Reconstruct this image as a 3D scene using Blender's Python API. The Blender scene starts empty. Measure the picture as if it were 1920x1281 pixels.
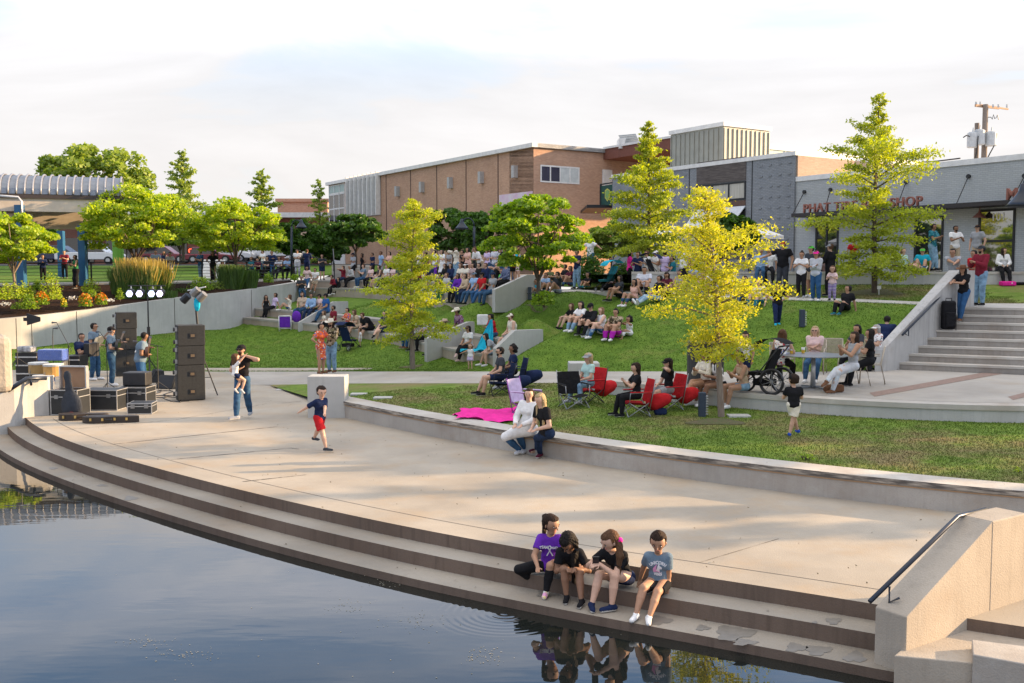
import bpy, math, random
import numpy as np
from mathutils import Vector, Matrix
from mathutils.bvhtree import BVHTree
random.seed(7); RNG = np.random.default_rng(7)
R = math.radians
scene = bpy.context.scene
COL = scene.collection
# ---------------------------------------------------------------- camera
CH, HZ, F = 3.35, 512.0, 1867.0
TH = math.atan((640.5-HZ)/F)
def ray(px, py):
    x = (px-960)/F; y = (640.5-py)/F
    return Vector((x, math.cos(TH)+y*math.sin(TH), -math.sin(TH)+y*math.cos(TH)))
def G(px, py, z=0.0):
    d = ray(px, py); t = (z-CH)/d.z
    return Vector((d.x*t, d.y*t, z))
def AY(px, py, Y):
    d = ray(px, py); t = Y/d.y
    return Vector((d.x*t, Y, CH+d.z*t))
def PX(p):
    c, s = math.cos(TH), math.sin(TH)
    x, y, z = p[0], p[1], p[2]-CH
    dep = y*c - z*s; up = y*s + z*c
    return (960+F*x/dep, 640.5-F*up/dep)
cam_d = bpy.data.cameras.new('camera'); cam = bpy.data.objects.new('camera', cam_d); COL.objects.link(cam)
cam.location = (0, 0, CH); cam.rotation_euler = (R(90)-TH, 0, 0)
cam_d.sensor_width = 36; cam_d.lens = 36*F/1920; cam_d.clip_end = 3000; cam_d.clip_start = .1
scene.camera = cam
# ---------------------------------------------------------------- light
SUN_K, SUN_EL = 0.16, 13.5
w = bpy.data.worlds.new("World"); scene.world = w; w.use_nodes = True
nt = w.node_tree; nt.nodes.clear()
def nn(nt, t, **k):
    n = nt.nodes.new(t)
    for a, v in k.items(): setattr(n, a, v)
    return n
out = nn(nt, 'ShaderNodeOutputWorld'); bg = nn(nt, 'ShaderNodeBackground')
sky = nn(nt, 'ShaderNodeTexSky', sky_type='NISHITA', sun_disc=False)
sky.sun_elevation = R(SUN_EL+6)
az = math.atan2(1, SUN_K)        # from +Y towards +X
sky.sun_rotation = az
sky.air_density = 1.0; sky.dust_density = .5; sky.ozone_density = 3.0
tc = nn(nt, 'ShaderNodeTexCoord'); mp = nn(nt, 'ShaderNodeMapping'); mp.inputs['Scale'].default_value = (1.0, 1.6, 5.0)
mp.inputs['Rotation'].default_value = (0, 0.12, 0.5)
no = nn(nt, 'ShaderNodeTexNoise'); no.inputs['Scale'].default_value = 1.6; no.inputs['Detail'].default_value = 7; no.inputs['Roughness'].default_value = .55
no.inputs['Distortion'].default_value = .6
cr = nn(nt, 'ShaderNodeValToRGB'); cr.color_ramp.elements[0].position = .42; cr.color_ramp.elements[1].position = .64
cr.color_ramp.elements[0].color = (.03,.03,.03,1); cr.color_ramp.elements[1].color = (.8,.8,.8,1)
mx = nn(nt, 'ShaderNodeMixRGB'); mx.inputs[2].default_value = (7.6, 7.0, 6.6, 1)
nt.links.new(tc.outputs['Generated'], mp.inputs[0]); nt.links.new(mp.outputs[0], no.inputs[0]); nt.links.new(no.outputs[0], cr.inputs[0])
sx = nn(nt,'ShaderNodeSeparateXYZ'); nt.links.new(tc.outputs['Generated'], sx.inputs[0])
mr = nn(nt,'ShaderNodeMapRange'); mr.interpolation_type='SMOOTHSTEP'; mr.inputs['From Min'].default_value=.14; mr.inputs['From Max'].default_value=.36; mr.inputs['To Min'].default_value=1; mr.inputs['To Max'].default_value=.0
nt.links.new(sx.outputs['Z'], mr.inputs['Value'])
m0 = nn(nt,'ShaderNodeMath',operation='MULTIPLY_ADD'); m0.inputs[1].default_value=.93; nt.links.new(mr.outputs[0], m0.inputs[0])
m1_ = nn(nt,'ShaderNodeMath',operation='MULTIPLY'); m1_.inputs[1].default_value=.8; m1_.use_clamp=True; nt.links.new(cr.outputs[0], m1_.inputs[0]); nt.links.new(m1_.outputs[0], m0.inputs[2]); m0.use_clamp=True
ce = nn(nt,'ShaderNodeValToRGB'); E_ = ce.color_ramp.elements; E_[0].position=.0; E_[0].color=(.315,.305,.295,1); E_[1].position=1; E_[1].color=(.80,.76,.70,1)
for ps,v in ((.20,(.300,.305,.315)),(.30,(.50,.50,.53)),(.55,(.50,.51,.54)),(.75,(.74,.70,.66))):
    q=E_.new(ps); q.color=v+(1,)
cz = nn(nt,'ShaderNodeMixRGB',blend_type='MULTIPLY'); cz.inputs[0].default_value=1; cz.inputs[2].default_value=(8.6,8.4,8.3,1); nt.links.new(sx.outputs['Z'],ce.inputs[0]); nt.links.new(ce.outputs[0],cz.inputs[1])
cv = nn(nt,'ShaderNodeMapRange'); cv.inputs['From Min'].default_value=.35; cv.inputs['From Max'].default_value=.65; cv.inputs['To Min'].default_value=.88; cv.inputs['To Max'].default_value=1.12; nt.links.new(no.outputs[0],cv.inputs['Value'])
cw = nn(nt,'ShaderNodeVectorMath',operation='SCALE'); nt.links.new(cz.outputs[0],cw.inputs[0]); nt.links.new(cv.outputs[0],cw.inputs['Scale']); nt.links.new(cw.outputs[0],mx.inputs[2])
me_ = nn(nt,'ShaderNodeMapRange'); me_.inputs['From Min'].default_value=.45; me_.inputs['From Max'].default_value=.8; me_.inputs['To Max'].default_value=.75; nt.links.new(sx.outputs['Z'],me_.inputs['Value'])
m9 = nn(nt,'ShaderNodeMath',operation='MAXIMUM'); nt.links.new(m0.outputs[0],m9.inputs[0]); nt.links.new(me_.outputs[0],m9.inputs[1]); nt.links.new(m9.outputs[0], mx.inputs[0]); nt.links.new(sky.outputs[0], mx.inputs[1]); nt.links.new(mx.outputs[0], bg.inputs[0])
bg.inputs[1].default_value = 0.15
nt.links.new(bg.outputs[0], out.inputs[0])
sd = bpy.data.lights.new('sun', 'SUN'); sun = bpy.data.objects.new('sun', sd); COL.objects.link(sun)
sd.energy = 5.0; sd.angle = R(.55); sd.color = (1.0, .69, .39)
sv = Vector((1, SUN_K, math.tan(R(SUN_EL))*math.hypot(1, SUN_K))).normalized()
sun.rotation_euler = sv.to_track_quat('Z', 'Y').to_euler(); sun.location = (60, 15, 40)
vs = scene.view_settings; vs.view_transform = 'Standard'; vs.look = 'None'; vs.exposure = 1.30; vs.gamma = 1; vs.use_curve_mapping = False
# ---------------------------------------------------------------- materials
MC = {}
def sc(v): return tuple(v)+(1,) if len(v) == 3 else tuple(v)
def mat(name, c, rough=.7, c2=None, scale=8, amt=.5, bump=0, bscale=40, metal=0, spec=.4, stretch=None, detail=5, emit=None, es=1, alpha=None, ramp=(.35,.65)):
    if name in MC: return MC[name]
    m = bpy.data.materials.new(name); m.use_nodes = True; MC[name] = m
    t = m.node_tree; b = t.nodes['Principled BSDF']
    b.inputs['Roughness'].default_value = rough; b.inputs['Metallic'].default_value = metal
    b.inputs['Specular IOR Level'].default_value = spec
    tcn = nn(t, 'ShaderNodeTexCoord'); src = tcn.outputs['Object']
    if stretch:
        mpn = nn(t, 'ShaderNodeMapping'); mpn.inputs['Scale'].default_value = stretch
        t.links.new(src, mpn.inputs[0]); src = mpn.outputs[0]
    if c2 is None: c2 = tuple(x*.8 for x in c[:3])
    n1 = nn(t, 'ShaderNodeTexNoise'); n1.inputs['Scale'].default_value = scale; n1.inputs['Detail'].default_value = detail; n1.inputs['Roughness'].default_value = .6
    t.links.new(src, n1.inputs[0])
    r1 = nn(t, 'ShaderNodeValToRGB'); r1.color_ramp.elements[0].position = ramp[0]; r1.color_ramp.elements[1].position = ramp[1]
    r1.color_ramp.elements[0].color = sc(c2); r1.color_ramp.elements[1].color = sc(c)
    t.links.new(n1.outputs[0], r1.inputs[0]); t.links.new(r1.outputs[0], b.inputs['Base Color'])
    m['_ramp'] = r1.name
    if bump:
        n2 = nn(t, 'ShaderNodeTexNoise'); n2.inputs['Scale'].default_value = bscale; n2.inputs['Detail'].default_value = 4
        t.links.new(src, n2.inputs[0])
        bp = nn(t, 'ShaderNodeBump'); bp.inputs['Strength'].default_value = bump; bp.inputs['Distance'].default_value = .02
        t.links.new(n2.outputs[0], bp.inputs['Height']); t.links.new(bp.outputs[0], b.inputs['Normal'])
    if emit:
        b.inputs['Emission Color'].default_value = sc(emit); b.inputs['Emission Strength'].default_value = es
    return m
def concrete(name, c, stain=(.6,.5,.42), streak=0, dark=.5, wear=.5):
    """cast concrete: base tone, large blotches, fine grain, optional vertical run marks"""
    if name in MC: return MC[name]
    m = mat(name, c, .85, tuple(x*(.74) for x in c), .55, bump=.25, bscale=60, spec=.25, detail=8)
    t = m.node_tree; b = t.nodes['Principled BSDF']; r1 = t.nodes[m['_ramp']]
    tcn = nn(t, 'ShaderNodeTexCoord')
    def layer(prev, scale, col, lo, hi, st=None, fac=1., det=6):
        mpn = nn(t, 'ShaderNodeMapping'); mpn.inputs['Scale'].default_value = st or (1,1,1)
        t.links.new(tcn.outputs['Object'], mpn.inputs[0])
        n = nn(t, 'ShaderNodeTexNoise'); n.inputs['Scale'].default_value = scale; n.inputs['Detail'].default_value = det; n.inputs['Roughness'].default_value = .65
        t.links.new(mpn.outputs[0], n.inputs[0])
        r = nn(t, 'ShaderNodeValToRGB'); r.color_ramp.elements[0].position = lo; r.color_ramp.elements[1].position = hi
        r.color_ramp.elements[0].color = (0,0,0,1); r.color_ramp.elements[1].color = (fac,fac,fac,1)
        t.links.new(n.outputs[0], r.inputs[0])
        mxn = nn(t, 'ShaderNodeMixRGB'); mxn.inputs[2].default_value = sc(col)
        t.links.new(r.outputs[0], mxn.inputs[0]); t.links.new(prev, mxn.inputs[1])
        return mxn.outputs[0]
    o = layer(r1.outputs[0], .9, tuple(a*s for a, s in zip(c, stain)), .5, .8, fac=.8)
    o = layer(o, 35, tuple(x*.7 for x in c), .5, .75, fac=.45)
    o = layer(o, 2.6, tuple(x*dark for x in c), .6, .82, fac=wear)
    if streak: o = layer(o, 3, tuple(x*.42 for x in c), .5, .78, st=(3,3,.22), fac=streak)
    t.links.new(o, b.inputs['Base Color'])
    return m
def brickm(name, c1, c2, mortar, scale=1., ax='xz', rowh=.075, bw=.22, bump=.4):
    if name in MC: return MC[name]
    m = bpy.data.materials.new(name); m.use_nodes = True; MC[name] = m
    t = m.node_tree; b = t.nodes['Principled BSDF']; b.inputs['Roughness'].default_value = .85; b.inputs['Specular IOR Level'].default_value = .2
    uv = nn(t, 'ShaderNodeUVMap'); br = nn(t, 'ShaderNodeTexBrick')
    br.inputs['Scale'].default_value = 1; br.inputs['Brick Width'].default_value = bw; br.inputs['Row Height'].default_value = rowh
    br.inputs['Mortar Size'].default_value = .009; br.inputs['Mortar Smooth'].default_value = .3
    br.inputs['Color1'].default_value = sc(c1); br.inputs['Color2'].default_value = sc(c2); br.inputs['Mortar'].default_value = sc(mortar)
    t.links.new(uv.outputs[0], br.inputs[0])
    n = nn(t, 'ShaderNodeTexNoise'); n.inputs['Scale'].default_value = .35; n.inputs['Detail'].default_value = 6; t.links.new(uv.outputs[0], n.inputs[0])
    r = nn(t, 'ShaderNodeValToRGB'); r.color_ramp.elements[0].color = (.72,.72,.72,1); r.color_ramp.elements[1].color = (1.12,1.12,1.12,1)
    t.links.new(n.outputs[0], r.inputs[0])
    mxn = nn(t, 'ShaderNodeMixRGB', blend_type='MULTIPLY'); mxn.inputs[0].default_value = 1
    t.links.new(br.outputs[0], mxn.inputs[1]); t.links.new(r.outputs[0], mxn.inputs[2]); t.links.new(mxn.outputs[0], b.inputs['Base Color'])
    bp = nn(t, 'ShaderNodeBump'); bp.inputs['Strength'].default_value = bump; bp.inputs['Distance'].default_value = .02; bp.invert = True
    t.links.new(br.outputs['Fac'], bp.inputs['Height']); t.links.new(bp.outputs[0], b.inputs['Normal'])
    return m
def leafm(name, c, c2, trans=.45):
    if name in MC: return MC[name]
    m = bpy.data.materials.new(name); m.use_nodes = True; MC[name] = m
    t = m.node_tree; t.nodes.clear()
    g = nn(t, 'ShaderNodeNewGeometry'); r = nn(t, 'ShaderNodeValToRGB')
    r.color_ramp.elements[0].color = sc(c2); r.color_ramp.elements[1].color = sc(c)
    t.links.new(g.outputs['Random Per Island'], r.inputs[0])
    d = nn(t, 'ShaderNodeBsdfDiffuse'); tr = nn(t, 'ShaderNodeBsdfTranslucent'); gl = nn(t, 'ShaderNodeBsdfGlossy'); gl.inputs['Roughness'].default_value = .5
    gl.inputs['Color'].default_value = (.5,.5,.5,1)
    m1 = nn(t, 'ShaderNodeMixShader'); m1.inputs[0].default_value = trans
    m2 = nn(t, 'ShaderNodeMixShader'); m2.inputs[0].default_value = .05
    hs = nn(t, 'ShaderNodeHueSaturation'); hs.inputs['Saturation'].default_value = 1.15; hs.inputs['Value'].default_value = 1.25
    t.links.new(r.outputs[0], d.inputs[0]); t.links.new(r.outputs[0], hs.inputs['Color']); t.links.new(hs.outputs[0], tr.inputs[0])
    t.links.new(d.outputs[0], m1.inputs[1]); t.links.new(tr.outputs[0], m1.inputs[2])
    t.links.new(m1.outputs[0], m2.inputs[1]); t.links.new(gl.outputs[0], m2.inputs[2])
    o = nn(t, 'ShaderNodeOutputMaterial'); t.links.new(m2.outputs[0], o.inputs[0])
    return m
# ---------------------------------------------------------------- mesh builder
class MB:
    def __init__(s): s.v = []; s.f = []; s.m = []; s.uv = None
    def add(s, vs, fs, mi=0):
        o = len(s.v); s.v += [tuple(v) for v in vs]; s.f += [tuple(i+o for i in f) for f in fs]; s.m += [mi]*len(fs)
    def box(s, c, d, rz=0, mi=0, rot=None):
        hx, hy, hz = d[0]/2, d[1]/2, d[2]/2
        M = rot if rot is not None else Matrix.Rotation(rz, 3, 'Z')
        c = Vector(c)
        vs = [c+M@Vector((x*hx, y*hy, z*hz)) for x in (-1,1) for y in (-1,1) for z in (-1,1)]
        s.add(vs, [(0,1,3,2),(4,6,7,5),(0,4,5,1),(2,3,7,6),(0,2,6,4),(1,5,7,3)], mi)
    def hexa(s, b, t, mi=0):
        """b, t: four bottom and four top corners (ccw seen from above)"""
        s.add(list(b)+list(t), [(3,2,1,0),(4,5,6,7),(0,1,5,4),(1,2,6,5),(2,3,7,6),(3,0,4,7)], mi)
    def prism(s, poly, z0, z1, mi=0):
        n = len(poly)
        vs = [(p[0],p[1],z0) for p in poly]+[(p[0],p[1],z1) for p in poly]
        s.add(vs, [tuple(range(n-1,-1,-1)), tuple(range(n,2*n))]+[(i,(i+1)%n,(i+1)%n+n,i+n) for i in range(n)], mi)
    def bar(s, a, b, w, h=None, mi=0):
        a, b = Vector(a), Vector(b); h = h or w; d = (b-a); L = d.length
        if L < 1e-6: return
        q = d.to_track_quat('Y', 'Z').to_matrix()
        s.box((a+b)/2, (w, L, h), rot=q, mi=mi)
    def tube(s, pts, r, n=8, mi=0, cap=True):
        pts = [Vector(p) for p in pts]; k = len(pts)
        rs = r if isinstance(r, (list, tuple)) else [r]*k
        o = len(s.v); up = Vector((0,0,1))
        for i, p in enumerate(pts):
            t = (pts[min(i+1,k-1)]-pts[max(i-1,0)]).normalized()
            u = t.cross(up)
            if u.length < .05: u = t.cross(Vector((0,1,0)))
            u.normalize(); w_ = t.cross(u)
            for j in range(n):
                a = 2*math.pi*j/n
                s.v.append(tuple(p+(u*math.cos(a)+w_*math.sin(a))*rs[i]))
        for i in range(k-1):
            for j in range(n):
                a = o+i*n+j; b = o+i*n+(j+1)%n
                s.f.append((a, b, b+n, a+n)); s.m.append(mi)
        if cap:
            s.f.append(tuple(o+j for j in range(n-1,-1,-1))); s.m.append(mi)
            s.f.append(tuple(o+(k-1)*n+j for j in range(n))); s.m.append(mi)
    def lathe(s, prof, c=(0,0,0), n=16, mi=0, sx=1, sy=1, M=None):
        o = len(s.v); c = Vector(c)
        for (r, z) in prof:
            for j in range(n):
                a = 2*math.pi*j/n
                p = Vector((r*math.cos(a)*sx, r*math.sin(a)*sy, z))
                if M is not None: p = M@p
                s.v.append(tuple(c+p))
        for i in range(len(prof)-1):
            for j in range(n):
                a = o+i*n+j; b = o+i*n+(j+1)%n
                s.f.append((a, b, b+n, a+n)); s.m.append(mi)
        s.f.append(tuple(o+j for j in range(n-1,-1,-1))); s.m.append(mi)
        s.f.append(tuple(o+(len(prof)-1)*n+j for j in range(n))); s.m.append(mi)
    def ell(s, c, r, n=10, m=6, mi=0, M=None, z0=-1.):
        prof = []
        for i in range(m+1):
            a = math.asin(z0)+(math.pi/2-math.asin(z0))*i/m
            prof.append((max(math.cos(a),.02), math.sin(a)))
        S = Matrix.Diagonal(Vector(r)); S = (M@S) if M is not None else S
        s.lathe(prof, c, n, mi, M=S)
    def loft(s, A, B, mi=0):
        n = len(A); s.add(list(A)+list(B), [(i,i+1,n+i+1,n+i) for i in range(n-1)], mi)
    def build(s, name, mats, parent=None, smooth=False, loc=None, bevel=0, uv=None):
        me = bpy.data.meshes.new(name); me.from_pydata(s.v, [], s.f)
        mats = mats if isinstance(mats, (list, tuple)) else [mats]
        for m in mats: me.materials.append(m)
        if len(mats) > 1: me.polygons.foreach_set('material_index', s.m)
        if smooth: me.polygons.foreach_set('use_smooth', [True]*len(me.polygons))
        if uv:   # box-projected uv in metres along a facade direction
            dx, dy = uv; l = me.uv_layers.new(name='UVMap')
            co = np.empty(len(me.vertices)*3); me.vertices.foreach_get('co', co); co = co.reshape(-1,3)
            vi = np.empty(len(me.loops), int); me.loops.foreach_get('vertex_index', vi)
            pn = np.empty(len(me.polygons)*3); me.polygons.foreach_get('normal', pn); pn = pn.reshape(-1,3)
            lt = np.empty(len(me.polygons), int); me.polygons.foreach_get('loop_total', lt)
            ln = np.repeat(pn, lt, axis=0); c = co[vi]
            tan = np.stack([-ln[:,1], ln[:,0]], 1); tn = np.linalg.norm(tan, axis=1, keepdims=True); tan = np.where(tn > .1, tan/np.maximum(tn,1e-6), np.array([[dx,dy]]))
            U = (c[:,:2]*tan).sum(1); V = np.where(tn[:,0] > .1, c[:,2], c[:,0]*-dy+c[:,1]*dx)
            l.data.foreach_set('uv', np.stack([U,V],1).ravel())
        me.update()
        o = bpy.data.objects.new(name, me); COL.objects.link(o)
        if bevel:
            b = o.modifiers.new('bevel', 'BEVEL'); b.width = bevel; b.segments = 2; b.limit_method = 'ANGLE'
        if parent is not None: o.parent = parent
        elif loc is not None:
            L = Vector(loc); me.transform(Matrix.Translation(-L)); o.location = L
        return o
def tag(o, label=None, cat=None, group=None, kind=None):
    if label: o['label'] = label
    if cat: o['category'] = cat
    if group: o['group'] = group
    if kind: o['kind'] = kind
    return o
def empty(name, loc, label, cat, group=None, rz=0):
    o = bpy.data.objects.new(name, None); COL.objects.link(o); o.location = loc; o.rotation_euler = (0,0,rz); o.empty_display_size = .2
    return tag(o, label, cat, group)
def npmesh(name, V, Fq, mats, parent=None, smooth=False, mi=None):
    me = bpy.data.meshes.new(name); n = len(Fq); k = Fq.shape[1]
    me.vertices.add(len(V)); me.vertices.foreach_set('co', np.asarray(V, np.float32).ravel())
    me.loops.add(n*k); me.loops.foreach_set('vertex_index', Fq.astype(np.int32).ravel())
    me.polygons.add(n); me.polygons.foreach_set('loop_start', np.arange(0, n*k, k, dtype=np.int32)); 
    for m in (mats if isinstance(mats, (list,tuple)) else [mats]): me.materials.append(m)
    if mi is not None: me.polygons.foreach_set('material_index', mi)
    me.polygons.foreach_set('use_smooth', np.full(n, smooth))
    me.update(calc_edges=True)
    o = bpy.data.objects.new(name, me); COL.objects.link(o)
    if parent is not None: o.parent = parent
    return o
def cr_spline(P, n):
    """resample a 3D polyline smoothly"""
    P = [Vector(p) for p in P]; k = len(P)
    L = [0]
    for i in range(1, k): L.append(L[-1]+(P[i]-P[i-1]).length)
    out = []
    for j in range(n+1):
        s = L[-1]*j/n; i = 0
        while i < k-2 and L[i+1] < s: i += 1
        t = (s-L[i])/max(L[i+1]-L[i],1e-6)
        p0 = P[max(i-1,0)]; p1 = P[i]; p2 = P[i+1]; p3 = P[min(i+2,k-1)]
        out.append(.5*((2*p1)+(p2-p0)*t+(2*p0-5*p1+4*p2-p3)*t*t+(3*p1-p0-3*p2+p3)*t**3))
    return out
def fitc(pts, deg, n, xr=None):
    """smooth world curve Y(X) through measured points, n+1 samples"""
    P = np.array([tuple(p) for p in pts]); c = np.polyfit(P[:,0], P[:,1], deg); cz = np.polyfit(P[:,0], P[:,2], 1 if np.ptp(P[:,2])>1e-4 else 0)
    x0, x1 = xr or (P[0,0], P[-1,0]); X = np.linspace(x0, x1, n+1)
    return [Vector((x, float(np.polyval(c, x)), float(np.polyval(cz, x)))) for x in X]
def offs(C, d, dz=0):
    """offset a curve to its left by d (plan), raise by dz"""
    out = []
    for i, p in enumerate(C):
        t = (C[min(i+1,len(C)-1)]-C[max(i-1,0)]); t.z = 0; t.normalize()
        out.append(Vector((p.x-t.y*d, p.y+t.x*d, p.z+dz)))
    return out
# ================================================================ setting
CONC = concrete('plaza_concrete', (.40,.35,.28), stain=(.92,.76,.58), wear=.5, dark=.72)
CSTEP = concrete('step_concrete', (.32,.285,.235), stain=(.8,.68,.56), wear=.5)
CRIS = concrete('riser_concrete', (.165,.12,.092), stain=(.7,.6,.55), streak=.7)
CWALL = concrete('wall_concrete', (.42,.385,.34), streak=.25, wear=.4)
CPALE = concrete('pale_concrete', (.50,.49,.46), streak=.3, wear=.3, stain=(.8,.78,.74))
CCAP = concrete('cap_concrete', (.50,.47,.42), wear=.4)
CDIRT = mat('weathered_edge', (.38,.33,.27), .9, (.09,.078,.068), 4, ramp=(.42,.62), stretch=(.7,.7,6), detail=10)
JOINT = mat('joint', (.10,.085,.07), .9)
DARKC = concrete('wet_concrete', (.07,.05,.035), streak=.5)
GROUND = []          # objects people may stand on
def S(o, gnd=True):
    tag(o, kind='structure')
    if gnd: GROUND.append(o)
    return o
lip_px=[(51,786),(100,815),(160,838),(200,851),(236,861),(325,887),(440,915),(565,945),(690,974),(815,997),(920,1016),(995,1032),(1182,1060),(1255,1072),(1390,1094),(1515,1113),(1643,1133)]
NL = 120
LIP = fitc([G(*p,0) for p in lip_px], 5, NL, (-11.25, 3.80))
LIP = [LIP[0]+Vector((-.6,.75,0))]+LIP+[Vector((5.4,8.95,0))]
S2 = offs(LIP, -.39, -.17); S3 = offs(LIP, -.84, -.34); JN = offs(LIP, .5, .002)
WZ = -.44
# seat wall A
Abase = fitc([G(*p,0) for p in [(590,770),(620,777),(730,802),(855,827),(960,847),(1300,900),(1610,940),(1797,961)]], 3, 80, (-4.75, 11.5))
Ain = offs(Abase, .03); Abk = offs(Abase, .62)
mb = MB()
far = [Vector((-24,34.6,0)), Vector((-13,34.1,0)), G(420,697,0), G(470,697,0), G(505,722,0), G(560,745,.0), Abase[0]+Vector((0,.2,0))]
poly = [tuple(p) for p in LIP]+[(14,8.9,0),(14,13,0)]+[tuple(p) for p in reversed(Abase)]+[tuple(p) for p in reversed(far)]+[(-24,23,0)]
mb.add(poly, [tuple(range(len(poly)))])
S(mb.build('plaza', CONC))
mb = MB(); q_ = [G(380,690,-.015),G(800,690,-.015),G(700,770,-.015),G(560,760,-.015),G(400,730,-.015)]; mb.add(q_,[(4,3,2,1,0)]); mb.add([(-26,33,-.02),(-6,33,-.02),(-6,34.9,-.02),(-26,34.9,-.02)],[(0,1,2,3)]); S(mb.build('plaza_edge', CONC))
mb = MB(); top = [p.copy() for p in LIP]
mb.loft([p+Vector((0,0,-.17)) for p in LIP], LIP, 0)
mb.loft([p+Vector((0,0,-.17)) for p in S2], S2, 0)
mb.loft([p+Vector((0,0,-.14)) for p in S3], S3, 1)
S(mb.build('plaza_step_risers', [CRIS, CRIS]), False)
mb = MB(); mb.loft(S2, [p+Vector((0,0,-.17)) for p in LIP]); S(mb.build('plaza_step_tread', CSTEP))
mb = MB(); mb.loft(S3, [p+Vector((0,0,-.17)) for p in S2]); S(mb.build('plaza_lower_tread', CSTEP))
mb = MB()
for a, b in ((JN, offs(LIP,.515,.002)),): mb.loft(a[3:-2], b[3:-2])
for (x0,y0,x1,y1,wd) in ((120,806,330,787,.03),(330,787,500,757,.025),(210,833,520,800,.05),(320,862,545,840,.045),(455,903,575,890,.05),(545,840,560,842,.05),(1310,1055,1460,1010,.012),(520,757,565,752,.03)):
    A, B = G(x0,y0,.004), G(x1,y1,.004); d = (B-A); nrm = Vector((-d.y,d.x,0)).normalized()*wd
    k = 26; pa = [];
    for i in range(k+1):
        q = A+d*(i/k); e = nrm*random.uniform(.15,1.0); pa.append((q-e*.5, q+e*.5))
    mb.loft([p[0] for p in pa],[p[1] for p in pa])
S(mb.build('plaza_joints', JOINT), False)
# damp patches on the treads
WET = mat('damp_patch', (.20,.182,.155), .55, spec=.5)
mb = MB()
for (px,py,rx,ry,z) in ((1030,1111,24,9,-.34),(1238,1163,20,8,-.34),(1376,1187,36,13,-.34),(1318,1177,13,5,-.34),(1396,1204,22,6,-.34),(1492,1214,19,8,-.34),(1534,1219,24,9,-.34),(1603,1232,20,10,-.34),(1563,1164,14,6,-.17),(1528,1167,5,2,-.17),(245,934,12,4,-.34),(192,910,9,2,-.34),(100,878,8,2,-.34)):
    n = 22; ph = random.random()*9; vs = []
    for i in range(n):
        a = 2*math.pi*i/n; r = 1+.22*math.sin(3*a+ph)+.12*math.sin(7*a+2*ph)
        vs.append(G(px+rx*r*math.cos(a), py+ry*r*math.sin(a), z+.004))
    mb.add(vs, [tuple(range(n))])
S(mb.build('damp_patches', WET), False)
# water ----------------------------------------------------------
wm = bpy.data.materials.new('pond_water'); wm.use_nodes = True; t = wm.node_tree; b = t.nodes['Principled BSDF']
b.inputs['Base Color'].default_value = (.012,.014,.012,1); b.inputs['Roughness'].default_value = .015; b.inputs['IOR'].default_value = 1.65
tcn = nn(t,'ShaderNodeTexCoord'); n1 = nn(t,'ShaderNodeTexNoise'); n1.inputs['Scale'].default_value = 1.1; n1.inputs['Detail'].default_value = 3
mpn = nn(t,'ShaderNodeMapping'); mpn.inputs['Scale'].default_value = (.7,2.2,1); t.links.new(tcn.outputs['Object'],mpn.inputs[0]); t.links.new(mpn.outputs[0],n1.inputs[0])
# ring ripples where a foot touched the water
rc = G(948,1150,WZ)
sep = nn(t,'ShaderNodeVectorMath',operation='DISTANCE'); sep.inputs[1].default_value = tuple(rc); t.links.new(tcn.outputs['Object'],sep.inputs[0])
ml = nn(t,'ShaderNodeMath',operation='MULTIPLY'); ml.inputs[1].default_value = 70; t.links.new(sep.outputs['Value'],ml.inputs[0])
sn = nn(t,'ShaderNodeMath',operation='SINE'); t.links.new(ml.outputs[0],sn.inputs[0])
fr = nn(t,'ShaderNodeMapRange'); fr.inputs['From Min'].default_value = .1; fr.inputs['From Max'].default_value = .85; fr.inputs['To Min'].default_value = .5; fr.inputs['To Max'].default_value = 0
t.links.new(sep.outputs['Value'],fr.inputs['Value'])
m2 = nn(t,'ShaderNodeMath',operation='MULTIPLY'); t.links.new(sn.outputs[0],m2.inputs[0]); t.links.new(fr.outputs[0],m2.inputs[1])
ad = nn(t,'ShaderNodeMath',operation='ADD'); t.links.new(m2.outputs[0],ad.inputs[0]); t.links.new(n1.outputs[0],ad.inputs[1])
bp = nn(t,'ShaderNodeBump'); bp.inputs['Strength'].default_value = .035; bp.inputs['Distance'].default_value = .05
t.links.new(ad.outputs[0],bp.inputs['Height']); t.links.new(bp.outputs[0],b.inputs['Normal'])
mb = MB(); mb.add([(-80,-40,WZ),(30,-40,WZ),(30,26,WZ),(-80,26,WZ)],[(0,1,2,3)])
S(mb.build('water', wm), False)
mb = MB(); mb.add([(-80,-40,WZ-.9),(30,-40,WZ-.9),(30,26,WZ-.9),(-80,26,WZ-.9)],[(0,1,2,3)]); S(mb.build('pond_bed', mat('pond_mud',(.05,.045,.03),.9)), False)
SCUM = mat('floating_debris', (.34,.32,.27), .8, (.12,.12,.07), 30)
mb = MB()
for (px,py,sx,sy,n) in ((345,1227,30,7,70),(272,1202,22,5,50),(910,1232,22,9,70),(780,1165,28,9,70),(655,1137,26,8,40),(720,1095,20,4,30),(700,1075,260,3,18),(620,1180,240,50,40)):
    for i in range(n):
        p = G(px+random.gauss(0,sx), py+random.gauss(0,sy), WZ+.004); r = random.uniform(.004,.013)
        a = random.random()*6
        mb.add([p+Vector((math.cos(a+k*2.1)*r*random.uniform(.5,1.3), math.sin(a+k*2.1)*r, 0)) for k in range(3)],[(0,1,2)])
tag(mb.build('pond_debris', SCUM), kind='stuff')
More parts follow.
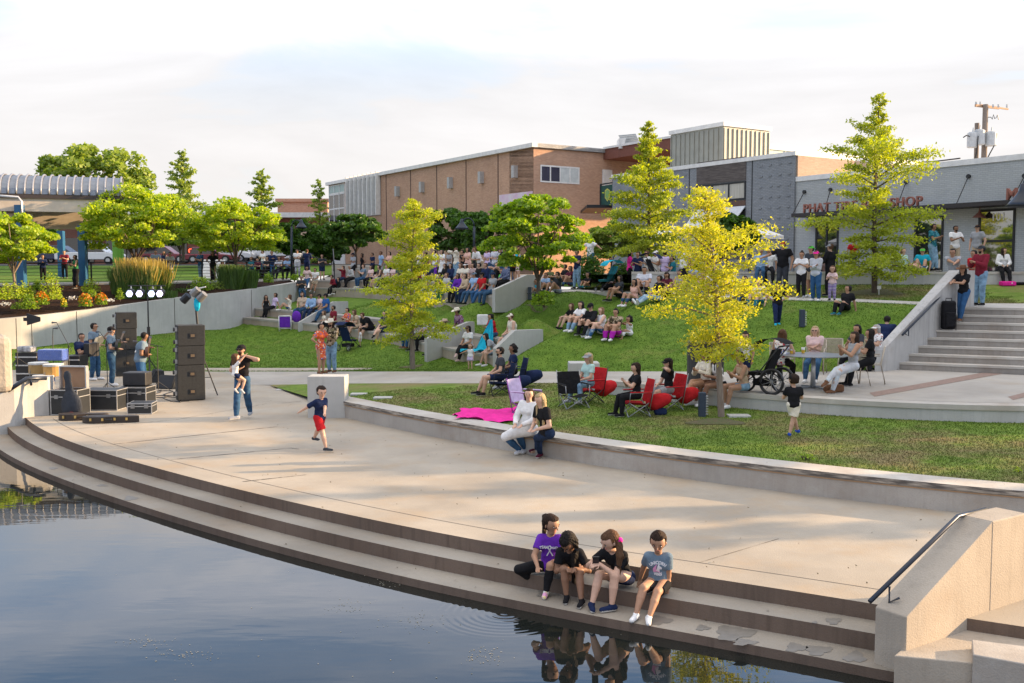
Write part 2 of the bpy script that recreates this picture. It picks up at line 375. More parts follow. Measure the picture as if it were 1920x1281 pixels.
# seat wall A ------------------------------------------------------
def wall_strip(name, base, h, th, cap, mats, label, cat='wall', over=.03, ends=True, dirt=None, mids=0.0):
    """retaining wall along a curve: face, projecting cap"""
    root = empty(name, base[len(base)//2], label, cat)
    L = -root.location
    def loc(C): return [p+L for p in C]
    bk = offs(base, th)
    m = MB(); up = [p+Vector((0,0,h-cap-mids)) for p in base]
    m.loft(loc([p+Vector((0,0,-.25)) for p in base]), loc(up), 0); m.loft(loc([p+Vector((0,0,-.25)) for p in bk])[::-1], loc([p+Vector((0,0,h-cap)) for p in bk])[::-1], 0)
    for i, j in ((0,0),(-1,-1)):
        a, b2 = base[i], bk[i]
        q = [a+Vector((0,0,-.25)), b2+Vector((0,0,-.25)), b2+Vector((0,0,h-cap)), a+Vector((0,0,h-cap))]
        m.add(loc(q), [(0,1,2,3) if i == 0 else (3,2,1,0)])
    m.build('face', mats[0], root)
    m = MB(); f = offs(base, -over); k = offs(base, th+.01)
    z0, z1 = Vector((0,0,h-cap)), Vector((0,0,h))
    A = loc([p+z0 for p in f]); B = loc([p+z1 for p in f]); C = loc([p+z1 for p in k]); D = loc([p+z0 for p in k])
    m.loft(A, B, 1 if dirt else 0); m.loft(B, C, 0); m.loft(C, D, 0); m.loft(D, A, 0)
    m.add([A[0],D[0],C[0],B[0]],[(0,1,2,3)]); m.add([A[-1],B[-1],C[-1],D[-1]],[(0,1,2,3)])
    m.build('cap', [mats[1], dirt or mats[1]], root)
    return root
wa = wall_strip('seat_wall', Abase, .39, .5, .075, (CWALL, CCAP), 'long curved low concrete seat wall between the plaza and the near lawn', dirt=CDIRT)
GROUND += list(wa.children)
mb = MB(); tr = offs(Abase,-.012); mb.loft([p+Vector((0,0,.285)) for p in tr],[p+Vector((0,0,.3)) for p in tr]); 
rope = mb.build('light_strip', mat('strip',(.42,.25,.13),.7)); rope.parent = wa; rope.location = -wa.location
p = Abase[5]; mb = MB(); q = G(632,764,.2); mb.box((q.x,q.y-.02,.2),(.16,.02,.16),rz=-.7); o = mb.build('vent_plate', mat('vent',(.2,.19,.17),.8)); o.parent = wa; o.location = -wa.location
# block at the end of wall A
def slab_block(name, p0, p1, th, z0, z1, m, label, bev=.015):
    a, b = Vector((p0[0],p0[1],0)), Vector((p1[0],p1[1],0)); d = (b-a); n = Vector((-d.y,d.x,0)).normalized()*th
    mb = MB(); q = [a, b, b+n, a+n]
    mb.hexa([Vector((v.x,v.y,z0)) for v in q],[Vector((v.x,v.y,z1)) for v in q])
    o = mb.build(name, m, loc=(a.x,a.y,z0), bevel=bev); tag(o, label, 'concrete block'); GROUND.append(o); return o
p0 = AY(577,790,22.9); p1 = AY(647,775,22.9)
zt = AY(577,706,22.9).z
slab_block('concrete_block', (p0.x,p0.y), (p1.x,p1.y), .55, -.2, zt, CPALE, 'square pale concrete block at the left end of the curved seat wall')
# wall B (patio)
Bbase = fitc([G(*p,.42) for p in [(1128,738),(1440,770),(1507,777),(1610,781),(1797,790),(1920,794)]], 2, 60, (2.0, 14))
for q in Bbase: q.z = .42
PZ = .76
wb = wall_strip('patio_wall', Bbase, PZ-.42, .45, .10, (CPALE, CCAP), 'low concrete retaining wall along the front edge of the café patio')
GROUND += list(wb.children)
q = AY(1067,730,24.2); q1 = AY(1124,735,24.2)
slab_block('concrete_block', (q.x,q.y), (q1.x,q1.y), .6, .2, AY(1067,681,24.2).z, CPALE, 'pale concrete block behind the red camping chair by the path')
# path -------------------------------------------------------------
PF = [G(420,697,0), G(520,697,.03), G(650,697,.16), G(780,697,.30), G(900,697,.42), G(1020,697,.54), G(1130,697,.62), G(1260,697,.70), G(1400,698,PZ), G(1560,697,PZ), G(1700,694,PZ), Vector((14,24.6,PZ)), Vector((22,21,PZ))]
PN = [G(470,722,0), G(505,722,.01), G(648,719.5,.14), G(760,719,.26), G(880,719,.38), G(1000,718.5,.50), G(1110,719,.60)]
PFs = cr_spline(PF, 70); PNs = cr_spline(PN, 30)
mb = MB()
nearc = PNs+[p+Vector((0,0,PZ-.42)) for p in offs(Bbase,.40)]
nearc = [Vector((p.x,p.y,p.z if i < 31 else PZ)) for i, p in enumerate(nearc)]
# resample near edge to match far by parameter of x
def atx(C, x):
    for i in range(len(C)-1):
        if C[i].x <= x <= C[i+1].x:
            t_ = (x-C[i].x)/max(C[i+1].x-C[i].x,1e-6); return C[i].lerp(C[i+1], t_)
    return C[-1].copy() if x > C[-1].x else C[0].copy()
xs = np.linspace(PNs[0].x, 14.2, 90); A = []; B = []
for i, x in enumerate(xs):
    s = i/89; fx = PF[0].x+(13.9-PF[0].x)*s
    a = atx(nearc, x); b_ = atx(PFs, fx); 
    A.append(a+Vector((0,0,.004))); B.append(b_+Vector((0,0,.004)))
mb.loft(A, B); S(mb.build('path', concrete('path_concrete', (.41,.38,.335), wear=.3, stain=(.9,.8,.68))))
# brick band on the patio
mb = MB()
for (x0,y0,x1,y1,w0) in ((1630,740,1872,697,3.5),(1890,747,1925,738,3)):
    pts = []
    for (x,y) in ((x0,y0),(x1,y1)): pts.append((G(x,y-w0,PZ+.010), G(x+10,y+w0,PZ+.010)))
    mb.loft([pts[0][1],pts[1][1]],[pts[0][0],pts[1][0]])
S(mb.build('paving_band', mat('band',(.28,.19,.15),.85,(.2,.14,.11),12)), False)
# ---------------------------------------------------------------- grass materials
def grassm(name, a, b_, dry, thr=(.45,.7), sc_=.7):
    m = mat(name, a, .95, b_, 2.2, spec=.1, detail=8, bump=.5, bscale=90)
    t = m.node_tree; bs = t.nodes['Principled BSDF']; r1 = t.nodes[m['_ramp']]
    tcn = nn(t,'ShaderNodeTexCoord')
    n = nn(t,'ShaderNodeTexNoise'); n.inputs['Scale'].default_value = sc_; n.inputs['Detail'].default_value = 9; n.inputs['Roughness'].default_value = .7
    t.links.new(tcn.outputs['Object'],n.inputs[0])
    r = nn(t,'ShaderNodeValToRGB'); r.color_ramp.elements[0].position = thr[0]; r.color_ramp.elements[1].position = thr[1]
    t.links.new(n.outputs[0],r.inputs[0]); mxn = nn(t,'ShaderNodeMixRGB'); mxn.inputs[2].default_value = sc(dry)
    t.links.new(r.outputs[0],mxn.inputs[0]); t.links.new(r1.outputs[0],mxn.inputs[1]); t.links.new(mxn.outputs[0],bs.inputs['Base Color'])
    n3 = nn(t,'ShaderNodeTexNoise'); n3.inputs['Scale'].default_value = 45; n3.inputs['Detail'].default_value = 3
    mp3 = nn(t,'ShaderNodeMapping'); mp3.inputs['Scale'].default_value = (1,.35,1); t.links.new(tcn.outputs['Object'],mp3.inputs[0]); t.links.new(mp3.outputs[0],n3.inputs[0])
    r3 = nn(t,'ShaderNodeValToRGB'); r3.color_ramp.elements[0].color = (.78,.78,.78,1); r3.color_ramp.elements[1].color = (1.15,1.15,1.15,1); r3.color_ramp.elements[0].position=.35; r3.color_ramp.elements[1].position=.65
    t.links.new(n3.outputs[0],r3.inputs[0]); mm = nn(t,'ShaderNodeMixRGB',blend_type='MULTIPLY'); mm.inputs[0].default_value=1
    t.links.new(mxn.outputs[0],mm.inputs[1]); t.links.new(r3.outputs[0],mm.inputs[2]); t.links.new(mm.outputs[0],bs.inputs['Base Color'])
    return m
GR1 = grassm('near_lawn_turf', (.16,.235,.04), (.10,.16,.028), (.22,.18,.085), (.45,.62), .45)
GR2 = grassm('hill_turf', (.125,.205,.028), (.075,.14,.018), (.20,.19,.06), (.55,.8), .5)
# lawn 1
xs = np.linspace(-4.3, 13.6, 60); A = []; B = []; Aend = offs(Abase,.5)
A.append(G(507,723,.03)); B.append(G(512,721.5,.035))
for x in xs:
    a = atx(Aend, x); a.z = .33; f = atx([p for p in PNs]+[p for p in Bbase], x); B.append(f+Vector((0,0.02,-.0 if f.z<.42 else .0)));
    if x < -3.2: a.z = .10+.23*(x+4.3)/1.1
    A.append(a)
rows = [[A[i].lerp(B[i], t_) for i in range(len(A))] for t_ in np.linspace(0,1,12)]
mb = MB()
for r0, r1_ in zip(rows[:-1], rows[1:]): mb.loft(r0, r1_)
lawn1 = S(mb.build('near_lawn', GR1)); lawn1.data.polygons.foreach_set('use_smooth',[True]*len(lawn1.data.polygons))
# ---------------------------------------------------------------- tiers
T1 = cr_spline([(-14.4,51.2,.78),(-13.4,50,.75),(-9.4,46,.66),(-5.9,41.3,.57),(-4.1,38.5,.46),(-2.45,35.5,.35),(-.45,31.9,.30)], 40)[::-1]
# order so that 'left' offset points uphill
T1 = T1[::-1]
def uph(C, d, dz=0): return offs(C, d, dz) if (offs(C,1)[5]-C[5]).dot(Vector((.87,.49,0))) > 0 else offs(C, -d, dz)
def seat_tier(name, base, h, depth, m, label):
    root = empty(name, base[len(base)//2], label, 'seating'); L = -root.location
    f0 = [p+Vector((0,0,-.4))+L for p in base]; f1 = [p+Vector((0,0,h))+L for p in base]
    bk = [p+L for p in uph(base, depth, h)]; bk0 = [p+Vector((0,0,-h-.4)) for p in bk]
    ff = [p+Vector((0,0,h-.09))+L for p in base]; fl = [p+Vector((0,0,h-.09))+L for p in uph(base,-.02)]; fu = [p+L for p in uph(base,-.02,h)]
    mb = MB(); mb.loft(f0, ff); mb.loft(bk, bk0); mb.add([f0[0],bk0[0],bk[0],f1[0]],[(0,1,2,3)]); mb.add([f0[-1],bk0[-1],bk[-1],f1[-1]],[(3,2,1,0)])
    a = mb.build('face', m[0], root)
    mb = MB(); mb.loft(fl, fu); mb.loft(ff, fl); mb.loft(fu, bk); b2 = mb.build('seat', m[1], root)
    GROUND.extend([a, b2]); return root
TM = (concrete('tier_face',(.42,.36,.29),streak=.3), concrete('tier_top',(.36,.345,.31),wear=.5))
seat_tier('concrete_seating', T1, .36, 1.0, TM, 'lowest curved concrete seating tier at the edge of the far lawn')
T2 = uph(T1, .9, .36)
seat_tier('concrete_seating', T2, .42, .62, TM, 'second concrete seating tier stepping up behind the lowest one')
U1 = cr_spline([(-12.6,58.6,2.07),(-9.5,56,2.08),(-6.7,51,2.08),(-3.2,44,2.07),(-.96,39.8,2.04),(-.75,39.4,2.0)], 40)
seat_tier('concrete_seating', U1, .42, 1.0, TM, 'upper curved concrete seating tier below the crowded terrace')
U2 = uph(U1, .9, .42)
seat_tier('concrete_seating', U2, .42, .7, TM, 'topmost concrete seating tier at the edge of the terrace')
U3 = uph(U1, 1.55, .84)
def wing(a, L1, zf, zt, zb, th, label, flat=.35, dirv=(.87,.49)):
    d = Vector((dirv[0],dirv[1],0)).normalized(); n = Vector((-d.y,d.x,0))*-th
    a = Vector((a[0],a[1],0)); s = a+d*L1*(1-flat); e = a+d*L1
    mb = MB()
    for q0,q1,za,zc in ((a,s,zf,zt),(s,e,zt,zt)):
        b4 = [q0,q1,q1+n,q0+n]; 
        mb.hexa([Vector((v.x,v.y,zb)) for v in b4],[Vector((b4[0].x,b4[0].y,za)),Vector((b4[1].x,b4[1].y,zc)),Vector((b4[2].x,b4[2].y,zc)),Vector((b4[3].x,b4[3].y,za))])
    bm = mb
    o = bm.build('wing_wall', CPALE, loc=(a.x,a.y,zb)); tag(o, label, 'wall'); GROUND.append(o); return o
wing((-.62,32.0), 1.75, .93, 1.50, -.1, .24, 'broad pale wing wall closing the near right end of the lower seating', flat=.6)
wing((-3.02,35.3), 1.9, 1.02, 1.58, 0, -.22, 'sloped wing wall beside the two men in cowboy hats', flat=.12)
wing((-9.9,46.3), 2.4, 1.05, 2.0, .3, -.22, 'sloped wing wall between the cream shirt girl and the seated men', flat=.3)
wing((-.78,39.3), 2.1, 2.70, 3.28, 1.8, .24, 'wing wall with sloped top at the right end of the upper seating', flat=.3)
# ---------------------------------------------------------------- big terrain (thin plate over control points)
cp = []
for x,z in ((-60,0),(0,0),(100,0),(300,0),(470,.0),(560,.03),(650,.13),(780,.27),(900,.39),(1020,.51),(1130,.59),(1260,.67),(1400,.73),(1560,.73),(1700,.73),(1900,.73)):
    p = G(x, 697 if x > 400 else 693, z); cp.append((p.x,p.y,z-.0 if x<500 else z))
for p in T1[::4]: cp.append(tuple(p))
for p in uph(T2,.62,.42)[::4]: cp.append((p.x,p.y,p.z-.12))
for p in uph(T2,2.2,.5)[::5]: cp.append(tuple(p))
for p in U1[::4]: cp.append((p.x,p.y,p.z-.07))
for p in uph(U1,.8)[::4]: cp.append((p.x,p.y,p.z-.05))
for p in uph(U1,-1.2)[::4]: cp.append((p.x,p.y,p.z-.30))
RW = [(0,657,.17,1.46,41),(120,644.5,.30,0,43),(268,629,.47,0,46),(370,617,.6,0,48.2),(455,609,.75,0,50)]
cp += [(AY(x,y,Y).x, Y, z) for x,y,z,_,Y in RW]
cp += [(-26,41,.1),(-20,36,.03)]
UPN = [(1010,549,41),(1100,548,38),(1250,552,35),(1472,563,32),(1640,568,30.7),(1825,576,29.25),(1935,578,28.7)]
for x,y,Y in UPN: q = AY(x,y,Y); cp.append(tuple(q)); cp.append((q.x,q.y+2.4,q.z+.06))
for x,y,Y in ((1150,640,30),(1080,610,31.2),(1190,575,33.6),(1300,600,31.5),(1400,575,31.3),(1500,600,29.3),(1560,650,27.4),(1640,600,28.6),(1000,600,33.2),(1000,650,30.8),(1250,670,28.3),(940,590,37),(1450,650,27.8),(1000,570,37.0),(985,543,40.5)): cp.append(tuple(AY(x,y,Y)))
P = np.array(cp)
def tps_fit(P, lam=.02):
    n = len(P); d = np.linalg.norm(P[:,None,:2]-P[None,:,:2],axis=2); K = np.where(d>0, d*d*np.log(d+1e-9), 0)+lam*np.eye(n)
    Q = np.c_[np.ones(n),P[:,:2]]; A = np.zeros((n+3,n+3)); A[:n,:n]=K; A[:n,n:]=Q; A[n:,:n]=Q.T
    return np.linalg.solve(A, np.r_[P[:,2],0,0,0])
TW = tps_fit(P)
def terr(X, Y):
    X = np.atleast_1d(X).astype(float); Y = np.atleast_1d(Y).astype(float)
    d = np.sqrt((X[:,None]-P[None,:,0])**2+(Y[:,None]-P[None,:,1])**2); K = np.where(d>0, d*d*np.log(d+1e-9), 0)
    return K@TW[:len(P)]+TW[-3]+TW[-2]*X+TW[-1]*Y
# lawn 2: loft between lower boundary and upper boundary in angular columns
pxs = np.linspace(-250, 2060, 150)
def polx(C, px):
    """depth on a world curve where it crosses image column direction px"""
    k = (px-960)/F
    for i in range(len(C)-1):
        a, b_ = C[i], C[i+1]; fa = a.x-k*a.y*1.002; fb = b_.x-k*b_.y*1.002
        if fa*fb <= 0 and fa != fb: return a.lerp(b_, fa/(fa-fb)).y
    return None
low = [Vector((-40,34.4,0)),Vector((-24,34.5,0)),Vector((-13,34.0,0))]+[p for p in PFs if p.x > -9.6]+[Vector((30,17,PZ))]
RWb = [Vector((AY(x,y,Y).x, Y, z)) for x,y,z,_,Y in RW]
upp = [Vector((-34,37.5,0)),Vector((-27,39.2,0))]+RWb+[Vector((-13.6,52,0)),Vector((-12.6,58.5,0))]+list(U1[1:-1])+[AY(x,y,Y) for x,y,Y in UPN]+[Vector((30,22,0))]
V = []; NR = 40; cols = 0
for px in pxs:
    y0 = polx(low, px); y1 = polx(upp, px)
    if y0 is None or y1 is None: continue
    k = (px-960)/F*1.002; cols += 1
    for j in range(NR+1):
        y = y0+(y1-y0+.15)*j/NR; V.append((k*y, y))
V = np.array(V); Z = terr(V[:,0], V[:,1]); _a, _b = G(1648,697,PZ), AY(1806,575,29.3); _s = (V[:,0]-_a.x)*(_b.y-_a.y)-(V[:,1]-_a.y)*(_b.x-_a.x); Z = np.where((_s>0)&(V[:,0]>9.3), Z-2.5, Z); V3 = np.c_[V, Z]
idx = np.arange(cols*(NR+1)).reshape(cols, NR+1)
Fq = np.stack([idx[:-1,:-1],idx[1:,:-1],idx[1:,1:],idx[:-1,1:]],-1).reshape(-1,4)
lawn2 = S(npmesh('hill_lawn', V3, Fq, GR2, smooth=True))
# upper path
A = cr_spline([AY(x,y,Y)+Vector((0,0,.02)) for x,y,Y in UPN]+[Vector((19,26.2,2.42))], 40); B = [p+Vector((.12*0,2.3,.05)) for p in A]
mb = MB(); mb.loft(A,B); mb.loft([p-Vector((0,0,.15)) for p in A],A); S(mb.build('upper_path', concrete('upath',(.52,.50,.46),wear=.2)))
# bench wall on top
BW0, BW1, BWY = AY(1180,511,37).x, 22.0, 36.0
bwl = [Vector((x, 36.6-.085*(x-5) , 2.93)) for x in np.linspace(4.4, 24, 30)]
wall_strip('bench_wall', bwl, .47, .5, .09, (CPALE, CCAP), 'long low concrete bench wall in front of the grey shop building')
# upper grass strip
C1 = [p.copy() for p in B]; mb = MB(); r0 = [atx(C1, x)+Vector((0,0,-.01)) for x in np.linspace(2.2,17,40)]; r1_ = [Vector((x, 36.7-.085*(x-5), 2.95)) for x in np.linspace(4.0,21,40)]
for i in range(6): mb.loft([a.lerp(b_, i/6) for a, b_ in zip(r0, r1_)], [a.lerp(b_, (i+1)/6) for a, b_ in zip(r0, r1_)])
upgrass = S(mb.build('upper_lawn', GR1))
# terrace behind the bench wall and behind the upper tiers
TER = concrete('terrace_paving',(.40,.37,.33))
mb = MB(); mb.add([(3.5,37.0,3.30),(24,35.2,3.30),(40,20,3.3),(60,30,3.3),(30,75,3.35),(5,75,3.35),(2,60,3.2)],[(0,1,2,3,4,5,6)]); S(mb.build('upper_terrace', TER))
u3 = [Vector((p.x,p.y,p.z)) for p in U3]
mb = MB(); fr_ = u3+[Vector((.9,40.6,2.86)),Vector((1.3,41.4,2.8)),Vector((3.2,41,2.75)),Vector((4.6,38.5,2.75))]
bk_ = [Vector((-13+i*(20/(len(fr_)-1)), 72-6*i/(len(fr_)-1), 3.25)) for i in range(len(fr_))]
for i in range(4): mb.loft([a.lerp(b_, i/4) for a,b_ in zip(fr_,bk_)],[a.lerp(b_, (i+1)/4) for a,b_ in zip(fr_,bk_)])
S(mb.build('crowd_terrace', TER))
mb = MB(); mb.add([(1.0,41.3,2.80),(1.3,43.6,2.9),(6,43.6,3.0),(4.9,38.4,2.79),(3.2,40.8,2.78)],[(4,3,2,1,0)]); S(mb.build('garden_lawn', GR2))
# left retaining wall, mulch bed, upper walk, rising lawn, street
RT = [(-420,630,37,0),(0,598,41,0),(155,582,43.7,0),(320,560,47,0),(380,553,48.3,0),(475,542,51,0),(563,528.5,57.5,0)]
rtop = cr_spline([AY(x,y,Y) for x,y,Y,_ in RT], 40)
root = empty('retaining_wall', rtop[20], 'tall sloping concrete retaining wall below the flower bed', 'wall'); L = -root.location
m = MB(); bt = [Vector((p.x,p.y,-.4))+L for p in rtop]; tp = [p+L for p in rtop]; bk = [p+L for p in offs(rtop,.35)]
m.loft(bt,tp); m.loft(tp,bk); bb = [p+Vector((0,0,-.6)) for p in bk]; m.loft(bk,bb); m.add([bt[-1],tp[-1],bk[-1],bb[-1]],[(0,1,2,3)])
m.build('face', CPALE, root); GROUND += list(root.children)
m = MB()
for i in (8,16,23,30): 
    p = rtop[i]; m.bar(Vector((p.x,p.y-.012,-.2))+L, Vector((p.x,p.y-.012,p.z-.02))+L, .02)
m.build('joint', JOINT, root)
MULCH = mat('mulch', (.055,.03,.02), 1, (.02,.012,.009), 14, bump=1, bscale=60, spec=.1)
bd = offs(rtop,.30); bd = [p+Vector((0,0,-.03)) for p in bd]
wk = cr_spline([Vector((-38,47,2.55)),Vector((-24,48.5,2.72)),Vector((-18,50,2.8)),Vector((-14.8,53.5,2.85)),Vector((-12.9,58.2,2.9))], 40)
mb = MB()
for i in range(5): mb.loft([a.lerp(b_, i/5) for a,b_ in zip(bd,wk)],[a.lerp(b_, (i+1)/5) for a,b_ in zip(bd,wk)])
bed = S(mb.build('planting_bed', MULCH)); GROUND.append(bed)
wk2 = [p+Vector((-.8,4.4,.12)) for p in wk]
mb = MB(); mb.loft([p+Vector((0,0,-.25)) for p in wk],[p+Vector((0,0,.06)) for p in wk]); mb.loft([p+Vector((0,0,.06)) for p in wk], wk2); S(mb.build('walkway', concrete('walk',(.46,.43,.38))))
wk3 = [Vector((-60+55*i/40, 82-2*i/40, 3.95)) for i in range(41)]
mb = MB(); mb.loft([p+Vector((0,0,-.0)) for p in wk2], wk3); S(mb.build('green', GR2))
mb = MB(); wk4 = [p+Vector((0,1,.13)) for p in wk3]; mb.loft(wk3,wk4); mb.loft(wk4,[p+Vector((-80 if i==0 else 0,40,.3)) for i,p in enumerate(wk4)]); S(mb.build('road', mat('asphalt',(.06,.058,.056),.9)))
# ground everywhere else
mb = MB(); mb.add([(-600,79,3.6),(-200,79,3.6),(-60,79,3.6),(-12,72,3.15),(0,64,3.0),(60,62,3.0),(700,62,3.0),(700,900,6),(-600,900,6)],[(0,1,2,3,4,5,6,7,8)]); S(mb.build('ground', mat('far_ground',(.16,.15,.12),.95,(.1,.11,.07),.1)))
mb = MB(); mb.add([(-600,26,-.6),(-12,24,-.6),(14,14,-.6),(14,-60,-.6),(700,-60,-.6),(700,80,-.6),(-600,80,-.6)],[(0,1,2,3,4,5,6)]); S(mb.build('lower_ground', mat('low_ground',(.12,.11,.09),.95)), False)
# stairs to the shops ------------------------------------------------
root = empty('concrete_stairs', (11,27,PZ), 'broad grey concrete stairs climbing from the patio to the shops', 'stairs'); L = -root.location
b0 = G(1704,694,PZ); b1 = AY(1826,577,29.0); dn = Vector((.885,-.465,0)); TZ = 2.35
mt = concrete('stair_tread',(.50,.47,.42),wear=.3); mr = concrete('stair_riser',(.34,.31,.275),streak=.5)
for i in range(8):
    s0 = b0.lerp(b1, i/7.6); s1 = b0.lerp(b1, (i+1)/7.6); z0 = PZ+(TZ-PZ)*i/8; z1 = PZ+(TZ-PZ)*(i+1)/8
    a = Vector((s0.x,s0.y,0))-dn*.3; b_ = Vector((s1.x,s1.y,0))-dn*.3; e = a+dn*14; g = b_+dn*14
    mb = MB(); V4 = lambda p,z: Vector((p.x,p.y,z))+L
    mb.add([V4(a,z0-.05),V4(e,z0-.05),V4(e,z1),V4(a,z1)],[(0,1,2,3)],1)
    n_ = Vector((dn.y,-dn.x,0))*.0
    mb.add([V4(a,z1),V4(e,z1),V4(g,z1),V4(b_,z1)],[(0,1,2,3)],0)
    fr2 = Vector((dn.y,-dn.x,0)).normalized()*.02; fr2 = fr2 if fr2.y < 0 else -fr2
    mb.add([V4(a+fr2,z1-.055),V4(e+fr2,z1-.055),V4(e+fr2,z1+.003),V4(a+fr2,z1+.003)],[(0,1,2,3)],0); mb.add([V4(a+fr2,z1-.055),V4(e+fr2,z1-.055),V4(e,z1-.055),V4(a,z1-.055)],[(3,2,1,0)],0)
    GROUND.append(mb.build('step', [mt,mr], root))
top0 = Vector((b1.x,b1.y,0))-dn*.3
mb = MB(); mb.add([(top0.x,top0.y,TZ+.004),(top0.x+dn.x*14,top0.y+dn.y*14,TZ+.004),(top0.x+dn.x*14+3,top0.y+dn.y*14+5,TZ+.1),(top0.x+.5,top0.y+2.6,TZ+.03)],[(0,1,2,3)]); S(mb.build('landing', concrete('upath',(.52,.50,.46))))
mb = MB(); mb.add([(top0.x,top0.y+2.4,TZ+.0),(top0.x+dn.x*14+3,top0.y+dn.y*14+4,TZ+.06),(28,35,2.95),(15,36.3,2.95)],[(0,1,2,3)]); S(mb.build('stair_lawn', GR1))
# cheek wall
f0 = G(1640,697,PZ); f1 = G(1656,697,PZ); e0 = AY(1786,575,29.3); e1 = AY(1826,575,29.35)
zf = AY(1656,656,f1.y).z; zt = AY(1800,507,29.4).z
mb = MB(); s0 = f0.lerp(e0,.93); s1 = f1.lerp(e1,.82)
mb.hexa([Vector((p.x,p.y,.3)) for p in (f0,f1,s1,s0)],[Vector((f0.x,f0.y,zf)),Vector((f1.x,f1.y,zf)),Vector((s1.x,s1.y,zt)),Vector((s0.x,s0.y,zt))])
mb.hexa([Vector((p.x,p.y,.3)) for p in (s0,s1,e1,e0)],[Vector((p.x,p.y,zt)) for p in (s0,s1,e1,e0)])
ck = mb.build('stair_wall', concrete('cheek_concrete',(.50,.49,.47),streak=.75,wear=.6,dark=.35), loc=(f0.x,f0.y,.3)); tag(ck,'tall sloping whitish concrete cheek wall on the left of the stairs','wall'); GROUND.append(ck)
RAILM = mat('rail_paint',(.02,.028,.045),.35,metal=.3,spec=.6)
def rail(name, pts, r, posts, label):
    root = empty(name, pts[0], label, 'handrail'); L = -Vector(pts[0])
    mb = MB(); mb.tube([Vector(p)+L for p in pts], r, 10); mb.build('rail', RAILM, root, smooth=True)
    for a, b_ in posts:
        mb = MB(); a, b_ = Vector(a)+L, Vector(b_)+L; md = Vector((b_.x,b_.y,a.z-.05)) if a.z < b_.z else Vector((a.x,a.y,b_.z-.06))
        mb.tube([a, md, b_], r*.55, 6); mb.build('bracket', RAILM, root, smooth=True)
    return root
h0 = G(1692,629,1.65+.0); 
h0 = AY(1692,628,26.4); h1 = AY(1783,535,28.6)
br = []
for t_ in (.12,.72): q = h0.lerp(h1,t_); br.append((q, q+Vector((-.08,.04,-.14))))
rail('handrail', [h0,h1], .032, br, 'dark sloping handrail fixed to the cheek wall of the stairs')
# near wing wall, bottom right -----------------------------------------
a0 = AY(1641,1138,9.22); n_ = Vector((.55,-.83,0))*.335; d_ = Vector((.83,.55,0)); zf = a0.z; zt = .9
a0 = Vector((a0.x,a0.y,0))
LIT = concrete('wing_concrete', (.43,.375,.305), wear=.6, dark=.6, stain=(.75,.66,.58), streak=.35)
mb = MB()
def q4(p,q,zb,za,zc):
    b4 = [p+n_, q+n_, q, p]; mb.hexa([Vector((v.x,v.y,zb)) for v in b4],[Vector((b4[0].x,b4[0].y,za)),Vector((b4[1].x,b4[1].y,zc)),Vector((b4[2].x,b4[2].y,zc)),Vector((b4[3].x,b4[3].y,za))])
s_ = a0+d_*1.36; e_ = a0+d_*1.98
q4(a0, s_, -1.2, zf, zt); q4(s_, e_, -1.2, zt, zt)
o = mb.build('wing_wall', LIT, loc=(a0.x,a0.y,-1.2), bevel=.012); tag(o,'sunlit concrete wing wall with sloping top in the near right corner','wall'); GROUND.append(o)
r0 = AY(1631,1128,9.0); r1_ = AY(1796,968,9.85); r2 = AY(1848,955,10.3)
rail('handrail', [r0,r1_,r2], .022, [(AY(1668,1100,9.2),AY(1668,1100,9.2)+Vector((.07,-.06,-.09))),(AY(1810,966,9.95),AY(1810,966,9.95)+Vector((.06,-.05,-.08)))], 'dark bent handrail beside the near sunlit wing wall')
mb = MB(); z_ = -.12
pts = [G(1728,1229,z_),G(1824,1243,z_),Vector((5.6,8.0,z_)),Vector((9,9,z_)),Vector((9,13,z_)),Vector((5.2,10.9,z_))]
mb.prism([(p.x,p.y) for p in [pts[0]+Vector((-.25,-.0,0)),pts[1],pts[2],pts[3],pts[4],pts[5]]], -1.2, z_)
S(mb.build('bank_ledge', LIT, bevel=.01), False)
mb = MB(); c0 = G(1824,1227,-.03); c1 = G(1960,1252,-.03); c2 = c1+Vector((.5,.75,0)); c3 = G(1822,1199,-.03)
mb.prism([(p.x,p.y) for p in (c0,c1,c2,G(1960,1216,-.03),c3)], -1.1, -.03); S(mb.build('bank_step', CWALL, bevel=.01), False)
# left abutment -----------------------------------------------------------
w0 = AY(92,779,23.35); mb = MB(); zt = .86
c = [Vector((-16,20.6,0)),Vector((w0.x,23.3,0)),Vector((w0.x+.0,23.75,0)),Vector((-16,21.1,0))]
k = G(0,818,-.3)
c[0] = Vector((-15,21.3,0)); c[3] = Vector((-15,21.9,0)); 
zl = AY(26,724,22.8).z
P1_ = AY(26,724,22.75); P2_ = AY(50,711,23.0)
def quadwall(pa,pb,za,zb,th=.5):
    b4=[pa,pb,pb+Vector((-.1,th,0)),pa+Vector((-.1,th,0))]; mb.hexa([Vector((v.x,v.y,-1)) for v in b4],[Vector((pa.x,pa.y,za)),Vector((pb.x,pb.y,zb)),Vector((b4[2].x,b4[2].y,zb)),Vector((b4[3].x,b4[3].y,za))])
PA = Vector((-15,20.6,0)); PB = Vector((P1_.x,P1_.y,0)); PC = Vector((P2_.x,P2_.y,0)); PD = Vector((w0.x,w0.y,0)); 
quadwall(PA,PB,.45,P1_.z); quadwall(PB,PC,P1_.z,P2_.z); quadwall(PC,PD,P2_.z,P2_.z)
o = mb.build('abutment_wall', CPALE, loc=(PB.x,PB.y,-1)); tag(o,'grey concrete abutment wall left of the plaza steps','wall'); GROUND.append(o)
rail('handrail', [AY(14,733,22.6),AY(50,710,22.9),AY(87,709,23.2)], .05, [(AY(58,712,22.95),AY(58,716,23.05)+Vector((0,0,0)))], 'dark handrail on top of the left abutment wall')
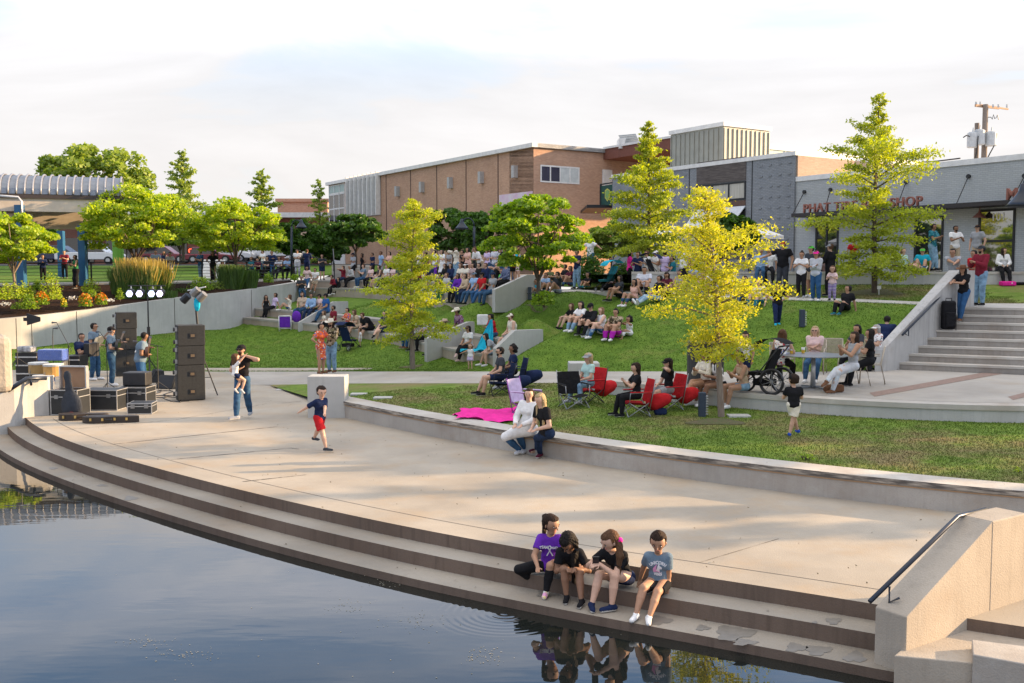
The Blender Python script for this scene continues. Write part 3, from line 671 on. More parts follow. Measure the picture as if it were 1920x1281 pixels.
mb = MB(); q1 = AY(25,737,4.5); zt = AY(0,631,4.5).z; d1 = Vector((-.86,-.5,0)); d2 = Vector((-.5,.86,0)); c_ = Vector((q1.x,4.5,0))
b4 = [c_+d1*1.5, c_+d1*1.5+d2*.3, c_+d2*.3, c_]
mb.hexa([Vector((v.x,v.y,q1.z)) for v in b4][::-1],[Vector((v.x,v.y,zt)) for v in b4][::-1]); mb.box((c_.x-1.1,c_.y-.3,q1.z-1.9),(.3,.3,3.75))
o = mb.build('bridge_rail', LIT, loc=(q1.x,4.5,q1.z), bevel=.03); tag(o,'sunlit cream concrete rail end cut off by the left edge of the frame','rail')
# ================================================================ buildings
class Plane:
    """vertical facade: e runs to the right along the wall, o points out"""
    def __init__(s, P0, e):
        s.P0 = Vector((P0[0],P0[1],0)); s.e = Vector((e[0],e[1],0)).normalized(); s.o = Vector((s.e.y,-s.e.x,0))
    def hit(s, px, py, off=0):
        d = ray(px,py); Q = s.P0+s.o*off; den = d.x*s.o.x+d.y*s.o.y
        t = (Q.x*s.o.x+Q.y*s.o.y)/den
        p = Vector((d.x*t,d.y*t,CH+d.z*t)); return (p-Q).dot(s.e), p.z
    def pt(s, a, z, off=0): v = s.P0+s.e*a+s.o*off; return Vector((v.x,v.y,z))
    def box(s, mb, s0, s1, z0, z1, d0, d1, mi=0):
        mb.hexa([s.pt(s0,z0,d1),s.pt(s1,z0,d1),s.pt(s1,z0,d0),s.pt(s0,z0,d0)],[s.pt(s0,z1,d1),s.pt(s1,z1,d1),s.pt(s1,z1,d0),s.pt(s0,z1,d0)],mi)
    def rect(s, px0, py0, px1, py1, off=0):
        """pixel box (top-left, bottom-right) -> s0, s1, z0, z1"""
        a, zt = s.hit(px0,py0,off); b_, zb = s.hit(px1,py1,off); return min(a,b_), max(a,b_), zb, zt
E = (.547,-.837)
BX = lambda mb, name, m, par, **k: mb.build(name, m, par, uv=E, **k)
GLASS = mat('dark_glass',(.02,.022,.025),.06,(.012,.014,.016),3,spec=1.0)
FRAME = mat('black_frame',(.015,.016,.018),.5)
WHITE = mat('white_trim',(.72,.71,.68),.6,(.6,.59,.57),3)
GREYB = brickm('grey_painted_brick',(.46,.475,.465),(.41,.425,.415),(.33,.345,.34))
DGREYB = brickm('slate_painted_brick',(.28,.295,.31),(.235,.25,.265),(.17,.18,.19))
ORB = brickm('orange_brick',(.56,.34,.22),(.46,.26,.165),(.42,.32,.25))
TANB = brickm('tan_brick',(.42,.31,.23),(.37,.265,.19),(.36,.28,.22))
def building(name, label, loc): return empty(name, loc, label, 'building')
def bbuild(mb, name, m, root, **k):
    o = mb.build(name, m, None, uv=E, **k); o.parent = root; o.location = -root.location; return o
# --- grey shop (right)
FP = Plane((13.35,47.2),E)
shop = building('shop_building','low grey painted brick shop with black canopy and red lettering', (20,38,3.3))
s1 = 30.8; zt = 7.85
m = MB(); FP.box(m,-.0,s1,3.2,zt-.22,-14,0); bbuild(m,'wall',GREYB,shop)
m = MB(); FP.box(m,0,s1+.02,zt-.22,zt,-14,.05); bbuild(m,'parapet_cap',WHITE,shop)
ca, cz = FP.hit(1484,404,1.1); cz2 = FP.hit(1915,376,1.1)[1]; cz = (cz+cz2)/2
m = MB(); FP.box(m,ca,s1,cz-.10,cz+.06,.0,1.12); bbuild(m,'canopy',mat('canopy',(.03,.025,.024),.6),shop)
for (x0,y0,x1,y1) in ((1485,404,1509,360),(1544,390,1558,356),(1680,385,1700,341),(1792,381,1817,331),(1896,375,1922,330),(1980,370,2006,322)):
    a0_ = FP.hit(x0,y0,1.1)[0]; a1_,z1_ = FP.hit(x1,y1,0)
    m = MB(); m.tube([FP.pt(a0_,cz+.05,1.05),FP.pt(a1_,z1_,.04)],.022,6); m.tube([FP.pt(a1_,z1_,-.02),FP.pt(a1_,z1_,.08)],.09,8); bbuild(m,'canopy_rod',FRAME,shop)
LET = mat('red_letters',(.27,.105,.075),.7)
def text_obj(s, size, M, m, name, parent=None, ext=.03, space=1., fit=None):
    cu = bpy.data.curves.new('txt','FONT'); cu.body = s; cu.size = size; cu.extrude = ext; cu.align_x = 'LEFT'; cu.space_character = space; cu.offset = .006*size/.4
    to = bpy.data.objects.new('txt', cu); COL.objects.link(to)
    dg = bpy.context.evaluated_depsgraph_get(); me = bpy.data.meshes.new_from_object(to.evaluated_get(dg)); bpy.data.objects.remove(to)
    if fit:
        xs_ = [v.co.x for v in me.vertices]; k = fit/(max(xs_)-min(xs_)); me.transform(Matrix.Scale(k,4,(1,0,0)))
    me.transform(M); me.materials.clear(); me.materials.append(m)
    o = bpy.data.objects.new(name, me); COL.objects.link(o); 
    if parent is not None: o.parent = parent; o.location = -parent.location
    return o
def fm(pl, a, z, off):
    p = pl.pt(a,z,off); return Matrix(((pl.e.x,0,pl.o.x,p.x),(pl.e.y,0,pl.o.y,p.y),(0,1,0,p.z),(0,0,0,1)))
t0 = FP.hit(1506,395,1.0)[0]; t1 = FP.hit(1728,390,1.0)[0]
text_obj('PHAT TIRE BIKE SHOP', .54, fm(FP,t0,cz+.08,1.0), LET, 'lettering', shop, .05, 1.1, fit=t1-t0)
t0 = FP.hit(1886,370,1.0)[0]
text_obj('MI', .6, fm(FP,t0,cz+.08,1.0), LET, 'lettering', shop, .05, 1.15)
def window(pl, root, r, frame, glass, nx=1, nz=1, fw=.06, name='window', dep=.04):
    s0,s1_,z0,z1_ = r
    m = MB(); pl.box(m,s0,s1_,z0,z0+fw,.0,dep); pl.box(m,s0,s1_,z1_-fw,z1_,.0,dep); pl.box(m,s0,s0+fw,z0+fw,z1_-fw,.0,dep); pl.box(m,s1_-fw,s1_,z0+fw,z1_-fw,.0,dep)
    for i in range(1,nx): a = s0+(s1_-s0)*i/nx; pl.box(m,a-fw/2,a+fw/2,z0+fw,z1_-fw,.0,dep)
    for i in range(1,nz): a = z0+(z1_-z0)*i/nz; pl.box(m,s0+fw,s1_-fw,a-fw/2,a+fw/2,.0,dep-.005)
    w_ = bbuild(m,name,frame,root)
    m = MB(); pl.box(m,s0+fw*.5,s1_-fw*.5,z0+fw*.5,z1_-fw*.5,.0,.012); g = m.build('pane',glass,uv=E); g.parent = w_
    return w_
MIRR = mat('mirror_glass',(.03,.03,.03),.03,(.02,.02,.02),2,spec=1.0); MIRR.node_tree.nodes['Principled BSDF'].inputs['IOR'].default_value = 2.2
for r,nx,nz in (((1836,394,1901,512),1,2),((1716,408,1767,514),1,1),((1530,416,1571,514),2,1),((1986,380,2080,516),2,1)):
    window(FP,shop,FP.rect(*r),FRAME,MIRR,nx,nz,.09)
a_,z_ = FP.hit(1858,414); text_obj('101', .42, fm(FP,a_,z_,.018), mat('white_vinyl',(.8,.8,.8),.5), 'door_number', shop, .004)
for (x,y) in ((1518,424),(1836,408)):
    a_,z_ = FP.hit(x,y,.35); m = MB(); m.lathe([(.02,.28),(.05,.2),(.26,0)],FP.pt(a_,z_,.35),12); m.tube([FP.pt(a_,z_+.26,.35),FP.pt(a_,z_+.42,.3),FP.pt(a_,z_+.4,0)],.02,6); bbuild(m,'wall_lamp',LET,shop)
# --- slate building
slate = building('slate_building','tall slate grey brick building with upper windows and a white awning', (12,52,3.3))
sL = FP.hit(1151,330)[0]; zs = 9.05
m = MB(); FP.box(m,sL,-.003,3.1,zs-.2,-16,.10)
for px in np.linspace(1428,1480,4):
    for z in np.linspace(3.9,8.5,10):
        a_ = FP.hit(px,300,.1)[0]+random.uniform(-.05,.05); FP.box(m,a_-.09,a_+.09,z,z+.06,.10,.14)
for px in np.linspace(1165,1285,7):
    for z in np.linspace(6.9,8.5,4):
        if 1238<px<1262: continue
        a_ = FP.hit(px,300,.1)[0]; FP.box(m,a_-.09,a_+.09,z,z+.06,.10,.14)
bbuild(m,'wall',DGREYB,slate)
RT_ = Plane((13.35,47.2),(.837,.547))
m = MB(); RT_.box(m,.0,15.9,7.85,zs-.2,-.35,.09); bbuild(m,'side_wall',TANB,slate)
m = MB(); FP.box(m,sL-.05,.08,zs-.2,zs,-16,.16); bbuild(m,'parapet_cap',WHITE,slate)
WOOD = mat('weathered_boards',(.13,.11,.10),.8,(.06,.05,.045),3,stretch=(.6,.6,9))
r = FP.rect(1307,309,1399,336,.1); zA, zB = r[2], r[3]; 
m = MB(); FP.box(m,r[0],r[1],r[2]-.05,r[3]+.1,.1,.13); bbuild(m,'board_panel',WOOD,slate)
PL = Plane(FP.pt(0,0,.10),E)
CURT = mat('curtained_glass',(.42,.40,.34),.25,(.30,.29,.25),2,stretch=(4,4,.3),spec=.8)
rw = (r[0],r[1],r[2]-1.0,r[2]-.08); window(PL,slate,rw,FRAME,CURT,3,1,.09)
m = MB(); FP.box(m,r[0],r[1],r[2]-1.3,r[2]-1.03,.1,.14); bbuild(m,'wood_sill',mat('sillw',(.12,.07,.05),.8),slate)
za = r[2]-1.35
m = MB(); A_=[PL.pt(r[0],za,.03),PL.pt(r[1],za,.03),PL.pt(r[1]-.1,za-1.05,.95),PL.pt(r[0]-.0,za-1.05,.95)]
m.hexa(A_,[p+Vector((0,0,.04)) for p in A_]); o = bbuild(m,'awning',mat('awning_cloth',(.62,.64,.66),.8),slate)
m = MB(); FP.box(m,r[0]+.3,r[1],za-2.6,za-.1,.1,.12); bbuild(m,'shopfront',GLASS,slate)
for px in (1293,1411,1230): 
    a_ = FP.hit(px,300,.1)[0]; m = MB(); FP.box(m,a_-.03,a_+.03,3.3,zs-.2,.1,.112); bbuild(m,'joint',FRAME,slate)
rr = FP.rect(1244,340,1258,405,.1); window(PL,slate,rr,WHITE,GLASS,1,1,.08)

# penthouse
pc = (11.76,56.0); PA_ = Plane(pc,E); PB_ = Plane(pc,(.837,.547))
ph = building('rooftop_penthouse','ribbed grey metal box standing on the slate building roof',(11.76,56,9))
MET = mat('ribbed_metal',(.30,.30,.26),.5,(.26,.26,.225),2,metal=.15)
m = MB(); PA_.box(m,-4.3,0,8.7,11.5,-3.6,0); bbuild(m,'wall',MET,ph)
m = MB()
for i in range(12): PA_.box(m,-4.28+i*.385,-4.23+i*.385,8.8,11.4,.0,.06)
for i in range(11): PB_.box(m,.02+i*.355,.07+i*.355,8.8,11.4,.0,.06)
bbuild(m,'ribs',MET,ph)
m = MB(); PA_.box(m,-4.4,.1,11.5,11.72,-3.75,.1); bbuild(m,'parapet_cap',WHITE,ph)
mon = building('roof_monitor','long low glazed roof monitor beyond the slate building',(17,62,9)); MP = Plane((15.9,60.0),(.837,.547))
m = MB(); MP.box(m,-1,14,8.9,10.65,-3,0); bbuild(m,'glazing',mat('pale_glazing',(.35,.42,.36),.3,spec=.8),mon)
m = MB(); 
for i in range(11): MP.box(m,-1+i*1.5,-.92+i*1.5,8.95,10.6,.0,.06)
MP.box(m,-1.1,14.1,10.65,10.8,-3.1,.1); bbuild(m,'mullions',WHITE,mon)
# --- big brick building
BC = (1.457,68.0); FL = Plane(BC,E); FR_ = Plane(BC,(.837,.547)); zb = 12.1
brick = building('brick_building','large orange brown brick building with flat roof and white roof edge',(-8,82,3.5))
sF = FL.hit(616,345)[0]
m = MB(); FL.box(m,sF,0,2.6,zb-.28,-26,0); bbuild(m,'wall',ORB,brick)
m = MB(); FR_.box(m,0,24,2.6,zb-.28,-3,.0015); bbuild(m,'side_wall',ORB,brick)
m = MB(); FL.box(m,sF-.2,.2,zb-.28,zb,-26,.25); bbuild(m,'roof_edge',WHITE,brick)
m = MB(); FR_.box(m,.2,6.1,zb-.28,zb-.003,-3,.2); bbuild(m,'roof_edge',WHITE,brick)
p0 = FR_.pt(6.0,0,0); p1 = Vector((10.4,65.2,0)); p2 = Vector((24,74,0)); p3 = Vector((20,82,0)); m = MB(); m.prism([(p0.x,p0.y),(p1.x,p1.y),(p2.x,p2.y),(p3.x,p3.y)],zb-.75,zb-.02)
bbuild(m,'overhanging_roof',mat('soffit_red',(.20,.075,.05),.8),brick)
m = MB(); m.prism([(p0.x-.05,p0.y-.12),(p1.x-.0,p1.y-.12),(p2.x,p2.y-.15),(p3.x,p3.y+.2)],zb-.02,zb+.12); bbuild(m,'roof_edge',WHITE,brick)
for px in (724,770,819,874,934): m = MB(); a_ = FL.hit(px,340)[0]; FL.box(m,a_-.05,a_+.05,4,zb-.3,.0,.015); bbuild(m,'expansion_joint',mat('dark_joint',(.05,.03,.025),.9),brick)
for px,py in ((744,359),(790,351),(843,343),(901,333),(964,322)):
    a_,z_ = FL.hit(px,py,.2); m = MB(); FL.box(m,a_-.16,a_+.16,z_-.42,z_+.42,.0,.35); bbuild(m,'wall_light',mat('grey_metal',(.42,.42,.41),.5),brick)
r = FL.rect(657,335,714,403); m = MB(); FL.box(m,r[0],r[1],r[2],r[3],.0,.05); bbuild(m,'louvre_panel',mat('louvre',(.30,.33,.35),.5,(.22,.25,.27),4,stretch=(6,6,.5)),brick)
m = MB()
for i in range(8): a_ = r[0]+(r[1]-r[0])*i/7; FL.box(m,a_-.06,a_+.06,r[2],r[3]+.1,.051,.5)
bbuild(m,'fins',WHITE,brick)
window(FL,brick,FL.rect(617,364,647,420),WHITE,GLASS,3,2,.12); window(FL,brick,FL.rect(617,349,647,363),WHITE,mat('teal_glass',(.25,.38,.36),.2),3,1,.1)
r = FL.rect(618,421,648,497); m = MB(); FL.box(m,r[0],r[1],r[2]-1,r[3],.0,.08); bbuild(m,'white_panel',WHITE,brick)
r = FL.rect(937,366,999,400); m = MB(); FL.box(m,r[0],r[1],r[2],r[3],.0,.05); bbuild(m,'banner',mat('banner_white',(.62,.58,.6),.7,(.55,.25,.45),.35,ramp=(.3,.5)),brick)
r = FR_.rect(1013,309,1086,346); 
w_ = window(FR_,brick,r,WHITE,mat('lit_blinds',(.55,.58,.56),.5,(.45,.48,.47),3),4,1,.1)
m = MB(); FR_.box(m,r[0]+.1,(r[0]+r[1])/2-.05,r[2]+.1,r[3]-.1,.0,.02); o = m.build('dark_pane',mat('dark_blinds',(.03,.03,.07),.2,(.015,.015,.03),4,stretch=(8,8,.3))); o.parent = w_
r = FR_.rect(1129,318,1146,345); m = MB(); FR_.box(m,r[0],r[1],r[2]-1.2,r[3],.0,.12); bbuild(m,'door',WHITE,brick)
# balcony banner
bn = empty('banner_balcony', AY(1137,386,64), 'dark green banner with yellow shield on the balcony of the brick building','balcony'); L = -bn.location
q0,q1 = AY(1126,385,64),AY(1152,385,62.5); zt_ = AY(1126,349,64).z
m = MB(); m.hexa([q0+L,q1+L,q1+L+Vector((.1,.1,0)),q0+L+Vector((.1,.1,0))],[Vector((p.x,p.y,zt_))+L for p in (q0,q1,q1+Vector((.1,.1,0)),q0+Vector((.1,.1,0)))]); m.build('banner',mat('banner_green',(.01,.06,.045),.7),bn)
m = MB(); cc = (q0+q1)/2+L; cc.z = (q0.z+zt_)/2+L.z; dd = (q1-q0).normalized(); 
sh = [(-.5,.35),(0,.5),(.5,.35),(.48,-.25),(0,-.55),(-.48,-.25)]; 
for sc1,mi,of in ((.78,0,.02),(.62,1,.03)):
    m.add([cc+dd*(x*sc1*.8)+Vector((-.3*0-of*.5,-of*2,y*sc1)) for x,y in sh],[tuple(range(6))],mi)
m.build('shield',[mat('shield_y',(.55,.5,.08),.6),mat('shield_g',(.2,.35,.1),.6)],bn)
m = MB(); m.bar(Vector((q0.x,q0.y,zt_+.1))+L,Vector((q1.x,q1.y,zt_+.1))+L,.08); m.box((q0.x+L.x+.6,q0.y+L.y+2.5,L.z+q0.z-.1),(3.0,6,.2)); m.bar(q0+L,Vector((q0.x,q0.y,zt_+.1))+L,.12); m.build('railing',FRAME,bn)
sp = empty('rooftop_unit', AY(1178,268,70), 'slatted rooftop unit above the overhanging roof of the brick building','rooftop unit'); L = -sp.location
m = MB(); q = [AY(1160,254,70),AY(1192,251,69),AY(1199,267,68.6),AY(1168,270,69.6)]
for i in range(5):
    a_,b_ = q[0].lerp(q[3],i/5),q[1].lerp(q[2],i/5); c_,d2 = q[0].lerp(q[3],(i+.8)/5),q[1].lerp(q[2],(i+.8)/5); m.hexa([a_+L,b_+L,d2+L,c_+L],[v+L+Vector((0,.3,.05)) for v in (a_,b_,d2,c_)])
m.build('slats',mat('slat_grey',(.35,.36,.35),.5),sp); m = MB(); m.bar(AY(1180,262,70.3)+L,AY(1180,281,70.3)+L,1.6); m.build('base',WHITE,sp)
# --- background buildings at the left
ob = building('low_brick_building','low sunlit orange building behind the small trees',(-23,112,4)); m = MB(); q = AY(568,430,112)
m.box((q.x,q.y+5,7.5),(5.6,10,7.6)); m.box((q.x,q.y+5,11.45),(6.0,10.4,.35),mi=0); bbuild(m,'wall',ORB,ob); m = MB(); m.box((q.x-3.2,q.y-.1,7),(1.1,.3,1.6)); bbuild(m,'window',GLASS,ob)
st = building('brick_storefronts','row of red brick storefronts across the street on the left',(-40,104,4)); m = MB()
m.box((-50,112,6.6),(66,14,5.4)); bbuild(m,'wall',brickm('red_brick',(.30,.12,.08),(.24,.09,.06),(.3,.2,.16)),st)
m = MB(); m.box((-50,104.4,9.35),(66.4,1.6,.5)); bbuild(m,'cornice',WHITE,st)
for i in range(13):
    m = MB(); m.box((-80+i*4.9,104.95,5.7),(3.6,.14,2.6)); bbuild(m,'shop_window',GLASS,st)
for i,(c) in enumerate(((.5,.1,.06),(.55,.45,.3),(.5,.16,.08),(.1,.2,.25),(.55,.4,.3))):
    m = MB(); m.hexa([(-62+i*9.5,103.4,7.1),(-57.5+i*9.5,103.4,7.1),(-57.5+i*9.5,104.98,7.5),(-62+i*9.5,104.98,7.5)],[(-62+i*9.5,103.4,7.2),(-57.5+i*9.5,103.4,7.2),(-57.5+i*9.5,104.98,7.9),(-62+i*9.5,104.98,7.9)]); bbuild(m,'awning',mat('aw%d'%i,c,.8),st)
for z,txt,px in ((0,'OPEN',353),):
    q = AY(353,474,103.2); M = Matrix.Translation(q)@Matrix.Rotation(R(90),4,'X')@Matrix.Scale(1,4); text_obj('OPEN',.6,M,mat('neon',(.8,.05,.02),.5,emit=(1,.08,.03),es=2),'neon_sign',st,.02)
# ---------------------------------------------------------------- pavilion
pv = building('pavilion','open pavilion with blue steel posts and ribbed vaulted roof',(-24,48,2.8))
BLUE = mat('blue_steel',(.03,.13,.26),.4,(.025,.10,.21),3,metal=.2); CREAM = mat('cream_beam',(.62,.53,.43),.7,(.52,.44,.35),2); RIB = mat('roof_metal',(.24,.26,.29),.5,(.19,.21,.24),3,metal=.6)
e0,e1 = AY(-420,352,44.5),AY(226,368,49.2); ze = e0.z = e1.z = AY(100,363,47).z
dv = (e1-e0).normalized(); pn = Vector((-dv.y,dv.x,0)); Ln = (e1-e0).length
m = MB(); nr = 40; prof = []
WD = 4.6
for i in range(nr+1):
    c = e0+dv*(Ln*i/nr); ring = []; 
    for j in range(13):
        a = math.pi*j/12; ring.append(c+pn*(WD/2-WD/2*math.cos(a))+Vector((0,0,1.05*math.sin(a)+.05)))
    prof.append(ring)
for a_,b_ in zip(prof[:-1],prof[1:]): m.loft(a_,b_)
m.add(prof[0],[tuple(range(12,-1,-1))]); m.add(prof[-1],[tuple(range(13))])
bbuild(m,'roof',RIB,pv,smooth=False)
m = MB()
for i in range(0,nr*1+1):
    c = e0+dv*(Ln*i/nr); m.tube([c+pn*(WD/2-(WD/2+.04)*math.cos(math.pi*j/12))+Vector((0,0,1.10*math.sin(math.pi*j/12)+.05)) for j in range(13)],.05,6)
bbuild(m,'roof_ribs',mat('rib_metal',(.32,.33,.36),.5,metal=.6),pv,smooth=True)
m = MB(); Q = lambda a,b_,z: Vector((a.x,a.y,z))+b_
for off,z0,z1,dx in ((-.1,ze-.16,ze+.02,.15),):
    m.hexa([Q(e0,pn*off,z0),Q(e1,pn*off+dv*dx,z0),Q(e1,pn*(off+.2)+dv*dx,z0),Q(e0,pn*(off+.2),z0)],[Q(e0,pn*off,z1),Q(e1,pn*off+dv*dx,z1),Q(e1,pn*(off+.2)+dv*dx,z1),Q(e0,pn*(off+.2),z1)])
bbuild(m,'gutter',mat('gutter',(.06,.045,.04),.5),pv)
for off,z0,z1,sh_ in ((.0,ze-.78,ze-.16,-.8),(.5,ze-1.4,ze-.85,-4.0),(2.4,ze-1.5,ze-.85,-1.2),(4.4,ze-1.3,ze-.2,-.6)):
    m = MB(); m.hexa([Q(e0,pn*off,z0),Q(e1,pn*off+dv*sh_,z0),Q(e1,pn*(off+.25)+dv*sh_,z0),Q(e0,pn*(off+.25),z0)],[Q(e0,pn*off,z1),Q(e1,pn*off+dv*sh_,z1),Q(e1,pn*(off+.25)+dv*sh_,z1),Q(e0,pn*(off+.25),z1)]); bbuild(m,'beam',CREAM,pv)
for (px,py,Y,zt_,w_) in ((41,528,47.5,ze-.5,.34),(157,523,49.0,ze-1.4,.34),(116,500,60,ze-1.2,.34),(-60,534,46,ze-.5,.34)):
    b_ = AY(px,py,Y); m = MB(); m.box((b_.x,b_.y,(2.6+zt_)/2),(w_,w_,zt_-2.6)); bbuild(m,'post',BLUE,pv)
m = MB(); b_ = AY(38,372,47.2); m.tube([AY(41,440,47.2),AY(41,378,47.2),AY(34,370,47.2),AY(-20,366,46.6)],.06,8); bbuild(m,'downpipe',mat('pipe',(.6,.6,.6),.4,metal=.5),pv,smooth=True)
# ---------------------------------------------------------------- utility pole
up = empty('utility_pole', (AY(1846,297,51).x,51,3.3), 'weathered wooden utility pole with three grey transformers behind the shop roof','utility pole'); L = -up.location
PW = mat('pole_wood',(.22,.18,.15),.9,(.14,.11,.09),3,stretch=(3,3,.3)); TR = mat('transformer_grey',(.42,.45,.47),.5)
b_ = AY(1846,297,51); m = MB(); m.tube([Vector((b_.x,51,3.3))+L,AY(1848,196,51)+L],[.17,.13],10); m.build('pole',PW,up,smooth=True)
m = MB(); m.tube([Vector((AY(1832,297,51.5).x,51.5,3.3))+L,AY(1832,231,51.5)+L],.12,8); m.build('short_pole',PW,up,smooth=True)
m = MB(); m.bar(AY(1829,198,50.8)+L,AY(1873,203,52)+L,.09,.12); m.bar(AY(1838,197,51.2)+L,AY(1890,205,53)+L,.06,.08); m.build('crossarm',mat('arm_wood',(.38,.25,.16),.9),up)
for x in (1830,1838,1862,1872,1888): m = MB(); q = AY(x,197 if x<1850 else 202,51)+L; m.lathe([(.03,0),(.06,.05),(.04,.1),(.05,.16)],q,8); m.build('insulator',TR,up)
for (x,y0,y1,w_) in ((1823,248,277,.26),(1836,243,272,.26),(1858,247,274,.28)):
    m = MB(); q = AY(x,y1,50.7)+L; h_ = AY(x,y0,50.7).z-AY(x,y1,50.7).z; m.lathe([(w_*.9,0),(w_,.04),(w_,h_-.06),(w_*.7,h_)],q,14); m.tube([q+Vector((0,0,h_)),q+Vector((.03,0,h_+.22))],.03,6); m.build('transformer',TR,up,smooth=False)
m = MB(); m.tube([AY(1818,256,50.5)+L,AY(1812,254,50.3)+L,AY(1806,258,50.3)+L],.03,6); m.tube([AY(1869,250,50.5)+L,AY(1867,268,50.5)+L,AY(1856,288,50.6)+L,AY(1852,296,50.7)+L],.03,6); m.tube([AY(1834,255,50.4)+L,AY(1832,280,50.4)+L,AY(1828,298,50.5)+L],.03,6)
m.tube([AY(1853,220,51)+L]+[AY(1858+i*2.4,220+5*math.sin(i*2.3),51)+L for i in range(7)],.02,5); m.build('cables',FRAME,up)
m = MB(); m.tube([AY(1720,305,55),AY(1760,302,53),AY(1800,297,51.5)],.04,6); tag(m.build('roof_cable',FRAME,loc=tuple(AY(1760,302,53))),'dark cable running along the roof of the grey shop','cable')
# ---------------------------------------------------------------- lamps
SHADE = mat('lamp_blue',(.012,.02,.035),.35,metal=.4,spec=.6)
def street_lamp(px, ptop, pbase, Y, lpx, lpy, r, label, zb_=None):
    top = AY(px,ptop,Y); base = AY(px,pbase,Y) if zb_ is None else Vector((top.x,Y,zb_)); root = empty('street_lamp', base, label, 'street lamp', 'gooseneck street lamps'); L = -base
    lp = AY(lpx,lpy,Y)
    m = MB(); m.tube([base+L,base+L+Vector((0,0,1.2)),top+L],[r*.22,r*.16,r*.15],8); m.build('pole',SHADE,root,smooth=True)
    m = MB(); sgn = 1 if lpx > px else -1; w_ = abs(lp.x-top.x); m.tube([top+L]+[top+L+Vector((sgn*w_/2*(1-math.cos(a)),0,w_*.7*math.sin(a))) for a in np.linspace(.3,math.pi,8)]+[lp+L+Vector((0,0,r*1.3))],r*.09,6); m.build('gooseneck',SHADE,root,smooth=True)
    m = MB(); m.lathe([(.05*r,1.4*r),(.18*r,1.3*r),(.25*r,.95*r),(.4*r,.7*r),(.72*r,.3*r),(1.0*r,0),(.97*r,0),(.3*r,.5*r)],lp+L,18); m.build('lamp_shade',SHADE,root,smooth=True)
street_lamp(547,425,520,56,565,428,.36,'black gooseneck street lamp between the leftmost bright trees and the brick building')
street_lamp(889,425,500,48,866,430,.36,'black gooseneck street lamp in front of the middle dark trees')
street_lamp(1952,350,600,21,1918,388,.36,'blue black gooseneck lamp cut off by the right edge',zb_=2.4)
# umbrellas
for (px,py,Y,r_,lab) in ((1262,446,45,1.6,'white patio umbrella beside the dark oak in front of the slate building'),(1405,443,44,1.5,'white patio umbrella behind the yellow oak, nearer the shop')):
    c = AY(px,py,Y); root = empty('patio_umbrella', (c.x,Y,3.3), lab, 'umbrella','white patio umbrellas'); L = -root.location
    m = MB(); n=8; ap = c+L+Vector((0,0,.55)); ring = [c+L+Vector((r_*math.cos(2*math.pi*i/n+.3),r_*math.sin(2*math.pi*i/n+.3),0)) for i in range(n)]
    m.add(ring+[ap],[(i,(i+1)%n,n) for i in range(n)]); m.add([p-Vector((0,0,.16)) for p in ring]+ring,[(i,(i+1)%n,n+(i+1)%n,n+i) for i in range(n)]); m.build('canopy',mat('umbrella_cloth',(.72,.71,.70),.9),root)
    m = MB(); m.tube([(0,0,0),(0,0,c.z-3.3+.55)],.03,8); m.lathe([(.28,0),(.28,.06),(.05,.09)],(0,0,0),12); m.build('pole',FRAME,root)
# ================================================================ trees
BARK = mat('bark',(.13,.095,.07),.95,(.07,.05,.04),6,bump=.6,stretch=(4,4,.8)); BARK2 = mat('pale_bark',(.24,.19,.15),.9,(.16,.12,.09),5,stretch=(4,4,.8))
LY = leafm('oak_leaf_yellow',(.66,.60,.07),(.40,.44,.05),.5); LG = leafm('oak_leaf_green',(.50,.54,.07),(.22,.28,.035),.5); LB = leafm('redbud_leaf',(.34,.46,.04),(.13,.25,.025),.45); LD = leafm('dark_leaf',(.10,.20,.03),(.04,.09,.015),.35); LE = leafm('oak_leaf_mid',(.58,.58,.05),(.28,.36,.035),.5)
LM = leafm('mid_leaf',(.36,.44,.08),(.16,.24,.045),.45); LYB = leafm('redbud_leaf_bright',(.50,.56,.045),(.22,.36,.03),.5)
def leaves(C, size, flat=.35, asp=.5, star=False):
    """one small folded leaf (quad) per centre"""
    n = len(C); u = RNG.normal(size=(n,3)); u[:,2] *= flat; u /= np.linalg.norm(u,axis=1,keepdims=True)
    r = RNG.normal(size=(n,3)); v = np.cross(u,r); v /= np.linalg.norm(v,axis=1,keepdims=True)
    s = size*RNG.uniform(.65,1.35,(n,1)); a = C-u*s; b_ = C+u*s; c = C+v*s*asp; d = C-v*s*asp+RNG.normal(size=(n,3))*size*.12
    V = np.stack([a,c,b_,d],1).reshape(-1,3); Fq = np.arange(4*n).reshape(n,4); return V, Fq
def branch_tube(m, pts, r0, r1_, n=5):
    k = len(pts); m.tube(pts,[r0+(r1_-r0)*i/(k-1) for i in range(k)],n,cap=False)
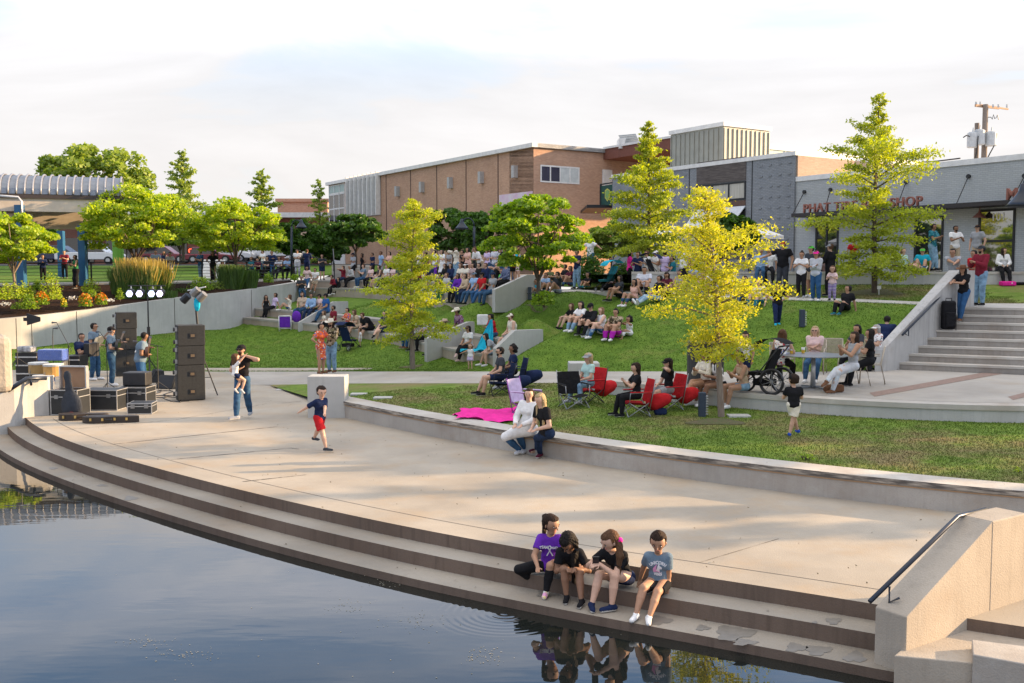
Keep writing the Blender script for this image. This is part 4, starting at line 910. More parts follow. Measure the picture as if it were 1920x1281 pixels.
def tree(kind, name, label, px, pbase, Y, ptop, pcl, rpx, lm, nl, size, bark=BARK, dx=0, zbase=None, group=None, cat='tree', levels=None, seed=1):
    """px trunk column, pbase/ptop/pcl pixel rows of foot, top and crown bottom; rpx crown half width"""
    rng = random.Random(seed); base = AY(px,pbase,Y)
    if zbase is not None: base.z = zbase
    H = AY(px,ptop,Y).z-base.z; hc = AY(px,pcl,Y).z-base.z; Rm = rpx*Y/F; dxw = dx*Y/F
    root = empty(name, base, label, cat, group); m = MB(); cents = []
    tr = max(.05, H*.016) if kind == 'oak' else max(.05,H*.02)
    if kind == 'oak':
        top = Vector((dxw,0,H)); wob = lambda t: Vector((dxw*t+.04*math.sin(5*t+seed),.04*math.cos(4*t+seed),H*t))
        branch_tube(m,[wob(i/9)-Vector((0,0,.1 if i==0 else 0)) for i in range(10)],tr,.012,8)
        nb = 54; az_ = rng.random()*6
        for i in range(nb):
            t_ = (i+.5)/nb; h = hc+(H-hc)*t_**1.05; az_ += 2.4+rng.uniform(-.4,.4)
            prof = levels(t_) if levels else (1-t_)**.75
            Lb = Rm*prof*rng.choice((.55,.8,.95,1.1))*rng.uniform(.85,1.15)
            if Lb < .12: Lb = .12
            up_ = (-.10+.75*t_)*Lb+rng.uniform(-.1,.12)*Lb; o_ = wob(h/H); tip = o_+Vector((math.cos(az_)*Lb,math.sin(az_)*Lb,up_))
            mid = o_.lerp(tip,.5)+Vector((0,0,.10*Lb)); branch_tube(m,[o_,mid,tip],.008+.012*Lb,.004,4)
            w_ = Lb*rng.uniform(.8,1.2)+.15; cents.append((o_,mid,tip,w_,Lb))
        tot = sum(c[3] for c in cents); pts = []
        for o_,mid,tip,w_,Lb in cents:
            k = int(nl*w_/tot); s = RNG.beta(1.9,1.25,k)[:,None]*1.08
            q = (1-s)**2*np.array(o_)+2*s*(1-s)*np.array(mid)+s**2*np.array(tip)
            # twigs: clump leaves round a few spray centres
            ns = max(2,int(4+Lb*5)); cid = RNG.integers(0,ns,k); 
            jit = RNG.normal(size=(ns,3))*np.array([.12,.12,.05])*(.5+.55*Lb); q = q+jit[cid]+RNG.normal(size=(k,3))*np.array([.085,.085,.05])*(.6+.35*Lb)
            pts.append(q)
        C = np.concatenate(pts)
    else:
        nlimb = 7 if kind == 'bud' else 9; npad = 78 if kind == 'bud' else 70
        hs = hc*.75 if kind == 'bud' else hc*.8
        branch_tube(m,[Vector((0,0,-.1)),Vector((dxw*.2,0,hs*.5)),Vector((dxw*.4,0,hs))],tr,tr*.75,8)
        pads = []; cz_ = hc+(H-hc)*.36
        for i in range(npad):
            for _ in range(50):
                x,y,z = rng.uniform(-1,1),rng.uniform(-1,1),rng.uniform(-1,1)
                if .30 < x*x+y*y+z*z < 1.08: break
            wdt = 1.0 if z < 0 else math.sqrt(max(0,1-z*z))*.35+.65
            zz = hc+(H-hc)*(.5+.5*z*.92); pads.append(Vector((dxw+x*Rm*.88*wdt, y*Rm*.88*wdt, zz+.10*Rm*(1-abs(x))*(1 if z<0 else .2)+ (0.08*(H-hc) if kind=='bud' and z<0 else 0)*(x*x+y*y)*-.6)))
        limbs = [(Vector((dxw*.4,0,hs)), Vector((dxw*.4+math.cos(a)*Rm*.45, math.sin(a)*Rm*.45, cz_+rng.uniform(-.1,.25)*(H-hc)))) for a in [2*math.pi*i/nlimb+rng.uniform(-.3,.3) for i in range(nlimb)]]
        limbs.append((limbs[0][0],Vector((dxw,0,hc+(H-hc)*.8))))
        for a,b_ in limbs: branch_tube(m,[a,a.lerp(b_,.5)+Vector((0,0,.05*H)),b_],tr*.5,tr*.22,5)
        for p in pads:
            l = min(limbs,key=lambda q:(q[1]-p).length); branch_tube(m,[l[1],l[1].lerp(p,.5)+Vector((0,0,.05)),p],tr*.2,.006,4)
        pts = []
        for p in pads:
            k = int(nl/npad*rng.uniform(.6,1.5)); rr = Rm*rng.uniform(.13,.27); 
            q = RNG.normal(size=(k,3)); q /= np.linalg.norm(q,axis=1,keepdims=True); q *= (RNG.random((k,1))**.45); q *= np.array([rr,rr,rr*(.36 if kind=='bud' else .55)]); 
            q[:,2] -= .25*(q[:,0]**2+q[:,1]**2)/max(rr,.1); pts.append(q+np.array(p))
        C = np.concatenate(pts)
    m.build('trunk',bark,root,smooth=True)
    V,Fq = leaves(C,size,flat=.5 if kind!='oak' else .8,asp=.45 if kind=='oak' else .8); npmesh('crown',V,Fq,lm,root)
    return root
OAK = lambda t: (1-t)**.62*(.72+.28*math.sin(t*19+.5))
OAKL = lambda t: (.62+.55*math.sin(min(t,.55)/.55*math.pi*.9+.2) if t<.6 else 1.02*((1-t)/.4)**1.1)*(.78+.22*math.sin(t*23))
OAKJ = lambda t: ((.62+.9*math.sin(min(t,.6)/.6*math.pi)*.42) if t<.5 else (1.0-.95*(t-.5)/.5*.9))*(.72+.28*math.sin(t*21+1)) if t<.94 else .14
tree('oak','oak_tree','small bright yellow oak standing on the near lawn',1357,787,20.3,362,672,140,LY,15000,.037,BARK2,dx=-40,levels=OAKJ,seed=5)
tree('oak','oak_tree','tallest conical oak in front of the red shop lettering',1638,548,34,182,520,128,LG,21000,.057,levels=lambda t:(.78+.2*math.sin(t*9) if t<.5 else (1.15*(1-t)/.5)**1.35*.95)*(.8+.2*math.sin(t*25)),seed=9)
tree('oak','oak_tree','tall dark oak with a golden tip before the slate building',1214,545,39.5,232,480,90,LG,19000,.063,levels=lambda t:(.95+.1*math.sin(t*9) if t<.45 else (1.05*(1-t)/.55)**1.25)*(.82+.18*math.sin(t*27)),seed=12)
tree('oak','oak_tree','yellow topped oak in the middle of the far lawn',772,686,32.6,378,632,84,LE,19000,.048,BARK2,dx=6,levels=lambda t:(.75+.35*math.sin(t*6.5+.3) if t<.62 else 1.0*((1-t)/.38)**.8)*(.8+.2*math.sin(t*24)),seed=21)
tree('bud','redbud_tree','broad leafy redbud at the centre above the hill',1009,568,36.3,356,515,108,LB,15000,.07,seed=3,zbase=None)
tree('bud','redbud_tree','bright redbud at the far left beside the flower bed',31,562,43.2,398,498,92,LYB,12000,.07,BARK2,dx=-10,seed=4)
tree('bud','redbud_tree','wide bright redbud above the tall ornamental grasses',256,530,49.5,350,478,118,LYB,16000,.075,seed=6)
tree('bud','redbud_tree','yellow green redbud right of the long haired railing visitors',443,535,52,372,480,92,LYB,12000,.075,seed=8)
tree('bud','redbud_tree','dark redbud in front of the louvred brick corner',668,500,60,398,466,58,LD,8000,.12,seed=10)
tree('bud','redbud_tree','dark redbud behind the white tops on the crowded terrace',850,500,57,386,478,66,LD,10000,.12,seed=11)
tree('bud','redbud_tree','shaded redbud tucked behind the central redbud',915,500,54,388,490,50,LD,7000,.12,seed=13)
tree('bud','redbud_tree','small green tree by the orange wall between the central redbud and the dark oak',1146,520,46,414,486,50,LM,7000,.10,seed=14)
tree('bud','redbud_tree','dark green tree half hidden behind the yellow oak',1362,520,42,400,480,62,LD,8000,.10,seed=15)
tree('round','broadleaf_tree','large broad tree rising behind the pavilion roof',185,480,88,268,400,108,LM,9500,.19,seed=16)
tree('oak','conical_tree','dark conical tree with open top left of centre',345,490,70,286,455,62,LM,5500,.13,levels=lambda t:(1-t)**.6*(.8+.2*math.sin(t*20)),seed=17)
tree('oak','conical_tree','conical tree behind the yellow green redbud',492,490,78,322,470,46,LM,4200,.15,levels=lambda t:(1-t)**.6,seed=18)
tree('oak','slender_tree','slender pale tree left of the brick building corner',601,500,90,338,490,30,LM,2600,.14,levels=lambda t:(1-t)**.5,seed=19)
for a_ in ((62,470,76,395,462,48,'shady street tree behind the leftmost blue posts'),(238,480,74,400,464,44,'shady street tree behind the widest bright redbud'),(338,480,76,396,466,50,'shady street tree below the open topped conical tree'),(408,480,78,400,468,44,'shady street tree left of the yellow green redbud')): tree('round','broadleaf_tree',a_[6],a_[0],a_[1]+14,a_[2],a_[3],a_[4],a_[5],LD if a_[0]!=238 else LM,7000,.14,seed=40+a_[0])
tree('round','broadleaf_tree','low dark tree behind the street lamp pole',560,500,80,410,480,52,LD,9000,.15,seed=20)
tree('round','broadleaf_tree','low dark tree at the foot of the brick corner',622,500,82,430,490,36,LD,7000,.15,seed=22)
# shrubs -------------------------------------------------------------
def shrub(name,label,px,py,Y,w_px,h_px,lm,n,size,cat='shrub',flower=None,group=None):
    b_ = AY(px,py,Y); rx = w_px/2*Y/F; h = h_px*Y/F; root = empty(name,b_,label,cat,group)
    q = RNG.normal(size=(n,3)); q /= np.linalg.norm(q,axis=1,keepdims=True); q *= RNG.random((n,1))**.4; q[:,2] = abs(q[:,2]); lump = 1+.18*np.sin(q[:,0:1]*9+px)*np.cos(q[:,1:2]*7)
    V,Fq = leaves(q*lump*np.array([rx,rx,h])+np.array([0,0,.02]),size); npmesh('foliage',V,Fq,lm,root)
    m = MB()
    for i in range(6): a = i*1.05; m.tube([(0,0,-.1),(rx*.5*math.cos(a),rx*.5*math.sin(a),h*.7)],.012,4)
    m.build('stems',BARK,root)
    if flower:
        n2 = n//4; q = RNG.normal(size=(n2,3)); q[:,2] = abs(q[:,2])+.4; q[:,1] -= .3; q /= np.linalg.norm(q,axis=1,keepdims=True); V,Fq = leaves(q*np.array([rx,rx,h])*1.05,size*.8,flat=.2,asp=.9); npmesh('flowers',V,Fq,flower,root)
    return root
FO = leafm('orange_petal',(.75,.28,.02),(.6,.14,.01),.3); FW = leafm('white_petal',(.75,.75,.72),(.6,.6,.6),.3); FY = leafm('yellow_petal',(.75,.55,.03),(.6,.4,.02),.3)
for (nm,lab,px,py,Y,w_,h_,lm,n,s_,fl) in (
 ('shrub','yellow green bush between the blue posts',97,562,43.6,42,52,LYB,900,.05,None),('shrub','dark round bush below the left blue post',70,545,46.5,18,20,LB,400,.05,None),
 ('shrub','leafy light bush at the left edge of the bed',15,562,42.5,60,32,LYB,900,.05,None),('shrub','bright bush right of the leftmost tree trunk',48,560,43.2,34,30,LYB,700,.05,None),
 ('shrub','green bush beside the orange flowers nearest the left',55,580,42.6,36,28,LB,800,.045,None),('flower_clump','largest clump of orange flowers in the bed',78,572,43,28,24,LB,500,.05,FO),
 ('flower_clump','small yellow orange flower clump in open mulch',120,576,43.5,12,16,LB,220,.045,FY),('flower_clump','rounded clump with yellow orange blooms below the black dress woman',160,575,44.2,26,24,LB,600,.045,FO),
 ('flower_clump','orange flowering clump left of the stage lights',190,572,44.8,24,22,LB,500,.045,FO),('shrub','small green bush between two orange clumps',172,558,45.6,18,16,LB,300,.045,None),
 ('shrub','low golden bush under the railing',170,548,47.2,36,24,LYB,600,.045,None),('shrub','dark small bush left of the tall grasses',225,562,46,16,20,LB,300,.045,None),
 ('shrub','round shrub beside the blue shirted man at the railing',376,545,49.5,46,26,LB,900,.05,None),('shrub','round shrub next to the tall grass tuft under the tree',405,552,50.5,40,28,LM,800,.05,None),
 ('shrub','dark green low shrub at the wall top near the work light',340,558,49,36,18,LD,600,.045,None),('shrub','round clipped bush by the parked bicycle',503,530,53,20,18,LB,500,.045,None),
 ('shrub','round clipped bush left of the white shirted couple',552,526,55,16,12,LB,400,.045,None),('shrub','small sprout bush by the left edge of the bed',30,580,42.4,18,12,LB,200,.04,None),
 ('shrub','leafy shrub under the central redbud tree',1020,572,35.4,46,26,LB,700,.06,None),('shrub','tall dark bush between the central redbud and the dark oak',1108,524,43,56,52,LD,1600,.07,None),
 ('shrub','dark hedge bush right of the small green tree',1165,528,42,50,38,LD,1200,.07,None),('shrub','dark bush behind the seated woman in the tank top',1302,533,39,42,46,LD,1000,.06,None),
 ('shrub','green plant on the bench wall near the teal shirt man',1737,511,36.2,26,24,LB,400,.05,None),('shrub','low plants on the bench wall left of the tallest oak',1590,511,36.6,40,14,LB,400,.05,None),
 ('shrub','low green weed against the seat wall near the right edge',1908,893,14.9,22,14,LYB,120,.018,None),('shrub','low weed clump behind the seat wall cap',1512,862,15.9,38,10,LB,160,.018,None)):
    shrub(nm,lab,px,py,Y,w_,h_,lm,n,s_,'flowers' if fl else 'shrub',fl)
for (px,py,Y,w_) in ((12,574,42,14),(135,562,45,14),(203,567,45,16)): 
    b_ = AY(px,py,Y); n=90; q = RNG.normal(size=(n,3))*np.array([w_*Y/F*.3,.1,.04])+np.array([0,0,.1]); root = empty('white_flowers',b_,{12:'tuft of white flowers at the far left of the bed',135:'white flower tuft beneath the black dress woman',203:'white flower tuft right of the orange clumps'}[px],'flowers'); V,Fq = leaves(q,.03,.2,.9); npmesh('petals',V,Fq,FW,root)
def grass_tuft(label,px,py,Y,w_px,h_px,plume,n,mats):
    b_ = AY(px,py,Y); root = empty('ornamental_grass',b_,label,'grass clump','ornamental grasses on the bed'); rx = w_px/2*Y/F; h = h_px*Y/F
    for nm,cnt,c0,mt,wd in (('blades',n,0,mats[0],.012),)+((('plumes',plume,.5,mats[1],.02),) if plume else ()):
        x = RNG.uniform(-rx,rx,cnt); y = RNG.uniform(-rx*.4,rx*.4,cnt); hh = h*RNG.uniform(.6,1.0 if nm=='plumes' else .8,cnt); ln = RNG.normal(0,.12,cnt)*h
        B = np.c_[x,y,hh*c0*1.1]; T = np.c_[x+ln*(1.0),y+RNG.normal(0,.06,cnt)*h,hh*(1.0)]; 
        if nm=='plumes': B = np.c_[x+ln*.6,y,hh*.55]
        W_ = np.c_[np.full(cnt,wd),RNG.normal(0,.01,cnt),np.zeros(cnt)]; V = np.stack([B-W_,B+W_,T+W_*.4,T-W_*.4],1).reshape(-1,3); npmesh(nm,V,np.arange(4*cnt).reshape(cnt,4),mt,root)
GB = leafm('grass_blade_m',(.10,.17,.03),(.05,.10,.02),.3); GPL = leafm('plume',(.55,.40,.12),(.36,.30,.08),.4)
grass_tuft('dark green grass clump left of the golden plumes',232,552,47.4,40,66,0,900,(GB,GPL)); grass_tuft('tall grass clump with golden plumes behind the stage lights',258,560,47,60,78,620,1400,(GB,GPL)); grass_tuft('right clump of grass with golden plumes',292,558,48,46,72,500,1000,(GB,GPL))
grass_tuft('green grass tuft under the yellow green redbud',432,545,50.8,40,62,0,900,(GB,GPL)); grass_tuft('dense grass tuft right of the yellow green redbud trunk',462,542,51.5,36,46,0,900,(GB,GPL)); grass_tuft('shaded short grass behind the work light',300,562,47.5,60,22,0,700,(GB,GPL))
# lawn blades (nobody could count them) --------------------------------------
def blades(name, mesh_obj, n, h, mt, ymax=60, xr=(-30,16)):
    me = mesh_obj.data; co = np.empty(len(me.vertices)*3); me.vertices.foreach_get('co',co); co = co.reshape(-1,3)
    T = []
    for p in me.polygons:
        v = list(p.vertices)
        for i in range(1,len(v)-1): T.append((v[0],v[i],v[i+1]))
    T = np.array(T); a,b_,c = co[T[:,0]],co[T[:,1]],co[T[:,2]]; ar = np.linalg.norm(np.cross(b_-a,c-a),axis=1)/2; ctr = (a+b_+c)/3
    wgt = ar/np.maximum(ctr[:,1],12)**1.6*((ctr[:,1]<ymax)&(ctr[:,0]>xr[0])&(ctr[:,0]<xr[1])); wgt /= wgt.sum(); k = RNG.choice(len(T),n,p=wgt)
    r1_,r2_ = RNG.random(n),RNG.random(n); f_ = r1_+r2_>1; r1_[f_] = 1-r1_[f_]; r2_[f_] = 1-r2_[f_]
    P_ = a[k]+(b_[k]-a[k])*r1_[:,None]+(c[k]-a[k])*r2_[:,None]
    an = RNG.uniform(0,2*math.pi,n); hh = h*RNG.uniform(.5,1.3,n); wd = .004+.0003*P_[:,1]
    W_ = np.c_[np.cos(an)*wd,np.sin(an)*wd,np.zeros(n)]; tip = P_+np.c_[RNG.normal(0,.4,n)*hh,RNG.normal(0,.4,n)*hh,hh]
    V = np.stack([P_-W_,P_+W_,tip],1).reshape(-1,3); o = npmesh(name,V,np.arange(3*n).reshape(n,3),mt); tag(o,kind='stuff'); return o
LB1 = leafm('lawn_blade',(.13,.22,.035),(.06,.12,.018),.35)
blades('lawn_grass',lawn1,80000,.026,GR1,26); blades('hill_grass',lawn2,110000,.030,GR2,50,(-28,16)); blades('upper_grass',upgrass,15000,.04,GR1,40)
# off-frame neighbours that throw the long evening shadows
for (x,y,z,h,r_,sd_) in ((20.5,15.4,.3,8.0,.8,31),(19.5,16.5,.6,4.1,.9,32),(23,18.9,.6,9,1.5,33)):
    px_,py_ = PX((x,y,z)); 
    rt = tree('oak','oak_tree',{31:'young oak just outside the right edge, nearer the pond',32:'young oak outside the right edge, nearer the shops',33:'tall oak outside the right edge beside the shop corner'}[sd_],px_,PX((x,y,z))[1],y,PX((x,y,z+h))[1],PX((x,y,z+1.6))[1],r_*F/y,LG,9000,.08,levels=OAK,seed=sd_)
    rt.location = (x,y,z)
# ================================================================ people
def nets(D, h, org):
    S = D < 0
    c = np.zeros(tuple(n-1 for n in D.shape), np.int8); offs8 = [(a,b_,e) for a in (0,1) for b_ in (0,1) for e in (0,1)]
    nx,ny,nz = D.shape
    for a,b_,e in offs8: c += S[a:nx-1+a, b_:ny-1+b_, e:nz-1+e]
    mask = (c > 0)&(c < 8); I = np.argwhere(mask)
    if len(I) == 0: return None
    idx = np.full(mask.shape, -1, np.int32); idx[mask] = np.arange(len(I))
    vals = [D[I[:,0]+a, I[:,1]+b_, I[:,2]+e] for a,b_,e in offs8]
    pos = np.zeros((len(I),3)); cnt = np.zeros(len(I)); O8 = np.array(offs8, float)
    for i in range(8):
        for ax in range(3):
            if offs8[i][ax] == 0:
                j = offs8.index(tuple(v+(1 if q == ax else 0) for q,v in enumerate(offs8[i])))
                d0,d1 = vals[i],vals[j]; m = (d0<0)!=(d1<0); t = np.where(m, d0/np.where(m,d0-d1,1), 0)
                pos += (O8[i]+(O8[j]-O8[i])*t[:,None])*m[:,None]; cnt += m
    V = (I+pos/cnt[:,None])*h+org
    Fs = []
    for ax in range(3):
        sl0 = [slice(None)]*3; sl1 = [slice(None)]*3; sl0[ax] = slice(0,-1); sl1[ax] = slice(1,None)
        a = S[tuple(sl0)]; b_ = S[tuple(sl1)]; E_ = np.argwhere(a != b_)
        o1,o2 = [(1,2),(2,0),(0,1)][ax]
        ok = (E_[:,o1]>0)&(E_[:,o2]>0)&(E_[:,o1]<D.shape[o1]-1)&(E_[:,o2]<D.shape[o2]-1); E_ = E_[ok]
        s = a[E_[:,0],E_[:,1],E_[:,2]]
        def cell(d1,d2):
            q = E_.copy(); q[:,o1] += d1; q[:,o2] += d2; return idx[q[:,0],q[:,1],q[:,2]]
        q = np.stack([cell(-1,-1),cell(0,-1),cell(0,0),cell(-1,0)],1); q[~s] = q[~s][:,::-1]; Fs.append(q)
    Fq = np.concatenate(Fs); Fq = Fq[(Fq>=0).all(1)]
    return V, Fq
def field(prims, h, cuts=()):
    """prims: (a, b, ra, rb, k[, flat]) rounded cones, blended"""
    A = np.array([p[0] for p in prims]+[p[1] for p in prims]); rr = max(max(p[2],p[3]) for p in prims)
    lo = np.min([np.minimum(p[0],p[1])-max(p[2],p[3]) for p in map(lambda q:(np.array(q[0]),np.array(q[1]),q[2],q[3]),prims)],axis=0)-2.5*h
    hi = np.max([np.maximum(p[0],p[1])+max(p[2],p[3]) for p in map(lambda q:(np.array(q[0]),np.array(q[1]),q[2],q[3]),prims)],axis=0)+2.5*h
    n = np.ceil((hi-lo)/h).astype(int)+1; D = np.full(n, 1.0, np.float32)
    ax = [lo[i]+h*np.arange(n[i]) for i in range(3)]
    for p in prims:
        a = np.array(p[0],float); b_ = np.array(p[1],float); ra,rb,k = p[2],p[3],p[4]; flat = p[5] if len(p)>5 else 0
        m = max(ra,rb)+k+2*h; l0 = np.minimum(a,b_)-m; h0 = np.maximum(a,b_)+m
        i0 = np.maximum(0,((l0-lo)/h).astype(int)); i1 = np.minimum(n,((h0-lo)/h).astype(int)+2)
        X,Y,Z = np.meshgrid(ax[0][i0[0]:i1[0]],ax[1][i0[1]:i1[1]],ax[2][i0[2]:i1[2]],indexing='ij',sparse=True)
        ab = b_-a; L2 = max(ab@ab,1e-9)
        t = ((X-a[0])*ab[0]+(Y-a[1])*ab[1]+(Z-a[2])*ab[2])/L2; tc_ = np.clip(t,0,1)
        d = np.sqrt((X-a[0]-tc_*ab[0])**2+(Y-a[1]-tc_*ab[1])**2+(Z-a[2]-tc_*ab[2])**2)-(ra+(rb-ra)*tc_)
        if flat: d = np.maximum(d,(t-1)*math.sqrt(L2))
        if flat == 2: d = np.maximum(d,(-t)*math.sqrt(L2))
        sl = (slice(i0[0],i1[0]),slice(i0[1],i1[1]),slice(i0[2],i1[2])); O = D[sl]
        if k > 0:
            hh = np.clip(.5+.5*(O-d)/k,0,1); D[sl] = O*(1-hh)+d*hh-k*hh*(1-hh)
        else: D[sl] = np.minimum(O,d)
    if cuts:
        X,Y,Z = np.meshgrid(*ax,indexing='ij',sparse=True)
        for c in cuts: D = np.maximum(D, c(X,Y,Z)).astype(np.float32)
    return D, lo
def half(pt, nrm):
    pt = np.array(pt); nrm = np.array(nrm); return lambda X,Y,Z: (X-pt[0])*nrm[0]+(Y-pt[1])*nrm[1]+(Z-pt[2])*nrm[2]
def notball(c, r): return lambda X,Y,Z: r-np.sqrt((X-c[0])**2+(Y-c[1])**2+(Z-c[2])**2)
def ik(a, tgt, l1, l2, pole):
    a = np.array(a,float); t = np.array(tgt,float); d = t-a; L = np.linalg.norm(d); L2 = min(L,(l1+l2)*.998); u = d/max(L,1e-6)
    x = (l1*l1-l2*l2+L2*L2)/(2*L2); y = math.sqrt(max(0,l1*l1-x*x)); p = np.array(pole,float); p = p-u*(p@u); n_ = np.linalg.norm(p); p = p/n_ if n_>1e-5 else np.array([0,0,1.])
    return a+u*x+p*y, a+u*L2
V3_ = lambda *a: np.array(a, float)
def unit(v): v = np.array(v,float); return v/max(np.linalg.norm(v),1e-9)
SKIN = {k: mat('skin_'+k, c, .55, tuple(x*.85 for x in c), 12, spec=.35) for k,c in dict(fair=(.62,.38,.27),light=(.52,.31,.21),tan=(.40,.22,.135),brown=(.26,.135,.08),dark=(.11,.055,.035)).items()}
HAIR = {k: mat('hair_'+k, c, .7, tuple(x*.5 for x in c), 30, spec=.2, bump=.8, bscale=14, stretch=(4,4,.6)) for k,c in dict(black=(.018,.014,.012),dkbrown=(.035,.019,.012),brown=(.12,.06,.03),ltbrown=(.24,.14,.07),blond=(.52,.38,.20),grey=(.42,.40,.37)).items()}
EYEW = mat('eye_white',(.7,.68,.65),.3); EYED = mat('eye_dark',(.02,.015,.012),.25); LIP = mat('lips',(.42,.14,.11),.5); RUB = mat('sole_white',(.7,.69,.66),.7)
CO = dict(white=(.74,.73,.72), black=(.014,.014,.016), navy=(.015,.025,.07), char=(.045,.05,.06), grey=(.32,.33,.35), ltgrey=(.5,.51,.54), steel=(.15,.21,.27), red=(.50,.02,.025), maroon=(.20,.02,.035), wine=(.09,.015,.03), pink=(.74,.54,.52), hotpink=(.75,.03,.30), lilac=(.58,.47,.68), purple=(.13,.03,.36), magenta=(.40,.02,.36), orange=(.65,.13,.04), peach=(.68,.42,.34), tan=(.50,.38,.26), beige=(.52,.40,.30), cream=(.72,.66,.55), khaki=(.42,.33,.23), brown=(.16,.08,.045), olive=(.10,.12,.05), green=(.03,.16,.06), mint=(.42,.62,.58), teal=(.02,.15,.19), cyan=(.02,.42,.60), blue=(.035,.10,.22), royal=(.02,.07,.36), sky=(.28,.42,.62), denim=(.035,.085,.16), ltdenim=(.20,.32,.43), dkdenim=(.02,.035,.075), lav=(.45,.42,.60), lime=(.12,.6,.08), sblue=(.03,.10,.30))
def cloth(c):
    """'colour' or 'colour/pattern'"""
    key = 'cloth_'+c.replace('/','_')
    if key in MC: return MC[key]
    base, _, pat = c.partition('/'); col = CO[base]; d = 'denim' in base
    m = mat(key, tuple(min(1,x*(1.25 if d else 1.05)) for x in col), .9, tuple(x*(.65 if d else .82) for x in col), 9 if d else 6, bump=.9, bscale=13, spec=.12)
    if pat:
        t = m.node_tree; b_ = t.nodes['Principled BSDF']; tcn = nn(t,'ShaderNodeTexCoord'); prev = t.nodes[m['_ramp']].outputs[0]
        def over(f, c2):
            nonlocal prev
            mxn = nn(t,'ShaderNodeMixRGB'); mxn.inputs[2].default_value = sc(c2); t.links.new(f,mxn.inputs[0]); t.links.new(prev,mxn.inputs[1]); prev = mxn.outputs[0]
        def thr(src, lo, hi):
            r = nn(t,'ShaderNodeMapRange'); r.inputs['From Min'].default_value = lo; r.inputs['From Max'].default_value = hi; t.links.new(src,r.inputs['Value']); return r.outputs[0]
        def vor(s, off=0):
            mpn = nn(t,'ShaderNodeMapping'); mpn.inputs['Location'].default_value = (off,off,off); t.links.new(tcn.outputs['Object'],mpn.inputs[0])
            v = nn(t,'ShaderNodeTexVoronoi'); v.inputs['Scale'].default_value = s; t.links.new(mpn.outputs[0],v.inputs[0]); return v
        def noi(s, off=0):
            mpn = nn(t,'ShaderNodeMapping'); mpn.inputs['Location'].default_value = (off,off,off); t.links.new(tcn.outputs['Object'],mpn.inputs[0])
            v = nn(t,'ShaderNodeTexNoise'); v.inputs['Scale'].default_value = s; v.inputs['Detail'].default_value=2; t.links.new(mpn.outputs[0],v.inputs[0]); return v.outputs[0]
        def wav(s, dr):
            v = nn(t,'ShaderNodeTexWave'); v.bands_direction = dr; v.inputs['Scale'].default_value = s; t.links.new(tcn.outputs['Object'],v.inputs[0]); return v.outputs[1] if len(v.outputs)>1 else v.outputs[0]
        if pat == 'flower':
            over(thr(noi(14),.55,.6),(.45,.05,.06)); over(thr(noi(13,5),.57,.62),(.05,.10,.30)); over(thr(noi(16,9),.60,.63),(.7,.6,.5))
        elif pat == 'rose': over(thr(noi(16),.56,.6),(.40,.12,.10)); over(thr(noi(18,4),.6,.63),(.12,.14,.12))
        elif pat == 'leafy': over(thr(noi(13),.54,.58),(.10,.30,.34)); over(thr(noi(15,4),.6,.63),(.02,.03,.05))
        elif pat == 'camo': over(thr(noi(9),.5,.52),(.045,.035,.02)); over(thr(noi(10,4),.56,.58),(.20,.17,.09))
        elif pat == 'plaid':
            for s_,dr,cc in ((9,'X',(.25,.03,.10)),(9,'Z',(.25,.03,.10)),(9,'Y',(.12,.04,.15))): over(thr(wav(s_,dr),.62,.72),cc)
        elif pat == 'stripe': over(thr(wav(7,'Z'),.5,.56),(.04,.045,.05))
        elif pat == 'stripew': over(thr(wav(7,'Z'),.62,.68),(.6,.58,.55))
        elif pat == 'grid': over(thr(wav(14,'Z'),.85,.9),(.25,.3,.45)); over(thr(wav(14,'X'),.85,.9),(.25,.3,.45))
        elif pat == 'tiedye': over(thr(noi(9),.45,.55),(.75,.65,.25)); over(thr(noi(9,4),.52,.6),(.7,.35,.55))
        elif pat == 'rip': over(thr(noi(8),.66,.68),(.5,.35,.28)); over(thr(noi(5,3),.5,.7),(.5,.6,.66))
        t.links.new(prev,b_.inputs['Base Color'])
    return m
PCOUNT = 0
